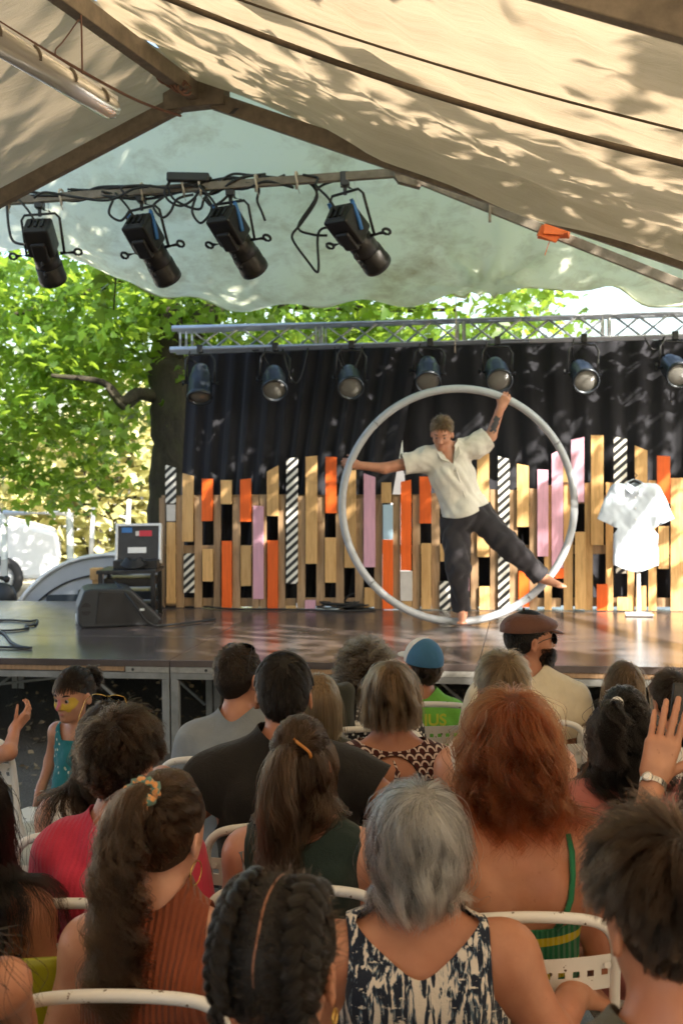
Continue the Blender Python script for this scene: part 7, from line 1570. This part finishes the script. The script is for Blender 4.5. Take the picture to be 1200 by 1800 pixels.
    rec = dict(e=e, Rh=Rh, Oh=hp, B=B, S=1, R0=Rh); hair(rec, 'lbrown', 'short', 3500, 43, 0.0011, len=(0.012, 0.06), lift=0.3, sweep=(0, -0.9, 0.3)); face_bits(e, Rh, hp, cap_mat('lbrown'))
    d_ = unit(wr2 - el2); s2 = unit(np.cross(d_, [0, -1.0, 0])); t = NT('tattoo_ink'); t.base((0.06, 0.06, 0.065)); t.set(rough=0.6)
    v, q = surf([p for p in B if p['tag'] == 'fore'][1:], 0.006); tt = ((v - el2) @ d_) / np.linalg.norm(wr2 - el2); ss = (v - el2) @ s2; v = v + normals(v, q) * 0.0015
    f = np.minimum(np.minimum(tt - 0.18, 0.72 - tt) * 0.1, 0.022 - np.abs(ss)) ; f = np.minimum(f, -0.0 - (v - el2)[:, 1] + 0.02) + 0.006 * np.sin(v[:, 2] * 170) * np.cos(v[:, 0] * 150); v, q = clip(v, q, f); add('tattoo', npmesh('tattoo', v, q), t.m, e, sm=True)
performer()

# ------------------------------------------------------------------ the girl standing by the stage
def girl():
    b = P(140, 1400, 5.2); b.z = 0; e = empty('person', b, math.pi - 0.35, 'little girl with butterfly face paint in teal floral dress standing by the stage', 'person')
    H = 1.0; B = [EL((0, 0, 0.46), (0.105, 0.085, 0.09), 0.05, 'torso'), EL((0, 0, 0.60), (0.098, 0.078, 0.13), 0.05, 'torso'), RC((-0.075, 0, 0.715), (0.075, 0, 0.715), 0.042, 0.042, 0.05, 'torso'), RC((0, 0, 0.72), (0, 0.01, 0.80), 0.040, 0.036, 0.03, 'neck')]
    ar = {}
    for s in (-1, 1):
        el, wr = np.array([s * 0.150, -0.01, 0.58]), np.array([s * 0.165, 0.05, 0.46]); B += [EL((s * 0.108, 0, 0.712), (0.036, 0.036, 0.04), 0.03, 'arm'), RC((s * 0.108, 0, 0.71), el, 0.033, 0.027, 0.03, 'arm'), RC(el, wr, 0.027, 0.019, 0.02, 'fore'), RC((s * 0.05, 0, 0.42), (s * 0.055, 0.01, 0.24), 0.062, 0.045, 0.03, 'leg'), RC((s * 0.055, 0.01, 0.24), (s * 0.055, 0, 0.05), 0.042, 0.028, 0.02, 'leg'), RC((s * 0.055, -0.01, 0.03), (s * 0.06, 0.10, 0.022), 0.027, 0.022, 0.02, 'foot')]
        ar[s] = (wr, unit(np.array([s * 0.1, 0.25, -1.0]))); B += hand(wr, ar[s][1], (-s, 0, 0), (0, 1, 0), 0.68, (0.4, 0.42, 0.45, 0.5))
    Rh = rotm(-0.15, -0.12, 0.0) * 0.90; hp = np.array([0, 0.01, 0.785]); M = np.eye(4); M[:3, :3] = Rh; M[:3, 3] = hp; HP = xf_prims(head_prims(True, jaw=0.85), M)
    V, F = surf(B + HP, 0.0055); add('body', npmesh('body', V, F), SKIN['mid'], e, sm=True)
    sk = B[:3] + [RC((0, 0, 0.50), (0, 0.0, 0.24), 0.098, 0.165, 0.03, 'torso')]
    garment(e, 'dress', sk, ('torso',), {'torso': 0.008}, fabric('teal_floral', (0.02, 0.2, 0.23), pat=pat_floral((0.018, 0.17, 0.20), (0.50, 0.55, 0.45), 38, 0.17)), [cut_z(0.23), lambda V: 0.695 + np.clip(np.abs(V[:, 0]) - 0.045, 0, 0.03) * 2.2 - V[:, 2], lambda V: np.where(V[:, 2] > 0.66, 0.088 - np.abs(V[:, 0]), 1)], 0.008, 0.004, 30, (1.6, 1.6, 0.2), seed=51)
    rec = dict(e=e, Rh=Rh, Oh=hp, B=B, S=1, R0=Rh); tail(rec, 'dbrown', (0.0, -0.10, 0.19), 2600, 500, 0.12, 52, rad=0.0009)
    rs_ = np.random.RandomState(53); D = sample_roots(700, rs_, lambda D: (D[:, 1] > 0.2) & (D[:, 2] > 0.5)); Q = grow(Rh, hp, D, rs_, np.full(700, 0.052), grav=0.15, whorl=(0, -0.3, 0.95), k=10, layer=(0.03, 0.10)); curves_obj('fringe', Q, 0.0009, hmat('dbrown'), e)
    face_bits(e, Rh, hp, cap_mat('dbrown'))
    v, q = surf(xf_prims(head_prims(True, jaw=0.85), np.eye(4)), 0.006); v = v + normals(v, q) * 0.0018; ye = 1 - ((np.abs(v[:, 0]) - 0.040) / 0.027) ** 2 - ((v[:, 2] - 0.092 - 0.3 * (np.abs(v[:, 0]) - 0.04)) / 0.034) ** 2; ye = np.minimum(ye, (v[:, 1] - 0.03) * 9) + 0.25 * np.sin(v[:, 0] * 190) * np.sin(v[:, 2] * 170); hole = np.hypot(np.abs(v[:, 0]) - 0.031, v[:, 2] - 0.110) - 0.014
    for nm, f, c in (('face_paint', np.minimum(ye, hole * 30), (0.55, 0.36, 0.04)), ('face_paint', np.minimum(1 - (v[:, 0] / 0.009) ** 2 - ((v[:, 2] - 0.098) / 0.026) ** 2, (v[:, 1] - 0.08) * 30), (0.50, 0.13, 0.18))):
        a, b_ = clip(v, q, f); add(nm, npmesh(nm, a @ Rh.T + hp, b_), simple('paint_%d' % int(c[0] * 100), c, 0.6), e, sm=True)
    w = ar[1][0]; MB().tube([Vector(w) + Vector((0.021 * math.cos(a), 0.021 * math.sin(a), 0.006)) for a in np.linspace(0, 6.28, 15)[:-1]], 0.003, 6, closed=True).build('bracelet', M_WHITEP, e)
girl()
# the child on the angled chair at the left edge
r = seated('person', 'child in white dotted dress sitting sideways at the left edge', -52, 1190, 4.45, yaw=-1.15, S=0.80, skin='mid', arms={'R': (P(16, 1322, 4.25), P(28, 1278, 4.4), Vector((0.5, 0.2, 0.55)), Vector((-1, 0.3, 0)), Vector((0, -1, 0.2)), (0.6, 0.6, 0.65, 0.7), 0.6)}, hands=('R',), h=0.008, pants=(0.55, 0.6, 0.58), hs=0.78, arm_w=0.85)
hair(r, 'dbrown', 'long', 2200, 61, 0.0009, len=0.3, zend=1.0); garment(r['e'], 'dress', r['B'], ('torso', 'hip'), {'torso': 0.010, 'hip': 0.02}, fabric('dotted_white', (0.7, 0.7, 0.7), pat=pat_dots((0.70, 0.68, 0.66), (0.10, 0.03, 0.03))), [cut_z(0.52), cut_neck(r['nb'], 0.10, 0.10, 0.98), cut_x(0.13, 0.9)], 0.009, 0.004, 26, seed=61)
cb = P(22, 1268, 4.55); chair(cb.x, cb.y + 0.12, -0.6, CH + 'standing askew at the left edge under the child')
# jacket hung over a chair back in the second row
jc = P(578, 1240, 4.55); V, F = surf([BX((0, 0, 0), (0.085, 0.035, 0.085), 0.022), RC((-0.075, 0, 0.05), (-0.09, 0.02, -0.10), 0.028, 0.024, 0.03), RC((0.07, 0, 0.05), (0.085, 0.02, -0.09), 0.028, 0.024, 0.03)], 0.008); V = relax(V, F, 2); V = V + normals(V, F) * wob(V, 0.006, 34, 5, (1, 1, 0.5))[:, None]
o = add('jacket', npmesh('jacket', V, F), fabric('dark_olive_canvas', (0.045, 0.048, 0.040)), sm=True); o.location = jc; tag(o, 'dark olive jacket hung over a chair back before the stage', 'jacket')
chair(jc.x, jc.y + 0.25, 0.1, CH + 'with the olive jacket over its back')
bg = P(78, 1772, 2.62); V, F = surf([EL((0, 0, 0), (0.10, 0.07, 0.055), 0.03), EL((0.06, -0.01, 0.03), (0.05, 0.05, 0.04), 0.03), EL((-0.06, 0.0, 0.02), (0.05, 0.05, 0.04), 0.03)], 0.009); V = V + normals(V, F) * (wob(V, 0.008, 45, 8) + wob(V, 0.004, 110, 9))[:, None]
o = add('cloth_bag', npmesh('cloth_bag', V, F), simple('silver_grey_cloth', (0.42, 0.39, 0.36), 0.4, 0.1, 0.2, 14), sm=True); o.location = bg; tag(o, 'crumpled silver grey bag on the lap of the woman in rust', 'bag')
